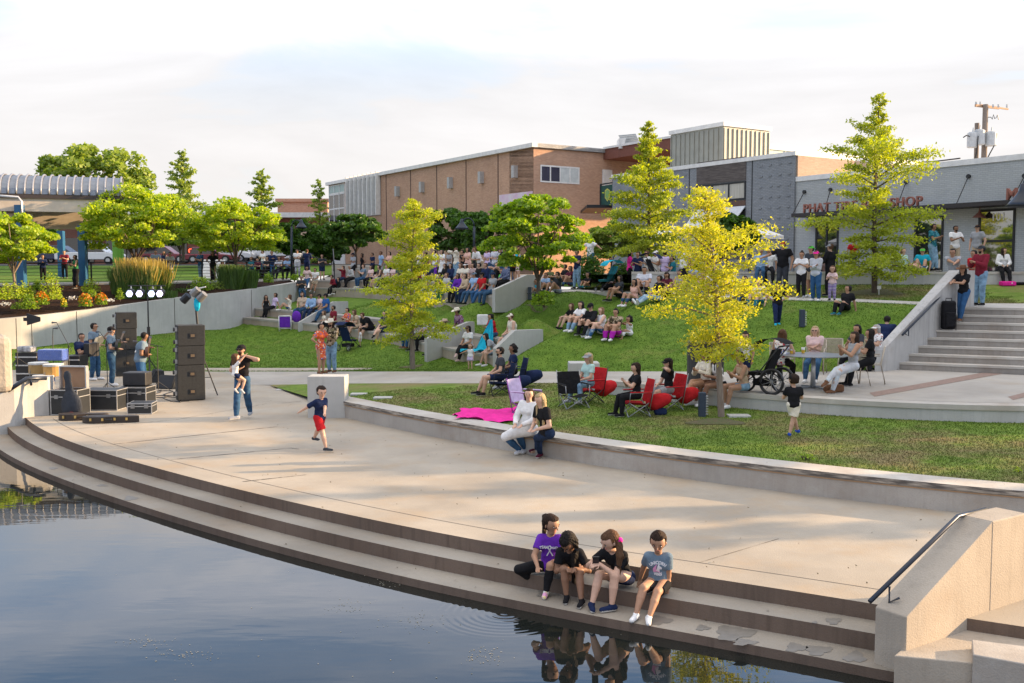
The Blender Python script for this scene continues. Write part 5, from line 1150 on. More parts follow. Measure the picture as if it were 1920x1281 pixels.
def person(loc, H, legs='stand', arms='down', face=0, skin='light', hair=('short','black'), top=('white','short'), bot=('denim','long'), shoes='black', label='', hat=None, lean=0., side=0., head=(0,0), fat=1., fem=False, tw=None, group=None, glasses=False, beard=None, sh=.43, sole=True, res=None, twist=0, acc=None, z0=0., hide=(), feet=None, legk=None):
    global PCOUNT; PCOUNT += 1
    rg = random.Random(PCOUNT*17); loc = Vector(loc); dist = loc.y
    near = dist < 15
    h = res or (.0085 if near else .014 if dist < 26 else .02 if dist < 36 else .03)
    fine = h < .019; RZ = math.pi+R(face); Mw = Matrix.Translation(loc)@Matrix.Rotation(RZ,4,'Z'); Mi = Mw.inverted()
    W2L = lambda p: np.array(Mi@Vector(p))
    tw = tw or {}; kid = min(1.62,max(1,1+(1.66-H)*.95)); ks = 1-.25*(kid-1); hh = .137*H*kid
    ls = 1 if H > 1.5 else .96
    l1 = .245*H*ls; l2 = .24*H*ls; u1_ = .168*H; u2_ = .148*H
    # pelvis and feet
    if legs in ('stand','walk','lean'): pv = V3_(0,0,(.525*ls+.0)*H*(.985 if legs=='walk' else 1))
    elif legs in ('sit','sitx','sitlow'): pv = V3_(0,-.01*H,.082*H)
    elif legs == 'carried': pv = V3_(0,0,0)
    else: pv = V3_(0,0,.078*H)
    if 'pv' in tw: pv = W2L(tw['pv'])
    A = {}
    for s in (-1,1):
        if legs == 'stand': A[s] = V3_(s*.062*H,rg.uniform(-.03,.04)*H,.042*H)
        elif legs == 'walk': A[s] = V3_(s*.045*H,s*.17*H,(.045 if s>0 else .065)*H)
        elif legs == 'lean': A[s] = V3_(s*.05*H+(.05*H if s<0 else 0),.10*H*(1 if s<0 else .2),.042*H)
        elif legs == 'sit': A[s] = V3_(s*rg.uniform(.06,.1)*H,.245*H+rg.uniform(-.04,.10)*H,-sh+.042*H)
        elif legs == 'sitx': A[s] = V3_(-.02*H,.27*H,-sh+.042*H) if s<0 else V3_(-.10*H,.40*H,-sh+.17*H)
        elif legs == 'carried': A[s] = V3_(s*.07*H,(.13 if s>0 else .02)*H,-.36*H)
        elif legs == 'ground': A[s] = V3_(s*.07*H,rg.uniform(.28,.34)*H,.042*H+z0)
        elif legs == 'long': A[s] = V3_(s*.05*H,.45*H,.045*H+z0)
        elif legs == 'cross': A[s] = V3_(-s*.10*H,.17*H,.05*H)
        kf = 'ra' if s>0 else 'la'
        if kf in tw: A[s] = W2L(tw[kf])+V3_(0,0,.042*H)
    le = R(lean); sd_ = R(side); up1 = unit((math.sin(sd_),math.sin(le),math.cos(le))); up2 = unit((math.sin(sd_*1.2),math.sin(le*1.45+.03),math.cos(le*1.45)))
    tws = R(twist); rt0 = V3_(1,0,0); rt = unit(V3_(math.cos(tws),math.sin(tws),0)); rt = unit(rt-up2*(rt@up2)); fw = np.cross(up2,rt)
    waist = pv+up1*.095*H*ks; chest = waist+up2*.10*H*ks; shc = chest+up2*.082*H*ks; neck = shc+up2*.022*H
    sw = (.093 if fem else .110)*H*(1+(fat-1)*.35)*(1.0 if kid<1.15 else .92)
    hy,hp = R(head[0]),R(head[1]); hf = unit(fw*math.cos(hy)-rt*math.sin(-hy)); hup = unit(unit(up2*.6+V3_(0,0,.8))); hf = unit(hf-hup*(hf@hup)); hr = np.cross(hf,hup)
    hf,hup = unit(hf*math.cos(hp)-hup*math.sin(hp)), unit(hup*math.cos(hp)+hf*math.sin(hp))
    hc = neck+unit(up2*.5+V3_(0,0,.6)+hf*.12)*(.010*H+hh*.45)
    SH = {s: shc+rt*s*sw-up2*.012*H for s in (-1,1)}; HP = {s: pv+rt0*s*.05*H for s in (-1,1)}
    KN = {}; 
    for s in (-1,1):
        pole = {'cross':(s*1.,.3,.3),'stand':(s*.1,1,0),'walk':(0,1,0),'lean':(0,1,0)}.get(legs,(s*.18,.6,1))
        if legk: pole = (s*legk,.6,1)
        KN[s],A[s] = ik(HP[s],A[s],l1,l2,pole)
    EL,WR = {},{}
    am = arms if isinstance(arms,tuple) else (arms,arms)   # (left, right)
    for s in (-1,1):
        a = am[0] if s<0 else am[1]; j = rg.uniform(-.01,.01)*H; ep = (s*.8,-.6,-.5)
        T = {'down':SH[s]+V3_(s*.045*H,.03*H,-.295*H), 'lap':pv+V3_(s*.045*H+j,.17*H,.055*H), 'front':chest+fw*.17*H+rt*(s*.035*H)-up2*.02*H, 'phone':chest+fw*.18*H+rt*(s*.02*H)+up2*.01*H,
             'cross':chest+fw*.105*H-rt*(s*.045*H)-up2*.045*H+V3_(0,0,s*.012*H), 'hips':pv+V3_(s*.10*H,.02*H,.055*H), 'knees':(KN[-1]+KN[1])/2+V3_(s*.03*H,.03*H,.03*H), 'prop':pv+V3_(s*.15*H,-.14*H,-.055*H+z0*.3),
             'face':hc+hf*hh*.5-hup*hh*.35+hr*s*.05*H, 'rail':V3_(s*.14*H,.22*H,.64*H), 'up':SH[s]+V3_(s*.1*H,.05*H,.29*H), 'out':SH[s]+V3_(s*.28*H,.02*H,-.13*H), 'guitarL':pv+V3_(-.22*H,.13*H,.17*H), 'guitarR':pv+V3_(.05*H,.13*H,.08*H),
             'back':pv+V3_(s*.05*H,-.12*H,.08*H), 'thigh':(HP[s]*.35+KN[s]*.65)+V3_(0,0,.05*H), 'side':pv+V3_(s*.16*H,.04*H,-.05*H)}.get(a)
        kf = 'rh' if s>0 else 'lh'
        if kf in tw: T = W2L(tw[kf])
        if a in ('prop','side'): ep = (s*.3,-1,0)
        if a == 'hips': ep = (s,-.3,0)
        EL[s],WR[s] = ik(SH[s],T,u1_,u2_,ep)
    # ---- body
    P = []; K = .03*H/1.7; f = fat
    rC,rW,rP = (.052 if fem else .060)*H*f,(.045 if fem else .053)*H*f,.056*H*(1+(f-1)*.8)
    f = fat = fat*1.06
    torso = [(pv-rt0*.040*H,pv+rt0*.040*H,rP,rP,K),(waist-rt*.030*H,waist+rt*.030*H,rW,rW,K*1.5),(chest-rt*.045*H,chest+rt*.045*H,rC,rC,K*1.5),(shc-rt*sw*.72-up2*.022*H,shc+rt*sw*.72-up2*.022*H,.040*H,.040*H,K*1.5),(pv,chest,rW*.95,rC*.95,K)]
    if fem and kid < 1.12: torso += [(chest+rt*s*.032*H+fw*.040*H-up2*.005*H,chest+rt*s*.030*H+fw*.035*H,.026*H,.03*H,K) for s in (-1,1)]
    if f > 1.15: torso += [(waist+fw*.03*H,pv+fw*.02*H+V3_(0,0,.03*H),rW*.95,rP*.9,K*2)]
    arms_ = []; legs_ = []
    af = 1.08+(f-1)*.5
    for s in (-1,1):
        arms_ += [(SH[s],EL[s],.028*H*af,.022*H*af,K),(EL[s],WR[s],.0225*H*af,.0145*H*af,K*.4)]
        legs_ += [(HP[s],KN[s],.050*H*af,.032*H*af,K),(KN[s],A[s]*.35+KN[s]*.65,.031*H*af,.031*H*af,K*.5),(A[s]*.4+KN[s]*.6,A[s],.030*H*af,.0185*H,K*.5)]
    P += torso+arms_+legs_
    P += [(neck-up2*.03*H,hc-hup*hh*.25,.031*H*(1+(f-1)*.3),.028*H,.012*H)]
    hd = [(hc+hup*hh*.13-hf*hh*.10,hc+hup*hh*.12+hf*hh*.07,hh*.345,hh*.335,.01*H),(hc-hup*hh*.05+hf*hh*.08,hc-hup*hh*.29+hf*hh*.16,hh*.28,hh*.165,.02*H)]
    P += hd
    if fine: P += [(hc+hup*hh*.06+hf*hh*.40,hc-hup*hh*.08+hf*hh*.475,hh*.028,hh*.045,.006)]+[(hc+hr*s*hh*.34+hup*hh*.03,hc+hr*s*hh*.355-hup*hh*.07,hh*.05,hh*.035,.004) for s in (-1,1)]
    for s in (-1,1):
        d = unit(WR[s]-EL[s]); a = am[0] if s<0 else am[1]
        if a in ('lap','knees','thigh','side','prop'): d = unit(d*.5+V3_(0,.5,-.35 if a!='prop' else 0))
        sidev = unit(np.cross(d,up2)+1e-4); pn_ = np.cross(sidev,d); curl = .45 if a in ('front','phone','guitarL','guitarR','cross','face') else .2
        pm = WR[s]+d*.042*H; 
        if fine:
            for q in (-1,0,1): P.append((WR[s]+d*.008*H+sidev*q*.006*H,pm+sidev*q*.012*H,.0095*H,.0092*H,.004))
            inn = -pn_ if (pn_@unit(chest-WR[s]))<0 else pn_
            for q,ln in ((-1.5,.036),(-.5,.044),(.5,.041),(1.5,.032)):
                b0 = pm+sidev*q*.0105*H; b1 = b0+unit(d+inn*curl)*ln*.5*H; b2 = b1+unit(d+inn*curl*2.6)*ln*.5*H; P += [(b0,b1,.0052*H,.0048*H,.0015),(b1,b2,.0048*H,.004*H,.001)]
            b0 = WR[s]+d*.015*H-sidev*.016*H*1; b1 = b0+unit(d*.8-sidev*.8+inn*.3)*.026*H; P += [(b0,b1,.0065*H,.0055*H,.002),(b1,b1+unit(d+inn*.3)*.02*H,.0055*H,.0045*H,.001)]
        else: P += [(WR[s],pm,.013*H,.017*H,.008),(pm,pm+d*.04*H,.014*H,.008*H,.006)]
    TOE = {}
    for s in (-1,1):
        sk = unit(KN[s]-A[s]); fdir = V3_(s*.15,1,0)
        if legs in ('stand','walk','lean','sit','sitx','ground','cross') and legs != 'long': 
            if legs=='sitx' and s>0: fdir = unit(V3_(-.4,.8,-.35))
            if legs=='cross': fdir = V3_(-s*.8,.5,0)
        if legs == 'long': fdir = V3_(s*.5,.35,.8)
        if legs == 'carried': fdir = V3_(0,.7,-.7)
        if feet: fdir = feet[0 if s<0 else 1]; fdir = np.array((Mi.to_3x3()@Vector(fdir)))
        TOE[s] = unit(fdir)
        P.append((A[s]-V3_(0,0,.016*H)-TOE[s]*.022*H,A[s]-V3_(0,0,.022*H)+TOE[s]*.085*H,.019*H,.014*H,.008))
    D,lo = field(P,h); V,Fq = nets(D,h,lo); 
    mis = np.zeros(len(Fq),np.int32); mats = [SKIN[skin],EYEW,EYED,LIP,HAIR[hair[1]] if hair else EYED]
    extra = MB()
    Mh = Matrix((hr,hf,hup)).transposed()
    e_ = lambda c,r,mi: extra.ell(Vector(c),[x*hh for x in r],8,6,mi,Mh)
    for s in (-1,1):
        c = hc+hup*hh*.035+hr*s*hh*.145+hf*hh*.352
        if fine: e_(c,(.050,.035,.024),1); e_(c+hf*hh*.022,(.024,.022,.024),2); e_(c+hup*hh*.035+hf*hh*.008,(.052,.03,.005),2)
        else: e_(c+hf*hh*.005,(.05,.04,.022),2)
        e_(hc+hup*hh*.115+hr*s*hh*.15+hf*hh*.375,(.075,.03,.012),4)
    e_(hc-hup*hh*.22+hf*hh*.325,(.10,.04,.024),3)
    ev = np.array(extra.v); nv = len(V); tri = [(f_,m_) for f_,m_ in zip(extra.f,extra.m)]
    name = 'person'; me = bpy.data.meshes.new(name)
    allf = [tuple(q) for q in Fq.tolist()]+[tuple(i+nv for i in f_) for f_,_ in tri]
    me.from_pydata(np.concatenate([V,ev]).tolist(),[],allf); 
    for m_ in mats: me.materials.append(m_)
    me.polygons.foreach_set('material_index',np.concatenate([mis,np.array([m_ for _,m_ in tri],np.int32)])); me.polygons.foreach_set('use_smooth',[True]*len(allf)); me.update()
    body = bpy.data.objects.new(name,me); COL.objects.link(body); body.location = loc; body.rotation_euler = (0,0,RZ)
    tag(body,label,'person',group)
    def part(nm, prims, mt, cuts=(), hs=None, smooth=True):
        D_,l_ = field(prims,hs or h,cuts); r = nets(D_,hs or h,l_)
        if r is None: return None
        return npmesh(nm,r[0],r[1],mt,body,smooth=smooth)
    g = .0075 if fine else .013
    # ---- top garment
    if top:
        sl = {'none':0,'short':.62,'elbow':.9,'long':1.,'strap':0}[top[1]]; tp_ = [(a,b_,ra+g,rb+g,k*1.15) for a,b_,ra,rb,k in torso]
        cuts = [notball(neck+up2*.018*H+fw*.008*H,.036*H*(1.25 if top[1]=='strap' else 1))]
        for s in (-1,1):
            if sl: 
                e = SH[s]+(EL[s]-SH[s])*min(1,sl); tp_.append((SH[s],e,.028*H*af+g*1.0,.025*H*af+g*1.8,K,1 if sl<.95 else 0))
                if sl == 1: tp_.append((EL[s],EL[s]+(WR[s]-EL[s])*.95,.0225*H*af+g*1.6,.016*H*af+g*1.6,K*.6,1))
            elif top[1] == 'strap': pass
        dress = len(top)>2 and top[2] in ('dress','long')
        hemz = -.055*H if len(top)<4 else -top[3]*H
        if not dress: cuts.append(half(pv+up1*hemz,-up1*1.0)); tp_ = [tp_[0][:2]+(tp_[0][2]+g*.8,tp_[0][3]+g*.8,K)]+tp_[1:]
        else:
            kf = .6 if top[2]=='dress' else 1.0
            if legs in ('stand','walk','lean'):
                km = (KN[-1]+KN[1])/2; am_ = (A[-1]+A[1])/2; e = km if kf<1 else am_
                tp_.append((pv,e*1.0,rP+.03*H,.085*H if kf<1 else .07*H,.05*H,1)); tp_.append((pv-V3_(.03*H,0,0),pv+V3_(.03*H,0,0),rP+g*2,rP+g*2,.03*H))
            else:
                for s in (-1,1): tp_.append((HP[s],KN[s],.062*H,.052*H,.08*H)); 
                if kf == 1: tp_ += [(KN[s],A[s]*.85+KN[s]*.15,.052*H,.062*H,.06*H,1) for s in (-1,1)]
        if top[1] == 'strap': cuts.append(half(shc-up2*.012*H,up2))
        part('dress' if dress else 'shirt',tp_,cloth(top[0]),cuts)
        if top[1] == 'strap':
            m_ = MB()
            for s in (-1,1): m_.tube([chest+rt*s*.045*H+fw*(rC+.01)+up2*.03*H,SH[s]-rt*s*.035*H+up2*.035*H,chest+rt*s*.045*H-fw*(rC+.008)+up2*.02*H],.006,5)
            m_.build('straps',cloth(top[0]),body)
    if bot:
        ln = {'long':1,'capri':.75,'shorts':-.8,'mini':-.45,'skirt':0}[bot[1]]; q = []
        q.append((pv-rt0*.040*H,pv+rt0*.040*H,rP+g*.6,rP+g*.6,K))
        loose = bot[2] if len(bot)>2 else 1.
        for s in (-1,1):
            if bot[1] == 'skirt':
                q.append((HP[s],KN[s],.064*H,.056*H,.08*H)); q.append((KN[s],A[s]*.8+KN[s]*.2,.055*H,.066*H,.06*H,1)); continue
            e = HP[s]+(KN[s]-HP[s])*(abs(ln) if ln<0 else 1)
            q.append((HP[s],e,.050*H*af+g*.8,(.034*H*af+g)*(1 if ln>0 else 1.22*loose),K,1 if ln<0 else 0))
            if ln > 0: q += [(KN[s],KN[s]*.5+A[s]*.5,.033*H*af+g*.8,.031*H*af+g*loose,K*.5),(KN[s]*.5+A[s]*.5,KN[s]+(A[s]-KN[s])*ln*.97,.031*H*af+g*loose,.022*H+g*1.1*loose,K*.4,1)]
        part({'long':'trousers','capri':'trousers','shorts':'shorts','mini':'shorts','skirt':'skirt'}[bot[1]],q,cloth(bot[0]),[half(pv+up1*.045*H,up1)])
    if shoes and shoes != 'bare':
        for s in (-1,1):
            t_ = TOE[s]; u_ = unit(np.cross(np.cross(t_,unit(KN[s]-A[s])),t_)); r_ = np.cross(t_,u_)
            q = [(A[s]-u_*.012*H-t_*.022*H,A[s]-u_*.020*H+t_*.085*H,.026*H,.021*H,0),(A[s]-u_*.010*H-t_*.012*H,A[s]+u_*.012*H,.024*H,.023*H,.01)]
            bz = A[s]-u_*.042*H; D_,l_ = field(q,min(h,.012),[half(bz,-u_),half(A[s]+u_*.018*H,u_)]); r = nets(D_,min(h,.012),l_)
            if r is None: continue
            cz_ = ((r[0][r[1]].mean(1)-bz)@u_); o = npmesh('shoe',r[0],r[1],[cloth(shoes) if isinstance(shoes,str) else shoes,RUB],body,smooth=True,mi=((cz_<.016*H)&sole).astype(np.int32))
    # ---- hair
    if hair and hair[0] != 'bald':
        st,hcol = hair; q = [(hc+hup*hh*.15-hf*hh*.11,hc+hup*hh*.15+hf*hh*.05,hh*.372,hh*.362,.01),(hc-hup*hh*.05-hf*hh*.10,)*2+(hh*.33,hh*.33,.01)]
        def facecut(X,Y,Z):
            a = (X-hc[0])*hf[0]+(Y-hc[1])*hf[1]+(Z-hc[2])*hf[2]; b_ = (X-hc[0])*hup[0]+(Y-hc[1])*hup[1]+(Z-hc[2])*hup[2]; dd = np.sqrt((X-hc[0])**2+(Y-hc[1])**2+(Z-hc[2])**2); return -np.maximum(np.maximum(.10*hh-a, b_-.34*hh+.12*np.abs(a)), dd-.60*hh)
        cuts = [facecut]
        if st in ('short','pony','bun','top'): cuts.append(lambda X,Y,Z: -np.maximum((X-hc[0])*hup[0]+(Y-hc[1])*hup[1]+(Z-hc[2])*hup[2]+.22*hh, np.sqrt((X-hc[0])**2+(Y-hc[1])**2+(Z-hc[2])**2)-.52*hh))
        if st == 'curly': q += [(hc+hr*x*hh+hup*y*hh-hf*z*hh,)*2+(hh*.2,hh*.2,.01) for x,y,z in ((.25,.3,.2),(-.25,.3,.2),(0,.45,.1),(.3,.0,.2),(-.3,0,.2),(0,.1,.4),(.2,-.2,.3),(-.2,-.2,.3))]
        if st in ('long','bob','xlong'):
            L_ = {'long':1.35,'bob':.55,'xlong':2.1}[st]*hh; dn = unit(-V3_(0,0,1)-up2*.5)
            for x in (-.30,-.15,0,.15,.30):
                o_ = hc+hr*x*hh-hf*hh*(.22-.3*abs(x)); q.append((o_,o_+dn*L_-hf*hh*.1,hh*.17,hh*.12,.02))
            if st != 'bob':
                for s in (-1,1):
                    o_ = hc+hr*s*.32*hh+hf*hh*.02; q.append((o_,o_+dn*L_*.9+hf*hh*.14,hh*.13,hh*.10,.015))
        if st == 'pony': o_ = hc-hf*hh*.42+hup*hh*.25; q += [(hc-hf*hh*.3+hup*hh*.25,o_,hh*.13,hh*.12,.01),(o_,o_-V3_(0,0,1)*hh*1.15-hf*hh*.12,hh*.16,hh*.08,.02)]
        if st == 'bun': q += [(hc-hf*hh*.15+hup*hh*.52,)*2+(hh*.17,hh*.17,.01)]
        if st == 'top': q += [(hc-hf*hh*.05+hup*hh*.46,hc+hf*hh*.08+hup*hh*.44,hh*.16,hh*.13,.02)]
        if st == 'sidepony': o_ = hc-hr*hh*.30-hf*hh*.30; o2 = o_-V3_(0,0,1)*hh*.6-hr*hh*.22+hf*hh*.1; q += [(o_,o2,hh*.15,hh*.17,.02),(o2,o2-V3_(0,0,1)*hh*1.0+hf*hh*.1,hh*.17,hh*.08,.02)]
        ho = part('hair',q,HAIR[hcol],cuts,hs=min(h,.016))
        if ho and dist < 26:
            co = np.empty(len(ho.data.vertices)*3); ho.data.vertices.foreach_get('co',co); co = co.reshape(-1,3); an = np.arctan2((co-hc)@hr,(co-hc)@hf); k_ = .0045*np.sin(an*23+(co[:,2]-hc[2])*30)+.003*np.sin(an*41); dv = co-hc; dv /= np.maximum(np.linalg.norm(dv,axis=1,keepdims=True),1e-4); ho.data.vertices.foreach_set('co',(co+dv*k_[:,None]).ravel()); ho.data.update()
    if beard: part('beard',[(hc-hup*hh*.12+hf*hh*.12,hc-hup*hh*.30+hf*hh*.18,hh*.26,hh*.185,.01)],HAIR[beard],[half(hc-hup*hh*.12,hup),half(hc+hf*hh*.06,-hf)],hs=min(h,.014))
    if glasses:
        m_ = MB()
        for s in (-1,1): m_.ell(Vector(hc+hup*hh*.045+hr*s*hh*.15+hf*hh*.40),[.10*hh,.03*hh,.065*hh],8,6,0,Mh); m_.bar(hc+hup*hh*.06+hr*s*hh*.24+hf*hh*.38,hc+hup*hh*.05+hr*s*hh*.35,.008*H/1.7)
        m_.bar(hc+hup*hh*.06+hr*.1*hh+hf*hh*.41,hc+hup*hh*.06-hr*.1*hh+hf*hh*.41,.006)
        m_.build('sunglasses',EYED,body,smooth=True)
    if hat:
        kind,hcol = hat; hm = cloth(hcol); m_ = MB(); c = Vector(hc+hup*hh*.16-hf*hh*.03)
        if kind in ('cap','visor','backcap'):
            sg = -1 if kind=='backcap' else 1
            if kind != 'visor': m_.ell(c,[.40*hh,.44*hh,.36*hh],12,5,0,Mh,z0=0)
            else: m_.lathe([(.41*hh,0),(.41*hh,.10*hh),(.385*hh,.10*hh),(.385*hh,0)],c,14,0,1,1.08,M=Mh)
            ring = []; 
            for i in range(9):
                a = math.pi*(.12+.76*i/8); ring.append((Vector(c)+Mh@Vector((.38*hh*math.cos(a),sg*.40*hh*math.sin(a),.02*hh)), Vector(c)+Mh@Vector((.40*hh*math.cos(a),sg*(.40+.30)*hh*math.sin(a)**.8,-.04*hh-.06*hh*math.cos(a)**2))))
            dz = Mh@Vector((0,0,.03*hh)); m_.loft([p[0] for p in ring],[p[1] for p in ring]); m_.loft([p[1]+dz for p in ring],[p[0]+dz for p in ring]); m_.loft([p[1] for p in ring],[p[1]+dz for p in ring])
        elif kind == 'cowboy':
            m_.lathe([(.40*hh,-.02*hh),(.41*hh,.15*hh),(.37*hh,.42*hh),(.30*hh,.50*hh),(.12*hh,.44*hh)],c,16,0,.92,1.12,M=Mh)
            n_=24; A_=[];B_=[]
            for i in range(n_+1):
                a = 2*math.pi*i/n_; A_.append(c+Mh@Vector((.38*hh*math.cos(a),.44*hh*math.sin(a),0))); B_.append(c+Mh@Vector((.78*hh*math.cos(a),.92*hh*math.sin(a),.20*hh*abs(math.cos(a))**2-.03*hh)))
            dz = Mh@Vector((0,0,.025*hh)); m_.loft(A_,B_); m_.loft([p+dz for p in B_],[p+dz for p in A_]); m_.loft(B_,[p+dz for p in B_])
        m_.build('hat',hm,body,smooth=True)
    body['_'] = 0; del body['_']
    J = dict(M=Mw,hc=hc,chest=chest,fw=fw,rt=rt,up=up2,WR=WR,EL=EL,pv=pv,H=H,rC=rC,hh=hh,hf=hf,hup=hup,hr=hr,A=A,KN=KN,shc=shc,body=body,SH=SH)
    return J
def wl(J, p): return J['M']@Vector(p)
_BV = None
def bvh():
    global _BV
    if _BV is None:
        V,Fs = [],[]; bpy.context.view_layer.update()
        for o in GROUND:
            if o.type != 'MESH': continue
            M = o.matrix_world; k = len(V); V += [M@v.co for v in o.data.vertices]; Fs += [tuple(i+k for i in p.vertices) for p in o.data.polygons]
        _BV = BVHTree.FromPolygons(V,Fs)
    return _BV
def hitpx(px, py, Y=None):
    if Y is not None: return AY(px,py,Y)
    o = Vector((0,0,CH)); d = ray(px,py).normalized(); l,n_,i,dd = bvh().ray_cast(o,d)
    if l is None: raise RuntimeError('no ground %s %s'%(px,py))
    if n_.z*(1 if n_.z>0 else -1) < .5: # hit a riser: step onto the top
        q = l+Vector((d.x*.12,d.y*.12,1.0)); l2,_,_,_ = bvh().ray_cast(q,Vector((0,0,-1)))
        if l2 is not None: l = l2
    return l
def down(p, up=.6):
    l,_,_,_ = bvh().ray_cast(Vector((p[0],p[1],p[2]+up)),Vector((0,0,-1))); return l if l is not None else Vector(p)
def decal(J, s, width, z_off, m, name='shirt_print', arc=0, x_off=0, back=False, size=1):
    """lettering laid onto the front of the shirt"""
    body = J['body']; shirt = next(c for c in body.children if c.name.startswith(('shirt','dress')))
    cu = bpy.data.curves.new('t','FONT'); cu.body = s; cu.align_x='CENTER'; cu.size=1; cu.offset=.045; cu.resolution_u=3
    to = bpy.data.objects.new('t',cu); COL.objects.link(to); me = bpy.data.meshes.new_from_object(to.evaluated_get(bpy.context.evaluated_depsgraph_get())); bpy.data.objects.remove(to)
    xs = [v.co.x for v in me.vertices]; k = width/(max(xs)-min(xs)); bv = BVHTree.FromPolygons([v.co for v in shirt.data.vertices],[tuple(p.vertices) for p in shirt.data.polygons])
    f = Vector(J['fw'])*(-1 if back else 1); r = Vector(J['rt'])*(1 if back else -1); u = Vector(J['up']); o = Vector(J['chest'])+u*z_off+r*x_off
    for v in me.vertices:
        x,y = v.co.x*k,v.co.y*k*size
        if arc: a = x/arc; x,y = (arc+y)*math.sin(a),(arc+y)*math.cos(a)-arc
        q = o+r*x+u*y; l,_,_,_ = bv.ray_cast(q+f*.4,-f); v.co = (l if l is not None else q+f*.1)+f*.004
    me.materials.clear(); me.materials.append(m); ob = bpy.data.objects.new(name,me); COL.objects.link(ob); ob.parent = body; return ob
# ---------------------------------------------------------------- the crowd
def p(px, py, H, label, Y=None, **k): return person(hitpx(px,py,Y), H, label=label, **k)
CURV = {'T1':(T1,.36,.25),'T2':(T2,.42,.22),'U1':(U1,.42,.25),'U2':(U2,.42,.22),'U3':(U3,.0,1.0),'U4':(U3,.0,2.3)}
def seat(c, px, H, label, face=-55, back=None, **k):
    C,h_,bk = CURV[c]; Cs = uph(list(C), bk if back is None else back, h_+.005); y = polx(Cs, px)
    if y is None: y = C[0 if px<700 else -1].y
    q = min(Cs, key=lambda v: abs(v.y-y)); a = [v for v in Cs]; 
    for i in range(len(a)-1):
        if (a[i].y-y)*(a[i+1].y-y) <= 0: q = a[i].lerp(a[i+1], (a[i].y-y)/((a[i].y-a[i+1].y) or 1)); break
    k.setdefault('legs','sit' if h_ else 'stand'); k.setdefault('sh',.42 if c in('T2','U2') else h_+.02)
    return person(q, H, face=face+random.uniform(-8,8), label=label, **k)
JW = ('denim','long'); BK = ('black','long')
# the four girls at the water's edge
z2,z3 = -.17,-.34
def girl(px,py,H,face,la,ra,lh,rh,label,**k):
    s = G(px,py,z2); tw = dict(la=G(*la,z3+.0),ra=G(*ra,z3))
    if lh: tw['lh'] = lh
    if rh: tw['rh'] = rh
    return person(s,H,legs='sitlow',face=face,tw=tw,label=label,fem=True,legk=.05,**k)
g1 = girl(1032,1077,1.34,-8,(1024,1119),(1003,1098),G(1072,1096,z2)+Vector((0,0,.03)),AY(1008,1063,11.15),'girl in purple tee and black leggings sitting leftmost at the water edge',skin='tan',hair=('pony','dkbrown'),top=('purple','short'),bot=('black','long',.6),shoes='white/tiedye',head=(-50,8),lean=4,side=0,feet=((-.2,-1,0),(-.1,-.8,-.7)),arms='thigh')
decal(g1,'TEAM',.09,-.01,mat('print_white',(.75,.75,.78),.8),size=1.35,x_off=-.068); decal(g1,'MARTHA',.105,-.01,MC['print_white'],size=1.45,x_off=.074)
m_=MB(); 
def ribbon(J):
    o = Vector(J['chest'])+Vector(J['up'])*-.05; r = -Vector(J['rt']); u = Vector(J['up']); f = Vector(J['fw']); sh = next(c for c in J['body'].children if c.name.startswith('shirt')); bv = BVHTree.FromPolygons([v.co for v in sh.data.vertices],[tuple(q.vertices) for q in sh.data.polygons])
    pts = [(-.035,-.03),(.0,.035),(.018,.08),(.0,.1),(-.018,.08),(.0,.035),(.035,-.03)]; A=[];B=[]
    for x,y in [(a[0]*(1-t)+b_[0]*t,a[1]*(1-t)+b_[1]*t) for a,b_ in zip(pts[:-1],pts[1:]) for t in (0,.5)]+[pts[-1]]:
        for L_,dx in ((A,-.007),(B,.007)):
            q = o+r*(x+dx)+u*(y-.02); l,_,_,_ = bv.ray_cast(q+f*.4,-f); L_.append((l if l is not None else q+f*.1)+f*.005)
    m_ = MB(); m_.loft(A,B); m_.build('shirt_print',MC['print_white'],J['body'])
ribbon(g1)
g2 = girl(1073,1084,1.33,-12,(1090,1136),(1062,1128),None,None,'girl in black with long black hair bending forward beside the purple tee girl',skin='brown',hair=('xlong','black'),top=('black','short'),bot=('black','shorts'),shoes='black',head=(25,42),lean=30,arms='knees',feet=((-.35,-1,0),(-.2,-1,0)))
g3 = girl(1166,1100,1.42,-38,(1147,1147),(1110,1143),AY(1124,1058,10.7),AY(1112,1057,10.75),'girl in black tee with pink scrunchie leaning over her knees',skin='fair',hair=('sidepony','brown'),top=('black','short'),bot=('navy','mini'),shoes='navy',head=(22,10),lean=24,feet=((-1,-.35,0),(.05,-1,0)),arms='knees')
sc_ = MB(); q_ = Vector(g3['hc']-g3['hf']*g3['hh']*.32-g3['hr']*g3['hh']*.34); sc_.ell(q_,(.036,.036,.036),10,6); sc_.build('scrunchie',cloth('hotpink'),g3['body'],smooth=True)
g4 = girl(1234,1112,1.31,-12,(1217,1168),(1192,1163),AY(1251,1113,10.75),AY(1199,1090,11.0),'girl in grey blue unicorn tee sitting at the right end of the four',skin='tan',hair=('top','dkbrown'),top=('steel','short'),bot=('black','shorts'),shoes='white',head=(2,14),lean=6,arms='side',feet=((-.1,-1,0),(-.55,-1,0)))
UPK = mat('print_pink',(.75,.35,.6),.8); decal(g4,'UNICORN',.17,.03,MC['print_white'],arc=.11,size=1.25); decal(g4,'VIBES',.09,-.105,MC['print_white'],size=1.2)
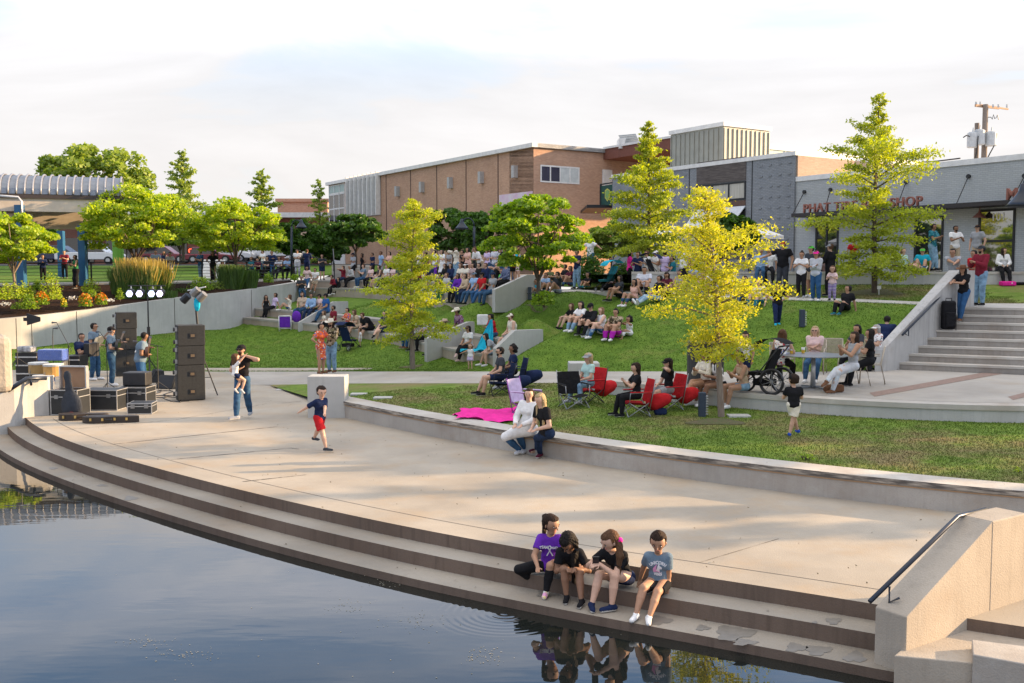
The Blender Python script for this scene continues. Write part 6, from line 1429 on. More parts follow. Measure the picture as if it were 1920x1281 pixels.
def blob(J,pts,m_t,name='shirt_print'):
    o = Vector(J['chest']); r=-Vector(J['rt']); u=Vector(J['up']); f=Vector(J['fw']); sh = next(c for c in J['body'].children if c.name.startswith('shirt')); bv = BVHTree.FromPolygons([v.co for v in sh.data.vertices],[tuple(q.vertices) for q in sh.data.polygons]); vs=[]
    for x,y in pts:
        q = o+r*x+u*y; l,_,_,_ = bv.ray_cast(q+f*.4,-f); vs.append((l if l is not None else q+f*.1)+f*.006)
    m_=MB(); c=sum(vs,Vector())/len(vs)+f*.003; m_.add(vs+[c],[(i,(i+1)%len(vs),len(vs)) for i in range(len(vs))]); m_.build(name,m_t,J['body'])
blob(g4,[(-.05,-.07),(-.055,-.03),(-.03,.01),(-.01,.03),(-.025,-.02),(-.01,-.05),(.03,-.075)],UPK); blob(g4,[(-.02,-.055),(-.005,.0),(.01,.04),(.02,.01),(.045,-.01),(.04,-.03),(.015,-.03),(.02,-.06)],MC['print_white'])
for f_ in (-1,1):
    pass
ph_ = MB(); q_ = AY(1117,1052,10.68); ph_.box(q_,(.07,.012,.13),rot=Matrix.Rotation(.5,3,'X')); tag(ph_.build('phone',mat('phone_black',(.02,.02,.025),.2),loc=tuple(q_)),'dark phone held by the girl with the pink scrunchie','phone')
# walking boy, man with toddler
by = G(600,846,0); 
J = person(by,1.30,legs='walk',face=62,skin='fair',hair=('short','dkbrown'),top=('navy','elbow'),bot=('red','shorts',1.25),shoes='char',arms='down',head=(28,12),lean=4,tw=dict(la=G(586,838,0)+Vector((0,0,.03)),ra=G(612,848,0),rh=AY(556,776,18.6),lh=AY(608,783,18.2)),feet=((.7,-.5,0),(1,-.15,0)),label='boy in navy tee and red shorts walking across the plaza')
decal_m = mat('short_panel',(.72,.72,.72),.8)
mn = G(456,787,0)
J = person(mn,1.80,legs='walk',face=-25,skin='light',hair=('short','black'),hat=('cap','black'),top=('black','short'),bot=('denim','long',1.5),shoes='grey',glasses=True,beard='dkbrown',head=(-5,0),fat=1.05,tw=dict(la=G(470,783,0),ra=G(443,790,0),lh=AY(463,668,22.4),rh=AY(437,690,22.5)),feet=((.1,-1,0),(-.8,-.5,0)),arms='front',label='man in black tee and cap carrying a small girl on his arm')
q_ = AY(441,702,22.35); person(q_,.98,legs='carried',face=120,skin='fair',hair=('bob','brown'),top=('white','short'),bot=('navy','mini'),shoes='ltgrey',arms='front',tw=dict(rh=AY(462,664,22.3)),label='toddler girl in white top held by the man in the black cap')
# two women on the seat wall
wY = 18.4
s1_ = G(1024,826,.395); J = person(s1_,1.66,legs='sit',face=-58,skin='fair',hair=('xlong','blond'),top=('black','short'),bot=('dkdenim','long'),shoes='wine',fem=True,sh=.39,lean=10,head=(-10,10),tw=dict(la=G(1013,858,0),ra=G(1005,852,0)),feet=((-.4,-1,0),(-.8,-.8,0)),arms='lap',label='long haired blonde woman in black tee on the curved seat wall')
s1_ = G(988,817,.395); J = person(s1_,1.66,legs='sit',face=-35,skin='fair',hair=('bob','dkbrown'),top=('white','long','dress'),bot=('denim','long'),shoes='ltgrey',fem=True,sh=.39,lean=-2,side=-3,head=(-20,0),tw=dict(la=G(985,850,0),ra=G(976,852,0)),arms='lap',label='smiling girl wrapped in a white shawl on the seat wall')
p(1487,820,1.19,'small boy in black tee and khaki shorts seen from behind on the near lawn',face=178,skin='light',hair=('short','dkbrown'),hat=('cap','black'),top=('black','short'),bot=('cream','shorts',1.2),shoes='royal',arms='front',head=(-25,0),tw=dict(la=hitpx(1497,817),ra=hitpx(1480,820)))
# dancing couple
dz = lambda px,py: G(px,py,.18)
person(dz(602,702),1.66,face=60,skin='tan',hair=('short','black'),top=('orange/flower','short','dress'),bot=None,shoes='brown',fem=True,arms=('phone','hips'),label='dancing woman in long yellow orange flowered dress',head=(0,-6))
person(dz(622,699),1.76,face=-20,skin='light',hair=('long','dkbrown'),hat=('cowboy','cream'),top=('khaki/camo','long'),bot=('ltdenim','long'),shoes='brown',beard='dkbrown',arms='front',label='dancing man in white cowboy hat and pale jeans')
# the band
b1 = person(G(155,732,0),1.70,face=75,skin='tan',hair=('short','black'),top=('navy','short'),bot=BK,shoes='white',fat=1.35,arms='front',head=(30,0),label='stocky musician in navy shirt playing the accordion')
b2 = person(G(178,713,0),1.86,face=85,skin='tan',hair=('short','black'),top=('steel','short'),bot=JW,shoes='white',glasses=True,arms=('guitarL','guitarR'),label='tall guitarist in sunglasses at the microphone, second from the left')
b3 = person(G(210,724,0),1.84,face=100,skin='light',hair=('short','black'),hat=('cap','black'),top=('steel','short'),bot=JW,shoes='white',arms=('guitarL','guitarR'),label='guitarist in black cap with acoustic guitar beside the speaker stack')
b4 = person(G(264,735,0),1.76,face=105,skin='brown',hair=('short','black'),top=('steel','short'),bot=('blue','long'),shoes='white',fat=1.45,arms=('guitarL','guitarR'),head=(-10,12),lean=8,label='large bassist with white strap standing before the microphone')
# seated on the tiers
seat('T2',500,1.30,'small girl in black dress on the far left of the seating',fem=True,skin='tan',hair=('long','black'),top=('black','strap','long'),bot=None,shoes='pink',face=20)
seat('T2',513,1.60,'woman in lilac tee and black trousers leaning back near the wall',fem=True,skin='tan',hair=('long','dkbrown'),top=('lilac','short'),bot=BK,arms='prop',lean=-12,shoes='black')
seat('T2',543,1.50,'girl in cream top with bare knees drawn up on the seating',fem=True,skin='light',hair=('bob','brown'),top=('cream','short'),bot=('denim','mini'),arms='face',shoes='white',legs='ground',face=-85,lean=-5)
seat('T2',568,1.78,'bearded man in beige shirt and jeans on the second tier',skin='light',hair=('short','brown'),beard='brown',top=('beige','short'),bot=JW,arms='lap',fat=1.1,face=-25)
seat('T2',585,1.74,'man in light blue shirt and jeans beside the man in beige',skin='tan',hair=('short','black'),top=('sky','long'),bot=('dkdenim','long'),arms='lap',face=-30)
seat('T2',600,1.70,'man in cap and pinkish shirt behind the man in the blue polo',skin='tan',hair=('short','black'),hat=('cap','black'),top=('pink','short'),bot=BK,arms='lap',back=.5)
seat('T2',612,1.80,'heavy man in bright blue polo and dark cap on the second tier',skin='tan',hair=('short','black'),hat=('cap','black'),top=('sblue','short'),bot=JW,arms='lap',fat=1.25)
seat('T1',626,1.72,'bearded man in maroon shirt behind the dancing couple',skin='tan',hair=('short','black'),beard='black',top=('maroon','short'),bot=BK,arms='lap')
seat('T1',608,1.15,'brown haired child behind the dancing woman',skin='light',hair=('bob','brown'),top=('cream','short'),bot=('pink','shorts'),arms='lap',fem=True)
seat('T1',652,1.62,'woman in orange patterned top behind the navy stroller',fem=True,skin='light',hair=('short','dkbrown'),top=('orange/flower','elbow'),bot=BK,arms='front')
seat('T1',672,1.62,'woman with sunglasses on her head holding a little child in white',fem=True,skin='light',hair=('long','brown'),top=('tan','short'),bot=('tan','shorts'),arms='front',lean=14,shoes='bare')
p(676,651,.80,'little child in white dress standing at the edge of the seating',face=-80,skin='light',hair=('short','brown'),top=('white','short','dress'),bot=None,shoes='black',fem=True)
seat('T1',694,1.70,'person with shaved head in long black dress on the lowest tier',skin='light',hair=('short','brown'),top=('black','short','dress'),bot=None,arms='knees',lean=30,fat=1.5,shoes='bare')
seat('T1',722,1.70,'person in dark shorts with crossed bare legs under the yellow topped oak',skin='fair',hair=('short','dkbrown'),top=('char','short'),bot=('navy','shorts'),legs='sitx',arms='lap')
seat('T2',736,1.74,'man in black hat and teal patterned shirt under the yellow topped oak',skin='tan',hair=('short','black'),hat=('cowboy','black'),top=('teal/leafy','short'),bot=JW,shoes='white')
seat('T2',756,1.72,'man in colourful cap half hidden by the yellow topped oak',skin='tan',hair=('short','black'),hat=('cap','royal'),top=('char','short'),bot=('dkdenim','long'),shoes='brown',lean=12)
seat('T1',776,1.70,'person in light blue jeans right of the oak trunk',skin='light',hair=('short','brown'),top=('white','short'),bot=('blue','long'),shoes='brown',lean=-8,arms='lap')
seat('T1',796,1.74,'man reclining in white shirt and black trousers by the sloped wing wall',skin='light',hair=('short','brown'),top=('lav','short'),bot=BK,shoes='black',lean=-15,arms='lap')
seat('T1',829,1.78,'man in black shirt, jeans and straw cowboy hat leaning back',skin='tan',hair=('short','black'),hat=('cowboy','beige'),top=('black','long'),bot=('blue','long'),arms='cross',lean=-8,beard='black')
seat('T2',866,1.78,'man in plaid shirt and white cowboy hat on the second tier',skin='brown',hair=('short','black'),hat=('cowboy','cream'),top=('ltgrey/plaid','elbow'),bot=JW,shoes='cream',arms='lap',lean=14)
seat('T1',878,1.62,'woman in white tee and black visor with black trousers',fem=True,skin='tan',hair=('bob','black'),hat=('visor','black'),top=('white','short'),bot=BK,arms='lap',fat=1.2,shoes='pink',legs='sitx')
p(882,692,.86,'toddler in white top and lilac shorts standing at the path edge',face=-15,skin='fair',hair=('bob','ltbrown'),top=('white','none'),bot=('lilac','shorts',1.2),shoes='bare',arms=('down','out'),fem=True)
seat('T2',926,1.62,'woman in red top with ponytail looking at her phone',fem=True,skin='tan',hair=('pony','black'),top=('red','short'),bot=JW,arms='phone',lean=10,face=-70)
seat('T2',962,1.76,'tattooed man in cap and cream sleeveless shirt at the wing wall',skin='fair',hair=('short','brown'),hat=('cap','cream'),top=('cream','none'),bot=('grey','shorts'),arms='lap',lean=6,fat=1.15,beard='brown',face=-75)
seat('T1',930,1.60,'girl in grey tee bending over a blue blanket',fem=True,skin='fair',hair=('long','black'),top=('grey','short'),bot=('steel','shorts'),arms='knees',lean=30,shoes='white',face=-75)
# upper tiers
seat('U1',628,1.45,'boy in maroon hoodie sitting on the upper tier',skin='light',hair=('short','black'),top=('maroon','long'),bot=BK,arms='lap',lean=14,shoes='white')
seat('U1',636,1.10,'child in black pressed against the boy in maroon',skin='light',hair=('short','dkbrown'),top=('black','long'),bot=BK,shoes='white')
for px,H_,kw,lab in ((576,1.62,dict(fem=True,hair=('long','dkbrown'),top=('pink','short'),bot=('blue','capri'),shoes='pink'),'woman in pale tee and capri jeans on the wall end'),
 (591,1.60,dict(hair=('short','black'),top=('white','short'),bot=('khaki','shorts'),arms='lap',fat=1.2,shoes='grey'),'person in white shirt and khaki shorts on the wall end')):
    q = AY(px,527 if px<580 else 530,57.6 if px<580 else 58); person(q,H_,legs='sit',face=-10,skin='tan',label=lab,sh=.6,**kw)
seat('U2',645,1.62,'woman in maroon tee with hands at her mouth on the top tier',fem=True,hair=('bob','dkbrown'),top=('maroon','short'),bot=('dkdenim','long'),arms='face',fat=1.15)
seat('U2',662,1.72,'man in grey striped track jacket on the top tier',skin='tan',hair=('short','grey'),top=('grey/stripew','long'),bot=BK,lean=12,arms='lap')
seat('U2',683,1.74,'man in teal tee and jeans using his phone on the top tier',skin='fair',hair=('short','brown'),top=('steel','short'),bot=JW,arms='phone',shoes='white')
seat('U2',697,1.62,'woman in pink tee with long hair beside the man in teal',fem=True,hair=('long','dkbrown'),top=('pink','short'),bot=BK,arms='lap')
seat('U2',712,1.62,'woman in dark vest beyond the pink tee woman',fem=True,hair=('bob','black'),top=('char','none'),bot=('grey','shorts'),arms='lap')
seat('U2',726,1.66,'person in white shoes left of the yellow topped oak on the top tier',hair=('short','black'),top=('white','short'),bot=BK,shoes='white',arms='lap')
seat('U2',752,1.66,'person in olive behind the yellow topped oak',hair=('short','brown'),top=('olive','short'),bot=('khaki','shorts'),arms='lap')
seat('U1',822,1.72,'man in olive tee and pale jeans at the left of the front row',skin='tan',hair=('short','black'),hat=('cap','black'),top=('olive','short'),bot=('ltdenim','long'),shoes='white',arms='lap',lean=-8)
seat('U1',838,1.66,'person in grey printed tee next to the olive tee man',skin='light',hair=('short','brown'),top=('grey/stripew','short'),bot=('green','long'),arms='lap')
seat('U1',859,1.62,'woman in denim shirt over purple in the front row',fem=True,skin='tan',hair=('long','black'),top=('purple','long'),bot=BK,glasses=True,arms='lap',shoes='black')
seat('U1',873,1.62,'woman with very long black hair and tan cardigan',fem=True,skin='light',hair=('xlong','black'),top=('tan','long'),bot=('dkdenim','long'),arms='lap')
seat('U1',888,1.74,'man in pale blue shirt and cap in the front row',skin='tan',hair=('short','black'),hat=('cap','steel'),top=('sky','short'),bot=JW,arms='thigh',lean=-4)
seat('U1',904,1.74,'man in red tee and dark cap in the front row',skin='tan',hair=('short','black'),hat=('cap','black'),top=('red','short'),bot=('blue','long'),arms='thigh')
seat('U1',921,1.76,'man in navy and grey raglan tee with folded arms, rightmost of the front row',skin='tan',hair=('short','black'),hat=('cap','navy'),top=('grey','short'),bot=JW,arms='cross',lean=-8)
for px,lab,kw in ((846,'woman in dark blue jacket with long hair in the second row',dict(fem=True,hair=('long','black'),top=('navy','long'),bot=BK)),(835,'woman in black beside the dark blue jacket woman',dict(fem=True,hair=('long','dkbrown'),top=('black','short'),bot=BK)),
 (864,'girl in cream tee in the second row',dict(fem=True,hair=('long','brown'),top=('cream','short'),bot=JW)),(874,'woman in white hat in the second row',dict(fem=True,hair=('long','dkbrown'),hat=('visor','white'),top=('cream','short'),bot=('beige','long'))),
 (887,'person in pink striped top in the second row',dict(fem=True,hair=('bob','black'),top=('pink/stripe','short'),bot=BK)),(899,'man in black jacket in the second row',dict(hair=('short','black'),top=('black','long'),bot=BK)),
 (911,'man in navy jacket in the second row',dict(hair=('short','brown'),top=('navy','long'),bot=('olive','long'))),(932,'woman in black vest and sunglasses right in the second row',dict(fem=True,skin='fair',glasses=True,hair=('bob','blond'),top=('black','none'),bot=BK,arms='face')),
 (949,'man in navy plaid shirt at the right end of the second row',dict(hair=('short','brown'),top=('navy/grid','long'),bot=BK,skin='fair')),(941,'child in lime tee between the second row adults',dict(hair=('short','brown'),top=('lime','short'),bot=('grey','shorts')))):
    kw.setdefault('skin','light'); kw.setdefault('arms','lap'); seat('U2',px,1.15 if 'child' in lab else 1.68,lab,**kw)
p(962,562,1.15,'child in red tee stretching both arms over the upper wing wall',face=-140,skin='tan',hair=('bob','black'),top=('red','short'),bot=('black','shorts'),arms='up',shoes='bare',lean=10,side=-12)
for c,px,H_,lab,kw in (('U3',664,1.68,'standing person in grey tee and cap at the stair rail',dict(hair=('short','black'),hat=('cap','navy'),top=('ltgrey','short'),bot=('black','shorts'))),
 ('U3',681,1.64,'woman in black with white face mask standing at the stair rail',dict(fem=True,hair=('long','black'),top=('black','none'),bot=BK,arms='hips')),
 ('U3',716,1.74,'man in pale blue shirt standing left of the yellow topped oak',dict(hair=('short','brown'),top=('sky','short'),bot=('grey','shorts'))),
 ('U3',732,1.7,'person in peach tee standing behind the yellow topped oak',dict(hair=('bob','black'),top=('peach','short'),bot=BK,fem=True)),
 ('U3',787,1.66,'person in white standing right behind the yellow oak crown',dict(hair=('short','black'),top=('white','short'),bot=('black','long'))),
 ('U3',816,1.66,'person in white tee and dark cap standing at the crowd edge',dict(hair=('short','black'),top=('white','short'),bot=('purple','long'))),
 ('U3',830,1.66,'woman in white top and white skirt standing behind the seating',dict(fem=True,hair=('long','black'),top=('white','short'),bot=('white','skirt'))),
 ('U3',856,1.72,'woman in cream jacket with hands at her mouth standing behind the seating',dict(fem=True,hair=('long','brown'),top=('cream','long'),bot=('ltdenim','long'),arms='face')),
 ('U3',878,1.70,'woman in peach dress standing behind the seating',dict(fem=True,hair=('long','black'),top=('peach','short','dress'),bot=None,arms='front')),
 ('U3',901,1.78,'man in white shirt leaning forward behind the seating',dict(hair=('short','brown'),top=('white','elbow'),bot=('khaki','long'),lean=22,skin='tan',arms='front')),
 ('U4',868,1.66,'person in black standing in the back row between cream and peach',dict(hair=('short','black'),top=('black','short'),bot=BK)),
 ('U4',918,1.68,'person in grey and blue standing under the central redbud',dict(hair=('short','brown'),top=('steel','short'),bot=JW)),
 ('U3',928,1.68,'person in blue and white plaid standing under the central redbud',dict(hair=('short','brown'),top=('white/grid','short'),bot=JW,skin='fair')),
 ('U4',941,1.66,'person in pale top at the back under the central redbud',dict(hair=('bob','grey'),top=('ltgrey','short'),bot=JW)),
 ('U4',800,1.66,'person in navy at the back right of the yellow topped oak',dict(hair=('short','black'),top=('navy','short'),bot=BK)),
 ('U4',958,1.66,'person in pink at the back under the central redbud',dict(hair=('bob','brown'),top=('pink','short'),bot=JW,fem=True)),
 ('U3',970,1.60,'person in cyan top at the top of the wing wall',dict(hair=('short','brown'),top=('cyan','none'),bot=('pink','shorts'),fem=True))):
    kw.setdefault('skin',random.choice(['tan','light','tan','brown'])); kw.setdefault('arms',random.choice(['front','cross','down'])); seat(c,px,H_,lab,**kw)
# garden, right of the upper wing wall
for px,py,Y,H_,lab,kw in ((1006,549,40,1.1,'child in turquoise top sitting left of the central redbud trunk',dict(legs='ground',hair=('short','brown'),top=('cyan','short'),bot=('pink','shorts'))),
 (1024,549,40.5,1.5,'person in pale blue tee seated right of the central redbud trunk',dict(legs='ground',hair=('short','brown'),top=('sky','short'),bot=('navy','shorts'))),
 (1046,551,39,1.72,'man in dark tee raising his hand to his face behind the hill top',dict(legs='ground',hair=('short','black'),top=('char','short'),bot=('grey/grid','shorts'),arms='face')),
 (1103,544,40,1.3,'boy in black tee sitting alone on the upper lawn',dict(legs='ground',hair=('short','black'),top=('black','short'),bot=('teal','long'),arms='knees')),
 (1082,548,40.5,1.66,'person in jeans half hidden under the central redbud branches',dict(hair=('short','brown'),top=('navy','short'),bot=('ltdenim','long'))),
 (1107,530,45,1.78,'man in white tee and pale jeans standing by the dark bush',dict(hair=('short','black'),top=('white','short'),bot=('blue','long'),arms='out')),
 (1060,545,42,1.66,'person in black on a folding chair behind the central redbud',dict(legs='ground',hair=('short','black'),top=('black','short'),bot=BK)),
 (1180,546,38.6,1.62,'woman in magenta blouse standing beside the dark oak trunk',dict(fem=True,hair=('long','black'),top=('hotpink','long'),bot=BK,arms='front',face=90)),
 (1196,548,38.2,1.60,'person in dark clothes right beside the magenta blouse woman',dict(hair=('short','black'),top=('navy','short'),bot=BK)),
 (1213,549,38.0,1.66,'person in white top just right of the dark oak trunk',dict(hair=('short','brown'),top=('white','short'),bot=('beige','long'))),
 (1230,549,37.8,1.66,'person in white cap and shirt behind the stroller group',dict(hair=('short','brown'),hat=('cap','white'),top=('white','short'),bot=('cream','long'))),
 (1246,550,37.4,1.66,'woman in lilac top seen from behind',dict(fem=True,hair=('bun','dkbrown'),top=('lilac','none'),bot=BK,face=170)),
 (1262,551,37.2,1.5,'boy in dark teal tee looking left near the white shirted man',dict(hair=('short','black'),top=('teal','short'),bot=BK,face=-90)),
 (1283,556,36.2,1.80,'large man in white shirt rubbing his face near the slate building',dict(hair=('short','black'),top=('white','short'),bot=BK,arms=('down','face'),fat=1.3,face=-70,skin='brown')),
 (1336,480+70,36.5,1.6,'elderly person in pale blue behind the yellow oak',dict(hair=('short','grey'),top=('sky','short'),bot=('khaki','long'),skin='fair'))):
    kw.setdefault('skin','tan'); kw.setdefault('face',random.uniform(-70,-20)); kw.setdefault('arms','front'); person(down(AY(px,py,Y)),H_,label=lab,**kw)
HILLR = dict(skin='tan',legs='ground',z0=-.10)
for px,py,H_,lab,kw in ((1163,560,1.64,'woman in dark tee with long hair sitting beside the turquoise stroller',dict(fem=True,hair=('long','black'),top=('char','short'),bot=('black','shorts'),arms='knees',face=-70)),
 (1190,570,1.66,'woman in dusty pink tank top with cuffed jeans on the slope',dict(fem=True,hair=('long','black'),top=('peach','strap'),bot=('denim','capri'),arms='prop',face=-55,shoes='white')),
 (1208,556,1.80,'man in white and blue shirt sitting above the slope',dict(hair=('short','black'),top=('white/grid','short'),bot=BK,arms='knees',face=-15,fat=1.15,legs='ground')),
 (1234,566,1.72,'man in black tee and ripped pale jeans lying on the slope',dict(hair=('short','black'),top=('black','short'),bot=('ltdenim/rip','long'),legs='long',face=-72,shoes='white',arms='lap',lean=-5)),
 (1250,556,1.62,'woman in purple tee with sunglasses looking down',dict(fem=True,hair=('long','dkbrown'),top=('wine','short'),bot=BK,arms='phone',face=-30,head=(0,25))),
 (1274,552,1.60,'woman in grey tank top sitting above the slope',dict(fem=True,hair=('bun','black'),top=('grey','strap'),bot=JW,arms='knees',face=-30)),
 (1318,556,1.62,'woman in peach top behind the yellow oak',dict(fem=True,hair=('short','brown'),top=('peach','short'),bot=JW,face=-30)),
 (1337,553,1.70,'man in white shirt and hat behind the yellow oak trunk',dict(hair=('short','grey'),hat=('cap','grey'),top=('white','short'),bot=BK,face=-30)),
 (1396,566,1.62,'woman in jeans sitting to the right of the yellow oak trunk',dict(fem=True,hair=('long','dkbrown'),top=('wine','short'),bot=JW,face=-20)),
 (1422,573,1.60,'person in cream tee and teal trousers behind the yellow branches',dict(hair=('bob','ltbrown'),top=('cream','short'),bot=('teal','long'),face=-40,skin='fair')),
 (1585,584,1.50,'boy in black printed tee sitting back on the slope under the tallest oak',dict(hair=('short','black'),top=('black','short'),bot=BK,arms='prop',lean=-14,face=-50,head=(30,0),shoes='teal')),
 (1072,612,1.58,'girl with brown hair hugging bare knees, leftmost on the slope',dict(fem=True,skin='fair',hair=('long','brown'),top=('black','short'),bot=('black','shorts'),arms='knees',face=-65)),
 (1090,616,1.62,'woman in white top and black vest with pale jeans on the slope',dict(fem=True,skin='light',hair=('long','black'),top=('white','short'),bot=('ltdenim','long'),arms='knees',face=-50,shoes='white')),
 (1108,622,1.70,'person all in black with black cap on the slope',dict(hair=('short','black'),hat=('cap','black'),top=('black','long'),bot=BK,arms='knees',face=-40,skin='light',head=(0,20))),
 (1128,628,1.64,'woman in white top with long wavy hair and ripped jeans on the slope',dict(fem=True,skin='fair',hair=('xlong','ltbrown'),top=('white','none'),bot=('blue/rip','long'),arms='knees',face=-62,shoes='white',fat=1.1)),
 (1155,632,1.66,'woman in camouflage top and magenta trousers on the slope',dict(fem=True,skin='tan',hair=('top','black'),top=('khaki/camo','short'),bot=('magenta','long',1.8),arms='knees',face=-35,fat=1.35,shoes='white')),
 (1180,630,1.12,'small child in white outfit crouching beside the camouflage woman',dict(fem=True,skin='tan',hair=('curly','black'),top=('white','none'),bot=('white','capri'),arms='face',face=-60,shoes='bare',fat=1.1))):
    k = dict(HILLR); k.update(kw); p(px,py,H_,lab,**k)
# upper path group
for px,py,H_,lab,kw in ((1467,549,1.85,'big man in red cap and black printed tee standing on the upper path',dict(hair=('short','black'),hat=('backcap','red'),top=('black','short'),bot=('char','long'),fat=1.2,arms=('down','out'))),
 (1502,559,1.60,'woman in white tee and black leggings standing behind the yellow branches',dict(fem=True,hair=('bun','dkbrown'),top=('white','short'),bot=BK,shoes='grey')),
 (1520,558,1.80,'man in bright green cap and khaki shorts behind the pink cap woman',dict(hair=('short','dkbrown'),hat=('backcap','lime'),top=('char','short'),bot=('khaki','shorts'),shoes='white',arms='cross',face=-60)),
 (1529,565,1.64,'woman in pink cap, grey sweater and jeans on the upper path',dict(fem=True,hair=('pony','brown'),hat=('cap','hotpink'),top=('ltgrey','long'),bot=('blue','long'),shoes='white',arms='cross',face=-40)),
 (1556,556,1.84,'tall man in black jacket and grey cap with his back turned',dict(hair=('short','brown'),hat=('cap','grey'),top=('black','long'),bot=BK,face=-130,fat=1.2,skin='light')),
 (1560,564,1.14,'little girl in pink tee and patterned purple leggings',dict(fem=True,hair=('bob','brown'),top=('pink','short'),bot=('purple/stripew','long'),face=-30,skin='light')),
 (1457,612,1.38,'boy in black tee walking on the slope in turquoise shoes',dict(hair=('short','black'),top=('black','short'),bot=('navy','long'),shoes='cyan',arms='hips',face=-10,legs='walk',head=(0,25)))):
    kw.setdefault('skin','tan'); kw.setdefault('face',-30); kw.setdefault('arms','front'); p(px,py,H_,lab,**kw)
# on and behind the bench wall
bz = 3.405
def onw(px,H_,lab,legs='sit',dy=.2,**k):
    y = polx([Vector((q.x,q.y+dy,0)) for q in bwl],px); x = (px-960)/F*y; k.setdefault('skin','tan'); return person(Vector((x,y,bz)),H_,legs=legs,label=lab,sh=.45,**k)
onw(1597,1.25,'boy in dark shorts and red shoes standing on the bench wall',legs='stand',top=('red','short'),bot=('navy','shorts'),shoes='red',hair=('short','brown'),face=0)
onw(1878,1.62,'woman in white sleeves and denim vest sitting on the bench wall by the door',fem=True,hair=('long','dkbrown'),top=('white','long'),bot=BK,shoes='white',face=-10,head=(-55,0),arms='lap',skin='light')
onw(1745,1.78,'man in teal patterned shirt perched on the bench wall',top=('teal/leafy','short'),bot=('ltdenim','long'),hair=('short','black'),skin='brown',face=40,arms='front',legs='lean',dy=.35)
onw(1787,1.74,'smiling man in white shirt behind the grey tee man',legs='stand',dy=-.6+1.6,top=('white','short'),bot=('khaki','long'),hair=('short','black'),beard='black',skin='brown',face=10,arms='front')
onw(1695,1.62,'woman in mint shirt lounging on the bench wall left of the teal shirt man',fem=True,top=('mint','elbow'),bot=('navy','shorts'),hair=('bob','ltbrown'),skin='fair',face=30,legs='long',lean=-10)
onw(1727,1.6,'person in blue sitting low behind the teal shirt man',top=('cyan','short'),bot=('blue','long'),hair=('short','ltbrown'),hat=('cap','lime'),skin='light',face=-30,legs='ground')
onw(1829,1.78,'man in black cap and grey shirt standing at the back by the window',legs='stand',dy=1.4,top=('grey','short'),bot=('khaki','long'),hair=('short','brown'),hat=('cap','black'),face=-60,skin='light')
onw(1425,1.6,'person in blue sitting on the bench wall behind the yellow branches',top=('sky','short'),bot=JW,hair=('short','brown'),face=-20)
onw(1440,1.6,'person in white sitting on the bench wall behind the yellow branches',top=('white','short'),bot=BK,hair=('short','black'),face=-10)
# stairs
q = AY(1838,574,29.6); person(down(q),1.86,face=-70,skin='tan',hair=('short','black'),hat=('cap','char'),top=('maroon','long'),bot=('ltdenim','long'),shoes='black',fat=1.1,beard='black',arms='front',label='tall man in maroon windbreaker and jeans on the stair landing')
q = AY(1824,571,30.3); person(down(q),1.72,face=-75,skin='tan',hair=('short','black'),top=('red','short'),bot=JW,arms='cross',label='person in red tee behind the maroon windbreaker man')
q = AY(1806,600,28.4); person(down(q,.5),1.66,face=-55,fem=True,skin='tan',hair=('xlong','black'),hat=('cowboy','brown'),top=('black','short'),bot=('blue','long'),shoes='brown',legs='lean',arms='rail',tw=dict(rh=AY(1783,532,28.2),lh=AY(1788,530,28.2)),lean=6,label='long haired woman in brown hat leaning on the stair handrail')
q = AY(1795,512+60,30.6); person(Vector((q.x-.1,30.7,2.42)),1.76,face=-40,skin='tan',hair=('short','black'),top=('grey','short'),bot=('char','long'),arms='cross',lean=10,tw=dict(lh=AY(1786,499,29.9),rh=AY(1795,497,29.9)),label='young man in grey tee leaning his arms on the cheek wall top')
# patio
PZf = PZ+.0
def pat(px,py,H_,lab,z=None,**k): return person(G(px,py,PZ+(.46 if k.get('legs','sit').startswith('sit') else 0)) if z is None else G(px,py,z),H_,label=lab,sh=.46,**dict(dict(legs='sit'),**k))
pat(1466,688,1.64,'woman with long brown curls in floral top at the left of the patio table',fem=True,skin='light',hair=('xlong','brown'),top=('white/flower','none'),bot=BK,face=150,arms='front',shoes='white')
pat(1527,679,1.66,'blonde woman in sunglasses and pale tee at the patio table',fem=True,skin='fair',hair=('long','blond'),glasses=True,top=('pink','short'),bot=('denim','long'),face=-25,arms='cross',shoes='white')
pat(1597,698,1.68,'woman in ripped pale jeans seated in the slatted patio chair',fem=True,skin='tan',hair=('long','dkbrown'),top=('grey','none'),bot=('ltgrey/rip','long'),shoes='brown',face=-80,legs='sitx',arms='phone',lean=-4)
pat(1630,688,1.66,'woman in black with very long black hair seated right at the patio table',fem=True,skin='tan',hair=('xlong','black'),top=('black','short'),bot=BK,face=-110,arms='front')
pat(1606,672,1.62,'dark haired person half hidden behind the ripped jeans woman',fem=True,skin='tan',hair=('bob','black'),top=('char','short'),bot=BK,face=-60,arms='front')
q = AY(1645,667,26.2); person(Vector((q.x,26.3,AY(1645,668,26.3).z)),1.60,legs='sit',face=-75,fem=True,skin='light',hair=('bob','grey'),hat=('visor','white'),top=('white/rose','short'),bot=BK,arms='front',fat=1.2,sh=.6,label='older woman in white visor and rose print shirt resting on the cheek wall')
q = AY(1664,655,27.0); person(Vector((q.x,27.2,AY(1664,650,27.2).z)),1.72,legs='sit',face=150,skin='light',hair=('short','black'),hat=('cap','black'),top=('navy','long'),bot=BK,arms='front',fat=1.2,lean=20,sh=.6,label='person in dark navy jacket hunched on the cheek wall behind the visor woman')
p(1396,722,1.28,'child in white printed tee standing on the patio behind the yellow oak',face=-20,skin='tan',hair=('bun','black'),top=('white','short'),bot=('navy','shorts'),fem=True)
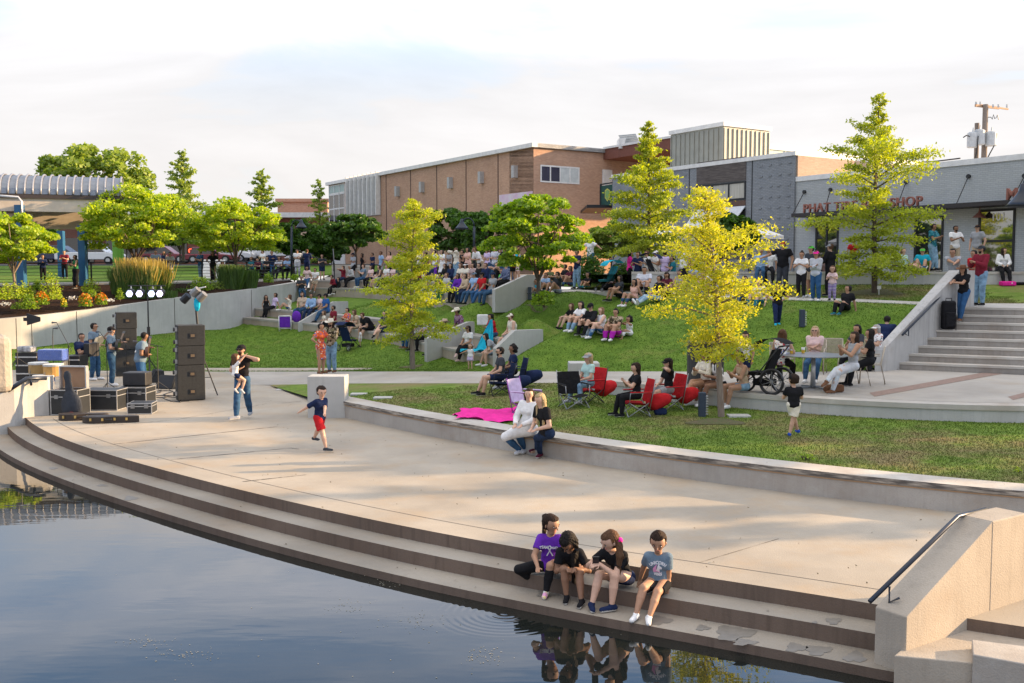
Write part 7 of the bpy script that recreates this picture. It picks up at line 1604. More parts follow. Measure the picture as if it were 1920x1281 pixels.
for px,H_,lab,kw in ((1324,1.68,'woman in cream sweater with long auburn hair on the patio wall',dict(hair=('xlong','brown'),top=('cream','long'),bot=('brown','mini'),skin='tan',legs='sitx',face=-60)),
 (1352,1.66,'woman in white tank top and black shorts on the patio wall by the oak trunk',dict(hair=('long','black'),top=('white','none'),bot=('black','mini'),skin='brown',face=-75,lean=12)),
 (1396,1.62,'woman in tan camisole and denim shorts on the patio wall right of the oak trunk',dict(hair=('bun','dkbrown'),top=('tan','strap'),bot=('ltdenim','mini'),skin='tan',face=-75,lean=6,arms='phone'))):
    y = polx([Vector((q_.x,q_.y+.2,0)) for q_ in Bbase],px); kw.setdefault('arms','front'); person(Vector(((px-960)/F*y,y,PZ+.003)),H_,legs=kw.pop('legs','sit'),fem=True,sh=.34,shoes='white',label=lab,**kw)
# railing visitors and far left
for px,py,Y,H_,lab,kw in ((143,533,48.3,1.68,'woman in black skirt leaning on the railing at the far left',dict(fem=True,hair=('long','dkbrown'),top=('green','none'),bot=('black','skirt'),arms='front',glasses=True)),
 (320,531,51.3,1.60,'woman in black and white striped dress at the railing',dict(fem=True,hair=('short','black'),top=('white/stripe','short','dress'),bot=None,arms='front')),
 (377,530,52.5,1.70,'man in blue tee leaning on the railing',dict(hair=('short','dkbrown'),top=('blue','short'),bot=('ltdenim','long'),arms='front')),
 (400,530,53,1.66,'woman in long black dress with tattooed arm at the railing',dict(fem=True,hair=('xlong','black'),top=('black','short','long'),bot=None,arms='hips')),
 (293,526,54,1.74,'man in grey blue shirt in the shade beyond the plumed grasses',dict(hair=('short','black'),top=('steel','short'),bot=JW)),
 (309,524,56,1.66,'woman in dark top beside the grey blue shirt man beyond the grasses',dict(fem=True,hair=('long','black'),top=('navy','none'),bot=BK)),
 (122,522,58,1.66,'person in dark red seated far beyond the railing',dict(hair=('short','brown'),top=('maroon','short'),bot=BK)),
 (510,515,60,1.74,'man in navy shirt standing beyond the seated group by the street lamp',dict(hair=('short','brown'),top=('navy','long'),bot=('blue','long'))),
 (558,519,61,1.74,'man in white tee standing near the street lamp pole',dict(hair=('short','black'),top=('white','short'),bot=('ltgrey','long'),arms='cross')),
 (576,519,62.5,1.78,'man in dark blue shirt seen from behind near the stairs',dict(hair=('short','brown'),top=('navy','elbow'),bot=('navy','long'),face=170)),
 (565,533,57,1.76,'man in dark tee sitting on the ledge under the street lamp',dict(hair=('short','grey'),top=('char','short'),bot=JW,legs='sit',sh=.5)),
 (604,528,60,1.60,'boy in grey tee holding the stair rail',dict(hair=('short','brown'),top=('char','short'),bot=('navy','shorts'))),
 (418,527,56,1.3,'child in white hat seated behind the dark dress woman',dict(hair=('bob','brown'),hat=('cap','white'),top=('tan','short'),bot=JW,legs='sit')),
 (472,519,58,1.66,'person in black cap and teal shirt seated at the picnic table',dict(hair=('short','brown'),top=('teal','short'),bot=BK,legs='sit')),
 (484,522,57,1.5,'person in wine tee at the picnic table',dict(hair=('short','black'),top=('wine','short'),bot=BK,legs='sit')),
 (502,520,58,1.70,'person in black turned to the picnic table',dict(hair=('short','black'),top=('black','short'),bot=BK,legs='sit')),
 (524,521,58,1.70,'man in white striped tee with sunglasses at the picnic table',dict(hair=('short','dkbrown'),glasses=True,top=('white/grid','short'),bot=('char','long'),legs='sit')),
 (540,521,58.5,1.70,'man in sun hat and pale blue shirt at the picnic table',dict(hair=('short','grey'),hat=('cowboy','ltgrey'),top=('sky','short'),bot=('char','long'),legs='sit')),
 (494,510,63,1.66,'person in white standing behind the picnic table',dict(hair=('short','brown'),top=('white','short'),bot=JW)),
 (81,524,55,1.5,'person slumped in dark jacket behind the leftmost tree',dict(hair=('short','black'),top=('navy','long'),bot=BK))):
    kw.setdefault('skin',random.choice(['light','tan'])); kw.setdefault('face',random.uniform(-50,30)); kw.setdefault('arms','front'); q = AY(px,py,Y); sit_ = kw.get('legs')=='sit'
    g_ = down(q,2.0) if not sit_ else down(q,2.0)+Vector((0,0,.45)); person(g_,H_,label=lab,**kw)

# more of the crowd, back rows
for c,px,H_,lab,kw in (('U3',843,1.62,'woman in grey top standing between the white skirt and cream jacket women',dict(fem=True,hair=('bob','dkbrown'),top=('grey','short'),bot=BK)),
 ('U4',889,1.70,'man in dark green tee in the back row right of the peach dress woman',dict(hair=('short','black'),top=('olive','short'),bot=BK)),
 ('U3',914,1.64,'person in lilac top standing right of the white shirt man',dict(fem=True,hair=('long','brown'),top=('lilac','short'),bot=JW)),
 ('U3',946,1.66,'person in black tee and cap under the central redbud leaves',dict(hair=('short','black'),hat=('cap','black'),top=('black','short'),bot=JW)),
 ('U4',930,1.66,'person in maroon at the very back under the central redbud leaves',dict(hair=('short','brown'),top=('maroon','short'),bot=BK)),
 ('U3',700,1.66,'person in navy tee standing behind the pink tee woman',dict(hair=('short','black'),top=('navy','short'),bot=BK)),
 ('U3',748,1.66,'person in cream tee standing behind the oak crown centre',dict(hair=('bob','brown'),top=('cream','short'),bot=JW,fem=True)),
 ('U3',768,1.70,'man in black standing behind the right half of the oak crown',dict(hair=('short','black'),top=('black','short'),bot=BK)),
 ('U2',738,1.64,'person in pink seated behind the oak crown on the top tier',dict(hair=('long','black'),top=('pink','short'),bot=BK,fem=True,arms='lap')),
 ('U2',770,1.64,'person in white seated behind the oak crown right side',dict(hair=('short','brown'),top=('white','short'),bot=JW,arms='lap')),
 ('U2',786,1.64,'person in red seated just right of the oak crown on the top tier',dict(hair=('short','black'),top=('maroon','short'),bot=BK,arms='lap')),
 ('U2',808,1.66,'person in navy seated left of the olive tee man on the top tier',dict(hair=('short','black'),top=('navy','short'),bot=BK,arms='lap')),
 ('U1',800,1.66,'person in cream seated low right of the oak crown',dict(hair=('bob','dkbrown'),top=('cream','short'),bot=('ltdenim','long'),fem=True,arms='lap'))):
    kw.setdefault('skin',random.choice(['tan','light','brown'])); kw.setdefault('arms',random.choice(['front','cross'])); seat(c,px,H_,lab,**kw)
for px,py,Y,H_,lab,kw in ((1070,546,41,1.64,'woman in wine top sitting behind the redbud trunk on the right',dict(fem=True,hair=('long','brown'),top=('wine','short'),bot=JW)),
 (1032,545,42,1.5,'person in green tee sitting behind the redbud trunk',dict(hair=('short','brown'),top=('olive','short'),bot=('grey','shorts'))),
 (1150,546,39,1.3,'child in pink beside the turquoise stroller canopy',dict(fem=True,hair=('bob','black'),top=('pink','short'),bot=BK)),
 (1297,553,36.8,1.62,'person in blue sitting right of the tank top woman',dict(hair=('short','brown'),top=('sky','short'),bot=JW)),
 (1370,556,34.5,1.62,'person in pink tee sitting just right of the yellow oak trunk',dict(fem=True,hair=('long','brown'),top=('pink','short'),bot=JW))):
    person(down(AY(px,py,Y)),H_,label=lab,legs='ground',arms='knees',face=random.uniform(-70,-10),skin='tan',**kw)
# ================================================================ things people brought
BLK = mat('black_plastic',(.018,.018,.02),.45); STEEL = mat('steel_tube',(.32,.33,.34),.35,metal=.7); ALU = mat('aluminium',(.55,.56,.57),.35,metal=.6); CARP = mat('speaker_black',(.028,.03,.03),.75,(.018,.019,.02),20)
def rot(face): return Matrix.Rotation(math.pi+R(face),3,'Z')
def item(name, loc, face, label, cat, group=None):
    r = empty(name, loc, label, cat, group, rz=math.pi+R(face)); return r
# camping chairs -------------------------------------------------------------
def camp_chair(loc, face, c, label, bag=None, bagc=None, frame=None, low=.12, arms=True, text=None):
    r = item('camping_chair',loc,face,label,'camping chair','folding camping chairs on the near lawn'); fr = frame or STEEL; h = .42-low; w_=.27
    m = MB(); ft = {}
    for sx in (-1,1):
        for sy in (-1,1): ft[sx,sy] = Vector((sx*w_,sy*.24,0.01))
    tp = {(sx,sy):Vector((sx*.25,sy*.21,h)) for sx in(-1,1) for sy in (-1,1)}
    for a,b_ in (((-1,1),(1,1)),((1,1),(-1,1)),((-1,-1),(1,-1)),((1,-1),(-1,-1)),((-1,1),(-1,-1)),((-1,-1),(-1,1)),((1,1),(1,-1)),((1,-1),(1,1))): m.tube([ft[a],tp[b_]],.010,6)
    for sx in (-1,1): m.tube([tp[sx,-1]-Vector((0,0,.2)),Vector((sx*.27,-.34,h+.50))],.010,6); m.tube([Vector((sx*.27,.22,h-.05)),Vector((sx*.28,.20,h+.20)),Vector((sx*.28,-.26,h+.22))],.010,6)
    m.build('frame',fr,r,smooth=True); cm = cloth(c)
    m = MB(); A=[];B=[]
    for i in range(9):
        t_=i/8; x=-.25+.5*t_; sg=.05*math.sin(math.pi*t_); A.append(Vector((x,.22,h+.01-sg))); B.append(Vector((x,-.2,h-.02-sg)))
    m.loft(A,B); m.loft([p-Vector((0,0,.012)) for p in B],[p-Vector((0,0,.012)) for p in A]); m.build('seat',cm,r,smooth=True)
    m = MB(); A=[Vector((-.27+.54*i/8,-.22-.05*math.sin(math.pi*i/8),h-.02)) for i in range(9)]; B=[Vector((-.27+.54*i/8,-.34-.05*math.sin(math.pi*i/8),h+.46)) for i in range(9)]
    m.loft(A,B); k=Vector((0,.012,0)); m.loft([p+k for p in B],[p+k for p in A]); m.loft(B,[p+k for p in B]); m.build('backrest',cm,r,smooth=True)
    if arms:
        for sx in (-1,1): m = MB(); m.box((sx*.28,-.02,h+.225),(.07,.44,.012)); m.build('armrest',cm,r)
    if bag:
        m = MB(); m.tube([(.02,-.30,h-.10),(.03,-.38,h-.04),(.04,-.52,h+.0),(.05,-.68,h+.04),(.05,-.76,h+.06)],[.12,.18,.16,.13,.08],10); tag(m.build('carry_bag',cloth(bagc or c),r,smooth=True))
    if text:
        o = text_obj(text,.11,Matrix.Translation(Vector((.12,-.385,h+.34)))@Matrix.Rotation(math.pi,4,'Z')@Matrix.Rotation(R(78),4,'X'),MC['print_white'],'logo',r,.002); o.location=(0,0,0); o.matrix_parent_inverse.identity()
    return r
def sitter(px,py,Y,face,H_,lab,chair=None,z=None,**k):
    q = down(AY(px,py,Y)); s = q+Vector((0,0,.32)); kw = dict(legs='sit',arms='lap',sh=.32); kw.update(k); person(s,H_*.9,face=face,label=lab,**kw); return q
q = sitter(938,742,24.0,-78,1.78,'man in dark tee and sunglasses in the nearer navy camping chair',skin='light',hair=('short','black'),beard='black',glasses=True,top=('char','short'),bot=('navy','shorts'),arms='thigh',shoes='black'); camp_chair(q,-78,'navy','nearer navy folding chair with white lettering on its back',bag=1,frame=BLK,text='JEEP')
q = sitter(962,734,25.0,-78,1.66,'person with dark curly hair in the farther navy camping chair',skin='brown',hair=('curly','black'),top=('navy','short'),bot=BK,shoes='grey'); camp_chair(q,-78,'navy','farther navy folding chair behind the man in sunglasses',bag=1,frame=BLK)
q = down(AY(1076,774,21.4)); camp_chair(q,20,'black','empty black folding chair with grey legs behind the blonde woman')
q = sitter(1103,762,22.0,-60,1.64,'person in pale top and grey bandana in the red chair by the concrete block',skin='light',hair=('bob','blond'),hat=('cap','grey'),top=('mint','short'),bot=('ltdenim','long'),shoes='ltgrey'); camp_chair(q,-60,'red','red folding chair by the concrete block with its bag hanging behind',bag=1,frame=BLK)
q = sitter(1192,780,20.6,-80,1.66,'woman in black with sunglasses on her head in the left of two red chairs',fem=True,skin='light',hair=('bob','dkbrown'),top=('black','short'),bot=BK,arms='phone',head=(0,12)); camp_chair(q,-80,'red','left of the two red folding chairs near the small oak',bag=1)
q = sitter(1252,770,21.4,-70,1.68,'person in black cap and hooded black top resting a hand on the chin',fem=True,skin='fair',hair=('bob','dkbrown'),hat=('cap','black'),top=('black','short'),bot=('grey','shorts'),arms=('face','lap'),glasses=True); camp_chair(q,-70,'red','right red folding chair beside the patio wall',bag=1)
camp_chair(down(AY(988,790,20.9)),60,'lilac','small purple child folding chair behind the shawl girl',low=.15,frame=mat('purple_tube',(.25,.05,.35),.4))
# low beach chair by the lawn
q = down(AY(535,621,47)); r = item('beach_chair',q,0,'purple beach chair with white frame standing on the far lawn','chair'); WT = mat('white_tube',(.75,.74,.72),.4)
m = MB()
for sx in (-1,1): m.tube([(sx*.28,.0,0),(sx*.28,.06,.72)],.03,8); m.tube([(sx*.28,-.25,0),(sx*.28,.06,.5)],.02,6)
m.tube([(-.28,.06,.72),(.28,.06,.72)],.03,8); m.tube([(-.28,.02,.14),(.28,.02,.14)],.02,8); m.build('frame',WT,r,smooth=True)
m = MB(); m.box((0,.07,.44),(.5,.03,.5)); m.build('fabric',cloth('purple'),r)
m = MB(); q2 = down(AY(556,600,47)); m.ell(q2+Vector((0,0,.25)),(.22,.15,.28),10,8); tag(m.build('bag',cloth('purple'),smooth=True,loc=tuple(q2)),'purple bag leaning beside the purple beach chair','bag')
# blankets
def blanket(px0,py0,px1,py1,Y0,Y1,c,label,n=22):
    a = down(AY(px0,py0,Y0)); V=[];
    b_ = down(AY(px1,py1,Y1)); ex = Vector((b_.x-a.x,0,0)); ey = Vector((0,b_.y-a.y,0))
    for i in range(n+1):
        for j in range(n+1):
            u,v = i/n,j/n; q = a+ex*(u+.06*math.sin(v*9))+ey*(v+.08*math.sin(u*7)); g_,_,_,_ = bvh().ray_cast(Vector((q.x,q.y,3)),Vector((0,0,-1))); z = (g_.z if g_ else a.z)+.03+.035*abs(math.sin(u*13+v*4))*(.4+.6*math.sin(v*11+u*3)**2); V.append((q.x,q.y,z))
    idx = np.arange((n+1)**2).reshape(n+1,n+1); Fq = np.stack([idx[:-1,:-1],idx[1:,:-1],idx[1:,1:],idx[:-1,1:]],-1).reshape(-1,4)
    o = npmesh('blanket',V,Fq,cloth(c),smooth=True); tag(o,label,'blanket'); return o
blanket(850,789,968,780,19.9,21.6,'hotpink','bright pink blanket spread on the grass behind the seat wall')
m = MB(); q = down(AY(905,690,33.4)); rows = []
for i in range(12):
    t_ = i/11; z_ = 1.05*(1-t_)**1.1+.03; w_ = .05+.24*t_; rows.append([q+Vector((.28-.25*t_+w_*math.cos(a)+.05*math.sin(a*5+t_*4)*t_, .75-.35*t_+.5*w_*math.sin(a)+.04*math.sin(a*7), z_)) for a in np.linspace(0,2*math.pi,25)])
for a_,b_ in zip(rows[:-1],rows[1:]): m.loft(b_,a_)
rows = [[q+Vector((-.75+1.2*u,-.1+.35*v,.03+.09*abs(math.sin(u*8+v*5)))) for u in np.linspace(0,1,16)] for v in np.linspace(0,1,8)]
for a_,b_ in zip(rows[:-1],rows[1:]): m.loft(a_,b_)
tag(m.build('blanket',cloth('cyan'),smooth=True,loc=tuple(q)),'bright blue blanket bunched in front of the grey tee girl','blanket')
# strollers -----------------------------------------------------------------
def wheel(m1,m2,c,r_,ax='x'):
    M = Matrix.Rotation(R(90),3,'Y'); pts=[Vector(c)+M@Vector((r_*math.cos(a),r_*math.sin(a),0)) for a in np.linspace(0,2*math.pi,21)]; m1.tube(pts,r_*.13,6,cap=False)
    for a in np.linspace(0,math.pi,6)[:-1]: d=M@Vector((r_*math.cos(a),r_*math.sin(a),0)); m2.tube([Vector(c)-d,Vector(c)+d],.006,4)
    m2.tube([Vector(c)-Vector((.03,0,0)),Vector(c)+Vector((.03,0,0))],.03,8)
def stroller(loc,face,fab,can,label,wr=.14,sc_=1.,fr=BLK):
    r = item('stroller',loc,face,label,'stroller','baby strollers'); 
    m1=MB();m2=MB()
    for x,y,q_ in ((-.26,-.3,wr),(.26,-.3,wr),(0 if wr>.12 else -.2,.42,wr*.8)) + (() if wr>.12 else ((.2,.42,wr*.8),)): m1=MB();m2=MB();wheel(m1,m2,(x,y,q_),q_);w0=m1.build('wheel',BLK,r,smooth=True);m2.build('spokes',STEEL,w0)
    m=MB()
    for s in (-1,1): m.tube([(s*.24,.40,.16),(s*.24,.0,.45),(s*.25,-.45,1.02)],.014,6); m.tube([(s*.25,-.3,wr),(s*.24,.05,.5)],.014,6)
    m.tube([(-.25,-.45,1.02),(.25,-.45,1.02)],.018,8); m.build('frame',fr,r,smooth=True)
    m=MB(); m.hexa([(-.2,.3,.36),(.2,.3,.36),(.2,-.1,.38),(-.2,-.1,.38)][::-1],[(-.21,.32,.44),(.21,.32,.44),(.21,-.06,.46),(-.21,-.06,.46)][::-1]); m.hexa([(-.2,-.04,.4),(.2,-.04,.4),(.2,-.12,.38),(-.2,-.12,.38)][::-1],[(-.2,-.26,.95),(.2,-.26,.95),(.2,-.33,.94),(-.2,-.33,.94)][::-1]); m.build('seat',cloth(fab),r,bevel=.02)
    m=MB(); A=[[Vector((x,-.22+.46*math.sin(a)*1.0,.88+.30*math.cos(a))) for x in (-.23,-.12,0,.12,.23)] for a in np.linspace(-.9,1.3,8)]
    for a,b_ in zip(A[:-1],A[1:]): m.loft(a,b_)
    m.build('canopy',cloth(can),r,smooth=True); m=MB(); m.box((0,-.02,.22),(.36,.4,.14)); m.build('basket',cloth('black'),r,bevel=.02); return r
stroller(G(1432,735,PZ+.01),-130,'black','black','large black jogging stroller with spoked wheels on the patio',.26)
stroller(down(AY(1140,548,37.6)),-60,'teal','cyan','turquoise umbrella stroller on the upper path',.09)
stroller(down(AY(653,650,40.5)),150,'navy','navy','navy stroller parked in front of the seating behind the dancers',.12)
stroller(down(AY(1228,552,37.0)),60,'black','navy','dark stroller beside the lilac top woman',.10)
# patio set
q = G(1524,727,PZ+.012); r = item('patio_table',q,0,'round grey metal table in the middle of the patio','table'); GT = mat('grey_table',(.24,.25,.26),.35,metal=.5)
m=MB(); m.lathe([(.50,.72),(.60,.73),(.60,.745),(0.02,.75)],(0,0,0),36,sx=1.25,sy=1.25); m.build('table_top',GT,r)
m=MB(); m.tube([(0,0,0),(0,0,.73)],[.06,.045],12); m.build('pedestal',ALU,r,smooth=True); m=MB()
for a in (0.4,1.97,3.54,5.11): m.bar((0,0,.03),(.38*math.cos(a),.38*math.sin(a),.015),.05,.02)
m.build('foot',GT,r)
for px,lab,lv in ((1487,'plastic cup of beer at the left on the patio table',.6),(1513,'plastic cup of beer in front of the blonde woman',.35)):
    c = G(px,672,PZ+.755); c = Vector((q.x+(px-1524)/F*q.y*1.0,q.y+(.2 if px<1500 else .35),PZ+.765)); rr = empty('plastic_cup',c,lab,'cup','beer cups'); m=MB(); m.lathe([(.034,0),(.044,.13),(.042,.13),(.033,.004)],(0,0,0),14); m.build('cup',mat('cup_plastic',(.6,.62,.6),.15),rr,smooth=True); m=MB(); m.lathe([(.036,.002),(.0405,.09)],(0,0,0),14); m.build('beer',mat('beer',(.6,.36,.04),.2),rr)
def patio_chair(loc,face,label):
    r = item('patio_chair',loc,face,label,'chair','metal patio chairs around the table'); m=MB(); TM_ = mat('champagne_metal',(.50,.43,.34),.4,metal=.5)
    for sx in (-1,1): m.tube([(sx*.26,.24,0),(sx*.25,.22,.44),(sx*.26,.2,.64),(sx*.26,-.2,.66)],.014,6); m.tube([(sx*.26,-.32,0),(sx*.24,-.22,.44),(sx*.24,-.30,.86)],.014,6)
    m.tube([(-.24,-.30,.86),(.24,-.30,.86)],.014,6); m.build('frame',TM_,r,smooth=True)
    for nm,f_ in (('seat',lambda i:((-.23,.22-.042*i,.445),(.23,.22-.042*i,.445))),('backrest',lambda i:((-.235,-.225-.0075*i,.49+.036*i),(.235,-.225-.0075*i,.49+.036*i)))):
        m=MB()
        for i in range(11): a,b_=f_(i); m.bar(a,b_,.028,.028)
        m.build(nm,TM_,r)
for px,py,f_,lab in ((1597,722,-80,'slatted patio chair of the ripped jeans woman'),(1632,718,-110,'slatted patio chair of the woman in black at the right'),(1466,706,150,'patio chair under the woman in the floral top'),(1527,700,-25,'patio chair of the blonde woman in sunglasses'),(1606,692,-60,'patio chair half hidden behind the ripped jeans woman'),(1562,698,-15,'empty dark backed patio chair between the two cups and the phone woman')): patio_chair(G(px,py,PZ+.012),f_,lab)
def softbox(name,loc,d,c,label,cat,rz=0,bev=.04,extra=None):
    m=MB(); m.box((0,0,d[2]/2),d); o=m.build(name,cloth(c) if isinstance(c,str) else c,bevel=bev); o.location=loc; o.rotation_euler=(0,0,rz); return tag(o,label,cat)
softbox('handbag',G(1563,735,PZ+.012),(.42,.2,.16),'brown','brown handbag lying on the patio by the wall','bag',.2)
r = empty('rolling_backpack',hitpx(1777,628),'black upright backpack case standing on the stairs','backpack'); m=MB(); m.box((0,0,.42),(.36,.25,.80)); m.build('body',cloth('black'),r,bevel=.06); m=MB(); m.tube([(-.08,0,.82),(-.08,0,.89),(.08,0,.89),(.08,0,.82)],.015,6); m.build('handle',BLK,r); m=MB(); m.box((.0,-.15,.3),(.26,.07,.42)); m.build('front_pocket',cloth('black'),r,bevel=.03); m=MB(); m.tube([(.14,-.15,.6),(.15,-.17,.3),(.15,-.17,-.05)],.012,5); m.build('strap',cloth('black'),r)
softbox('bag',down(AY(1889,534,35.2)),(.5,.3,.16),'hotpink','pink bag on the grass under the sitting woman','bag'); softbox('jacket',down(AY(1905,532,35.4)),(.7,.2,.10),'black','dark jacket lying on the grass by the bench wall','clothing')
softbox('cooler_bag',down(AY(1238,786,20.7)),(.26,.18,.14),'navy','small blue bag under the red chairs','bag'); softbox('tote_bag',down(AY(905,640,35.8))+Vector((0,0,.36)),(.4,.25,.38),'white','white tote bag beside the girl in the grey tee','bag')
c = Vector((0,0,0)); wv = [o for o in bpy.data.objects if o.name.startswith('wing_wall')][1]; q = AY(838,600,36.0); m=MB(); m.lathe([(.035,0),(.04,.02),(.04,.16),(.02,.22),(.018,.27)],(0,0,0),12); o=m.build('drink_bottle',mat('bottle_white',(.6,.6,.62),.3,(.03,.03,.05),3,ramp=(.45,.55)),smooth=True); o.location=down(q,.5); tag(o,'white and dark drink bottle standing on the sloped wing wall','bottle')
m=MB(); m.lathe([(.40,0),(.42,.05),(.42,.95),(.44,1.0),(.36,1.05),(.34,.9)],(0,0,0),24); o=m.build('trash_can',mat('bin_dark',(.035,.035,.035),.6),smooth=False); o.location=G(1322,722,PZ); tag(o,'dark round litter bin behind the women on the patio wall','litter bin')
def bollard(px,py,lab,h=.5,Y=None):
    q=hitpx(px,py,Y); r=empty('bollard_light',q,lab,'bollard light','louvred bollard lights'); m=MB(); m.box((-.02,0,h/2),(.14,.16,h)); m.build('body',mat('bollard_blue',(.03,.045,.07),.5),r,bevel=.01)
    for i in range(8): m=MB(); m.box((.065,0,h*.12+i*h*.105),(.05,.17,.014)); m.build('louvre',ALU,r)
for px,py,lab in ((773,683,'bollard light by the yellow topped oak trunk'),(1318,781,'bollard light left of the small yellow oak trunk'),(1505,613,'bollard light on the hill under the tallest oak'),(994,562,'bollard light left of the central redbud trunk')): bollard(px,py,lab)
MUR = mat('mulch_ring',(.12,.09,.05),1,(.08,.10,.03),9,bump=1)
for px,py,rx in ((1342,792,.55),(1638,549,1.0),(1012,572,.5),(772,688,.4)):
    q=hitpx(px,py); V=[]; n=26
    for i in range(n): a=2*math.pi*i/n; k=rx*(1+.2*math.sin(3*a+px)); g_=down((q.x+k*math.cos(a),q.y+k*.7*math.sin(a),q.z)); V.append(g_+Vector((0,0,.012)))
    m=MB(); m.add(V+[q+Vector((0,0,.06))],[(i,(i+1)%n,n) for i in range(n)]); S(m.build('mulch_ring',MUR,smooth=True),False)
for px,py,lab in ((674,740,'left concrete valve cover in the near lawn'),(718,747,'right concrete valve cover in the near lawn'),(533,732,'small pale cover at the lawn tip left of the block'),(1385,781,'pale valve cover beside the small yellow oak')):
    q=hitpx(px,py); m=MB(); m.box((0,0,.01),(.45,.3,.05)); o=m.build('valve_cover',CPALE,bevel=.01); o.location=q; tag(o,lab,'ground cover')
# ---------------------------------------------------------------- band gear
def cabinet(x0,x1,y0,y1,Y,lab,holes=1,dep=.7):
    a=AY(x0,y1,Y); b_=AY(x1,y0,Y); w0_=b_.x-a.x; w_=w0_*.80; dep=.6; h_=b_.z-a.z; r=empty('speaker_cabinet',(a.x+w0_/2,Y+dep/2,a.z),lab,'speaker','black speaker cabinets'); r.rotation_euler=(0,0,.42)
    m=MB(); m.box((0,0,h_/2),(w_,dep,h_-.008)); m.build('cabinet',CARP,r,bevel=.015)
    for i in range(holes): m=MB(); z_=h_*(i+.5)/holes; m.box((.03,-dep/2-.004,z_),(.16,.02,.13)); m.build('handle',BLK,r); m=MB(); m.box((.03,-dep/2-.016,z_),(.10,.012,.07)); m.build('handle_plate',mat('bronze',(.14,.10,.06),.5),r)
    for z_ in (.2,.8): 
        m=MB(); m.tube([(-w_/2-.06,-dep/2+.1,h_*z_),(-w_/2-.10,-dep/2+.1,h_*z_)],.055,10); m.build('caster',BLK,r)
        m=MB(); m.box((-w_/2-.03,-dep/2+.1,h_*z_),(.06,.1,.1)); m.build('caster_bracket',STEEL,r)
z_=G(345,752,0).y
for i,(y0,y1,h_) in enumerate(((610,649,1),(649,685,1),(685,751,2))): cabinet(319,380,y0,y1,z_,['top','middle','tall bottom'][i]+' cabinet of the nearer speaker stack',h_)
z_=G(232,706,0).y
for i,(y0,y1,h_) in enumerate(((586,617,1),(617,656,1),(656,706,1))): cabinet(207,252,y0,y1,z_,['top','middle','bottom'][i]+' cabinet of the speaker stack behind the guitarists',h_)
def tripod(px,py,h_,lab,kind='mic stand',top=None,Y=None,boom=None,r_=.012):
    q=G(px,py,0) if Y is None else AY(px,py,Y); r=empty('mic_stand' if 'mic' in kind else 'stand',q,lab,kind,'stage stands'); m=MB(); m.tube([(0,0,.05),(0,0,h_)],r_,6); m.build('pole',BLK,r)
    for i in range(3): a=i*2.09+.5; m=MB(); m.tube([(0,0,.28),(.33*math.cos(a),.33*math.sin(a),.01)],r_*.8,5); m.build('leg',BLK,r)
    if boom: m=MB(); e=Vector((boom[0],boom[1],h_+boom[2])); m.tube([(-boom[0]*.3,0,h_-boom[2]*.3),e],.009,5); m.build('boom',BLK,r); m=MB(); m.tube([e,e+Vector((boom[0],boom[1],0)).normalized()*.13],[.012,.028],8); m.build('microphone',mat('mic_grey',(.1,.1,.11),.4,metal=.5),r)
    return r
tripod(202,736,1.45,'microphone stand in front of the tall guitarist',boom=(-.22,.1,.25)); tripod(238,735,1.35,'microphone stand of the guitarist in the black cap',boom=(-.35,0,.35)); tripod(297,734,1.30,'microphone stand in front of the large bassist',boom=(-.55,.0,.12))
tripod(33,690,1.35,'thin stand at the far left behind the drums',Y=27); tripod(101,705,1.1,'drum microphone stand behind the blue cloth',Y=27,boom=(.02,0,.2)); tripod(130,708,.9,'angled drum microphone stand near the stocky musician',Y=27,boom=(-.3,0,.6))
r=tripod(62,695,1.45,'stand carrying a flat black antenna paddle',kind='antenna stand',Y=28); m=MB(); m.prism([(-.22,-.05),(-.12,-.05),(-.12,-.17),(.26,-.06),(.26,.06),(-.12,.17),(-.12,.05),(-.22,.05)],0,.02); o=m.build('antenna',BLK,r); o.rotation_euler=(R(90),0,0); o.location=(0,0,1.45)
# light bar stand
q=G(281,716,0); r=empty('light_stand',q,'tall black stand with a bar of four glowing stage lights','light stand'); tz=AY(278,536,q.y).z
m=MB(); m.tube([(0,0,.02),(0,0,tz)],[.03,.02],8); m.tube([(0,0,.9),(0,0,1.7)],.05,8); m.build('pole',BLK,r)
for i in range(3): a=i*2.09+.9; m=MB(); m.tube([(0,0,.7),(.5*math.cos(a),.5*math.sin(a),.01)],.016,6); m.build('leg',BLK,r)
m=MB(); m.tube([(-.6,0,tz),(.55,0,tz)],.022,6); m.build('bar',BLK,r)
for x,c in ((-.50,(.35,.4,1)),(-.20,(.75,.6,1)),(.17,(.3,.7,1)),(.42,(.75,.5,1))):
    m=MB(); M=Matrix.Rotation(R(82),3,'X'); m.lathe([(.08,.14),(.125,.08),(.13,0),(.115,0)],(x,0,tz-.22),14,M=M@Matrix.Scale(-1,3,(0,0,1)) if 0 else M); h1=m.build('stage_light',BLK,r,smooth=False)
    m=MB(); m.lathe([(.002,.0),(.105,.0)],(x,-.155,tz-.245),6,M=M); m.lathe([(.105,.004),(.001,.004)],(x,-.150,tz-.24),6,M=M); o=m.build('lens',mat('lens%d'%int(x*100),(.8,.8,1),.3,emit=tuple(.6+.4*v for v in c),es=.8)); o.parent=h1
    m=MB(); m.tube([(x,0,tz),(x,0,tz-.1)],.02,5); m.build('clamp',WT,r)
q=G(380,742,0); r=empty('light_stand',q,'tripod stand with aimed work lights and blue strap behind the nearer speakers','light stand'); tz=AY(366,560,q.y).z
m=MB(); m.tube([(0,0,.5),(-.15,0,tz)],.03,8); m.build('pole',BLK,r)
for dx,dy in ((.1,-.2),(.38,.1),(-.3,.3)): m=MB(); m.tube([(-.03,0,1.25),(dx,dy,.0)],.018,6); m.tube([(0,0,.5),(dx*.6,dy*.6,.5)],.01,5); m.build('leg',BLK,r)
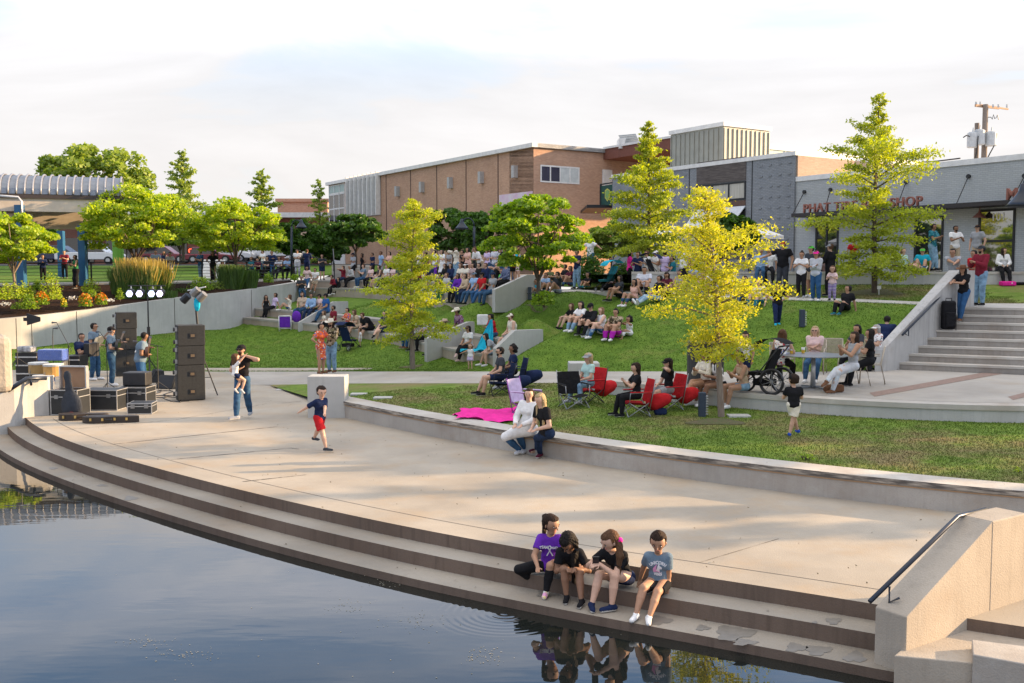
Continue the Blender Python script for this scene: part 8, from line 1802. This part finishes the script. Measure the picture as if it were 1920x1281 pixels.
for x,z_,rx in ((-.32,-.05,.5),(-.05,.12,-.2),(.12,.0,-.5)): m=MB(); m.tube([(x-.15,-.05,tz+z_-.02),(x+.02,-.08,tz+z_+.14)],[.11,.10],10); m.build('work_light',mat('lamp_housing',(.25,.24,.22),.4,metal=.4) if x>-.3 else BLK,r)
m=MB(); m.bar((-.35,0,tz+.22),(.15,0,tz+.32),.03); m.build('bracket',WT,r); m=MB(); m.ell((-.08,-.06,tz-.15),(.09,.06,.2),8,6); m.build('strap',cloth('cyan'),r)
# cases
TRIM=ALU
def flight(x0,x1,yb,h_,dep,lab,rz=0,open_=False,base=0.):
    a=G(x0,yb,base) if base==0 else AY(x0,yb,base); w_=(x1-x0)/F*a.y; r=empty('flight_case',(a.x+w_/2,a.y+dep/2,a.z),lab,'flight case','black flight cases by the stage'); r.rotation_euler=(0,0,rz)
    m=MB(); m.box((0,0,h_/2),(w_,dep,h_)); m.build('shell',mat('case_black',(.025,.028,.032),.4),r)
    m=MB(); t=.018
    for sx in (-1,1):
        for sy in (-1,1): m.box((sx*w_/2,sy*dep/2,h_/2),(t,t,h_+.012))
    for z_ in (0.012,h_-.008,h_*.72): 
        for sy in (-1,1): m.box((0,sy*dep/2,z_),(w_,t*.9,t))
        for sx in (-1,1): m.box((sx*w_/2,0,z_),(t*.9,dep,t))
    m.build('edge_trim',TRIM,r)
    for sx in (-.28,.28): m=MB(); m.box((sx*w_,-dep/2-.012,h_*.72),(.09,.02,.09)); m.build('latch',STEEL,r)
    if open_:
        m=MB(); m.box((0,dep/2-.05,h_+.26),(w_,.03,.50)); m.build('lid_lining',mat('plywood',(.40,.24,.14),.7,(.33,.19,.11),3),r)
        m=MB()
        for sx in (-1,1): m.box((sx*w_/2,dep/2-.1,h_+.26),(.03,.12,.52))
        m.box((0,dep/2-.1,h_+.52),(w_,.12,.03)); m.build('lid_frame',ALU,r)
    return r
flight(97,150,779,.60,.55,'open flight case with plywood lining beside the abutment wall',-.12,True); flight(150,222,770,.50,.6,'closed flight case with silver edges behind the guitar cases',-.05); flight(222,276,764,.50,.6,'flight case under the black tote',-.05)
flight(238,282,777,.26,.5,'low silver edged case in front of the stacked flight cases',.1)
q=AY(241,726,24.6); softbox('storage_tote',(q.x,25.2,.505),(.6,.42,.34),mat('tote_black',(.03,.03,.032),.5),'black plastic tote on top of a flight case','storage box',-.05,.03); m=MB(); 
for x0,x1,y0,y1,lab in ((30,68,662,705,'black equipment rack with silver rails at the far left'),(118,148,668,700,'grey rack case behind the stocky musician')):
    a=AY(x0,y1,27.4); b_=AY(x1,y0,27.4); r=empty('equipment_rack',((a.x+b_.x)/2,27.7,0.),lab,'rack case'); m=MB(); H_=b_.z; m.box((0,0,H_/2),(b_.x-a.x,.6,H_)); m.build('shell',BLK,r)
    for i in range(4): m=MB(); m.box((0,-.31,H_*(.3+.2*i)),(b_.x-a.x+.01,.03,.035)); m.build('rail',ALU,r)
softbox('mixer',AY(50,660,27.5),(.42,.35,.16),mat('mixer_m',(.45,.46,.47),.5,(.08,.08,.09),8),'small silver and black mixer on the equipment rack','mixer')
# drums
def drum(px,py,Y,rx,h_,c,lab,name='drum'):
    q=AY(px,py,Y); r=empty(name,q,lab,'drum','drum kit'); m=MB(); m.lathe([(rx,-h_),(rx,0)],(0,0,0),20); m.build('shell',c,r); m=MB(); m.lathe([(rx*1.03,-.0),(rx*1.03,.02),(rx*.95,.022)],(0,0,0),20); m.build('drum_head',mat('drum_skin',(.7,.68,.62),.5),r); m=MB(); m.lathe([(rx*1.05,-.03),(rx*1.05,.01)],(0,0,0),20); m.build('hoop',ALU,r)
    m=MB()
    for i in range(3): a=i*2.09; m.tube([(rx*math.cos(a),rx*math.sin(a),-h_*.6),(rx*1.1*math.cos(a),rx*1.1*math.sin(a),-q.z+.0)],.01,5)
    m.build('legs',STEEL,r)
drum(72,681,25.6,.24,.26,mat('drum_gold',(.35,.22,.08),.3),'wooden drum with pale head in front of the blue cloth'); drum(100,684,25.2,.24,.28,mat('drum_amber',(.5,.28,.08),.35),'amber drum beside the open flight case'); drum(82,705,25.0,.26,.22,mat('drum_navy',(.02,.04,.12),.3),'navy drum low behind the handrail')
a=AY(66,676,26.6); r=empty('covered_table',(a.x+.35,26.9,0),'low table covered by a blue patterned cloth','table'); m=MB(); m.box((.0,0,a.z+.13),(.68,.4,.30)); m.build('cloth',cloth('royal/grid'),r,bevel=.03); m=MB(); 
for sx in (-.3,.3): m.box((sx,0,a.z/2-.05),(.04,.3,a.z))
m.build('leg',STEEL,r)
# guitar cases and bag
def gcase(px,py,lab,L=1.12,rz=.08):
    q=G(px,py,0); r=empty('guitar_case',q,lab,'guitar case','hard guitar cases on the plaza'); m=MB(); n=40; P_=[]
    for i in range(n):
        a=2*math.pi*i/n; x=math.cos(a)*L/2; wv_=.19 if x<-.05 else .10+.02*math.cos((x-.1)*9); wv_=.20-.10*max(0,min(1,(x+.15)/.25)); P_.append((x,math.copysign(wv_,math.sin(a))*(1-abs(math.cos(a))**7)))
    m.prism(P_,0,.15); m.build('shell',mat('case_brown',(.035,.026,.022),.5),r,bevel=.02)
    for x in (-.38,-.12,.12,.38): m=MB(); m.box((x,-.2 if x<0 else -.115,.09),(.045,.02,.06)); m.build('latch',mat('brass',(.55,.40,.15),.35,metal=.8),r)
    m=MB(); m.tube([(-.07,-.17,.09),(-.06,-.21,.09),(.06,-.21,.09),(.07,-.15,.09)],.014,6); m.build('handle',BLK,r); r.rotation_euler=(0,0,rz)
gcase(157,787,'farther brown guitar case on the plaza edge'); gcase(208,792,'nearer brown guitar case on the plaza edge',1.25)
q=G(137,783,0); r=empty('guitar_bag',q,'soft black guitar bag standing against the flight cases','guitar bag'); m=MB(); prof=[(.0,.02),(.22,.06),(.25,.2),(.24,.38),(.17,.52),(.10,.62),(.075,.85),(.095,.98),(.06,1.08),(.0,1.1)]; m.lathe([(a_,b_) for a_,b_ in prof],(0,0,0),18,sy=.3,M=Matrix.Rotation(-.16,3,'Y')@Matrix.Rotation(-.12,3,'X')); m.build('bag',cloth('char'),r,smooth=True); m=MB(); m.box((.0,-.09,.12),(.07,.01,.04)); m.build('badge',cloth('red'),r)
for px,py,f_,lab in ((292,716,-60,'floor monitor wedge between the bassist and the speakers'),(316,728,-20,'floor monitor wedge against the nearer speaker stack')):
    q=G(px,py,0); r=item('floor_monitor',q,f_,lab,'floor monitor','floor monitors'); m=MB(); m.hexa([(-.3,-.22,0),(.3,-.22,0),(.3,.22,0),(-.3,.22,0)],[(-.3,-.2,.36),(.3,-.2,.36),(.3,.0,.38),(-.3,.0,.38)]); m.build('cabinet',CARP,r,bevel=.01); m=MB(); m.hexa([(-.27,.195,.03),(.27,.195,.03),(.27,.22,.03),(-.27,.22,.03)],[(-.27,.01,.35),(.27,.01,.35),(.27,.035,.36),(-.27,.035,.36)]); m.build('grille',BLK,r)
for k,(a_,b_) in enumerate((((262,738),(360,752)),((290,735),(330,756)),((300,730),(340,748)),((205,742),(262,748)))):
    A=G(*a_,.012); B=G(*b_,.012); m=MB(); m.tube([A.lerp(B,i/14)+Vector((.12*math.sin(i*1.3+k),.25*math.sin(i*.9+2*k),0)) for i in range(15)],.012,5); tag(m.build('cable',BLK,loc=tuple(A)),['long black cable looping to the nearer speaker stack','short cable curling beside the floor monitors','cable running past the bassist microphone stand','cable lying in front of the flight cases'][k],'cable')
# instruments
def guitar(J,c,lab,drop=0,strap=None):
    H=J['H']; o=Vector(J['pv'])+Vector((.04*H,.115*H,.14*H-drop)); M=Matrix.Rotation(R(24),3,'Y'); r=empty('guitar',J['M']@o,lab,'guitar','guitars of the band'); r.rotation_euler=(0,0,J['body'].rotation_euler.z)
    m=MB(); P_=[]
    for i in range(28): a=2*math.pi*i/28; x=.25*math.cos(a); w_=(.17 if x>0 else .13)*(1-.25*math.exp(-((x+.02)/.06)**2)); P_.append((x,w_*math.sin(a)))
    mm=MB(); mm.prism(P_,-.045,.045); MM=Matrix.Rotation(R(90),3,'X'); mm.v=[tuple(M@(MM@Vector(v))) for v in mm.v]; mm.build('body',c,r,bevel=.01)
    m=MB(); m.bar(M@Vector((-.2,.03,0)),M@Vector((-.72,.03,0)),.05,.03); m.build('neck',mat('neck_wood',(.12,.07,.04),.5),r); m=MB(); m.bar(M@Vector((-.72,.03,0)),M@Vector((-.88,.03,0)),.08,.02); m.build('headstock',BLK,r)
    sh=[J['SH'][-1],J['SH'][-1]*.5+J['SH'][1]*.5-np.array([0,.1*H,.05*H]),J['pv']+np.array([.10*H,-.07*H,.12*H]),J['pv']+np.array([.11*H,.08*H,.10*H])]; m=MB(); off=Vector(o)
    fr_=[J['pv']+np.array([-.09*H,.11*H,.16*H]),J['chest']+np.array([-.05*H,.075*H,.02*H]),J['SH'][-1]+np.array([.02*H,.0,.035*H])]+[J['SH'][-1]*.4+J['SH'][1]*.6+np.array([0,-.07*H,-.06*H]),J['pv']+np.array([.09*H,-.06*H,.12*H])]
    m.tube([Vector(v)-off for v in fr_],.02,5); m.build('strap',strap or BLK,r)
guitar(b2,mat('tele',(.55,.42,.25),.3),'pale electric guitar of the tall guitarist',strap=BLK); guitar(b3,mat('acoustic_black',(.02,.02,.02),.25),'black acoustic guitar of the guitarist in the cap'); guitar(b4,mat('bass_brown',(.07,.03,.02),.3),'dark brown bass guitar with white strap',strap=WT)
o=Vector(b1['pv'])+Vector((0,.33,.28)); r=empty('accordion',b1['M']@o,'black accordion held by the stocky musician','accordion'); r.rotation_euler=(0,0,b1['body'].rotation_euler.z)
m=MB(); m.box((-.17,0,0),(.10,.2,.40)); m.box((.17,0,0),(.09,.2,.38)); m.build('casing',BLK,r,bevel=.02); m=MB()
for i in range(9): m.box((-.11+i*.027,0,0),(.012,.18-.02*(i%2),.37))
m.build('bellows',mat('bellows',(.04,.04,.045),.6),r)
# ---------------------------------------------------------------- railings and street
def fence(P_,label,h_=1.05,n=6,z_off=0):
    r=empty('cable_railing',P_[0],label,'railing'); L=-Vector(P_[0])
    for p_ in P_: m=MB(); m.box(p_+L+Vector((0,0,h_/2)),(.06,.06,h_)); m.build('post',FRAME,r)
    m=MB(); m.tube([p_+L+Vector((0,0,h_)) for p_ in P_],.028,6); m.build('top_rail',FRAME,r)
    for i in range(n): m=MB(); m.tube([p_+L+Vector((0,0,h_*(i+.6)/(n+.4))) for p_ in P_],.010,4); m.build('rail_wire',FRAME,r)
fence([down(Vector((p_.x+.1,p_.y+.35,3))) for p_ in wk[2::4]],'dark cable railing along the edge of the left walkway',n=6)
st_=[AY(628,522,61.5),AY(655,522,60)]
root=empty('terrace_steps',(AY(655,520,61).x,61,2.9),'pale steps leading up beside the white corner of the brick building','stairs'); L=-root.location
for i in range(7): m=MB(); y=60.5+i*.55; x0=AY(622,500,y).x; x1=AY(696,500,y).x; m.box(((x0+x1)/2+L.x,y+.3+L.y,(.14*(i+1))/2),(x1-x0,.6,.14*(i+1))); m.build('step',mt,root)
for px in (627,660): a=AY(px,524,60.2); b_=AY(px-(2 if px<640 else -6),500,64.6); a.z=2.9; b_.z=3.85; fence([a,a.lerp(b_,.5),b_],'dark stair railing on the %s of the pale steps'%('left' if px<640 else 'right'),n=3)
fence([AY(664,500,62)+Vector((0,0,-.9)),AY(715,502,60)+Vector((0,0,-.9))],'short dark railing behind the standing couple',n=4)
def car(px,py,Y,L_,h_,c,label,kind='car',face=0):
    q=AY(px,py,Y); r=empty('parked_car',q,label,kind,'vehicles parked along the street'); r.rotation_euler=(0,0,R(face)); cm=mat('paint_'+c,CO[c],.25,CO[c],2,spec=.6)
    P_=[(-.5,.22),(-.5,.5),(-.47,.56),(.25,.56),(.44,.5),(.5,.42),(.5,.22)]; T_=[(-.40,.56),(-.33,.98),(.02,1.0),(.22,.56)] if kind=='car' else [(-.10,.56),(-.07,1.0),(.14,1.0),(.28,.56)]
    def ext(P__,w_,z0=0): m=MB(); m.prism([(x*L_,z*h_) for x,z in P__],-w_/2,w_/2); m.v=[(x,-z,y) for x,y,z in m.v]; return m
    ext(P_,1.85).build('body',cm,r,bevel=.06); ext(T_,1.6).build('cabin',cm,r,bevel=.05); ext([(x*.93,.58+(z-.58)*.86) for x,z in T_],1.63).build('side_window',GLASS,r)
    for sx in (-.31,.32):
        for sy in (-.9,.9): m=MB(); m.tube([(sx*L_,sy-.1,.34),(sx*L_,sy+.1,.34)],.34,16); w0=m.build('wheel',BLK,r); m=MB(); m.tube([(sx*L_,sy-.11,.34),(sx*L_,sy+.11,.34)],.19,12); o=m.build('rim',ALU); o.parent=w0
    for sy in (-.7,.7): m=MB(); m.box((.49*L_,sy,.44*h_),(.12,.35,.14)); m.build('headlight',WHITE,r)
car(172,496,86,5.6,1.85,'white','white pickup truck facing right behind the blue posts','pickup truck'); car(120,494,90,5.0,1.6,'navy','dark blue car left of the white pickup'); car(312,494,88,4.6,1.5,'maroon','dark red car behind the plumed grasses'); car(422,492,90,5.2,1.75,'white','white car behind the yellow green redbud'); car(398,494,86,4.4,1.4,'maroon','red car partly hidden by the long dress woman'); car(505,490,92,6.4,2.1,'white','white van left of the street lamp pole','van')
def ptable(px,py,Y,lab):
    q=down(AY(px,py,Y),2); r=empty('picnic_table',q,lab,'picnic table','dark metal picnic tables'); m=MB(); m.box((0,0,.74),(1.7,.75,.05)); m.build('table_top',FRAME,r)
    for sy in (-.65,.65): m=MB(); m.box((0,sy,.45),(1.7,.28,.04)); m.build('bench',FRAME,r)
    for sx in (-.6,.6): m=MB(); m.box((sx,0,.37),(.06,1.3,.06)); m.box((sx,0,.36),(.06,.3,.72)); m.build('leg',FRAME,r)
ptable(532,524,58,'picnic table in front of the man in the sun hat'); ptable(476,526,57,'picnic table beside the bicycle')
q=AY(222,492,78); m=MB(); m.tube([(q.x,78,q.z-.6),(q.x,78,AY(222,440,78).z)],.42,14); tag(m.build('green_column',mat('green_paint',(.16,.38,.05),.6),loc=tuple(q)),'bright green round column near the white pickup','column')
m=MB(); q=down(AY(445,530,55),2); r=empty('bicycle',q,'bicycle leaning near the seated group under the redbud','bicycle'); m1=MB();m2=MB(); 
for x in (-.5,.5):
    pts=[Vector((x+.33*math.cos(a),0,.34+.33*math.sin(a))) for a in np.linspace(0,2*math.pi,17)]; m=MB(); m.tube(pts,.02,5,cap=False); m.build('wheel',BLK,r)
m=MB(); m.tube([(-.5,0,.34),(-.15,0,.8),(.38,0,.85),(.5,0,.34)],.018,5); m.tube([(-.15,0,.8),(0,0,.3),(.38,0,.8)],.018,5); m.build('frame',cloth('red'),r); m=MB(); m.tube([(.38,-.25,1.0),(.38,.25,1.0)],.014,5); m.build('handlebar',BLK,r); m=MB(); m.box((-.17,0,.92),(.24,.1,.05)); m.build('saddle',BLK,r)
q=down(AY(395,526,58),2); r=empty('easel_sign',q,'white sheet propped on the green beyond the railing','sign'); m=MB(); m.hexa([(-.7,0,0),(.7,0,0),(.7,.05,0),(-.7,.05,0)],[(-.55,.6,1.1),(.7,.6,1.1),(.7,.65,1.1),(-.55,.65,1.1)]); m.build('panel',WHITE,r)
# small tree tag, edging
q=down(AY(1648,548,33.6)); r=empty('plant_tag',q,'small white plant tag beside the tallest oak trunk','plant tag'); m=MB(); m.box((0,0,.12),(.02,.02,.24)); m.box((0,-.01,.26),(.13,.02,.12)); m.build('tag',WHITE,r)

m=MB()
for i in range(420):
    x=random.uniform(-9,7); y=random.uniform(10,30); l_,n_,_,_=bvh().ray_cast(Vector((x,y,2.2)),Vector((0,0,-1)))
    if l_ is None or l_.z>.6: continue
    a=random.random()*6; r_=random.uniform(.008,.022); m.add([l_+Vector((r_*math.cos(a+k*1.6)*(1 if k%2 else .5),r_*math.sin(a+k*1.6)*(1 if k%2 else .5),.007+.004*k)) for k in range(4)],[(0,1,2,3)])
tag(m.build('leaf_litter',mat('dry_leaf',(.16,.11,.05),.9,(.07,.06,.03),30)),kind='stuff')
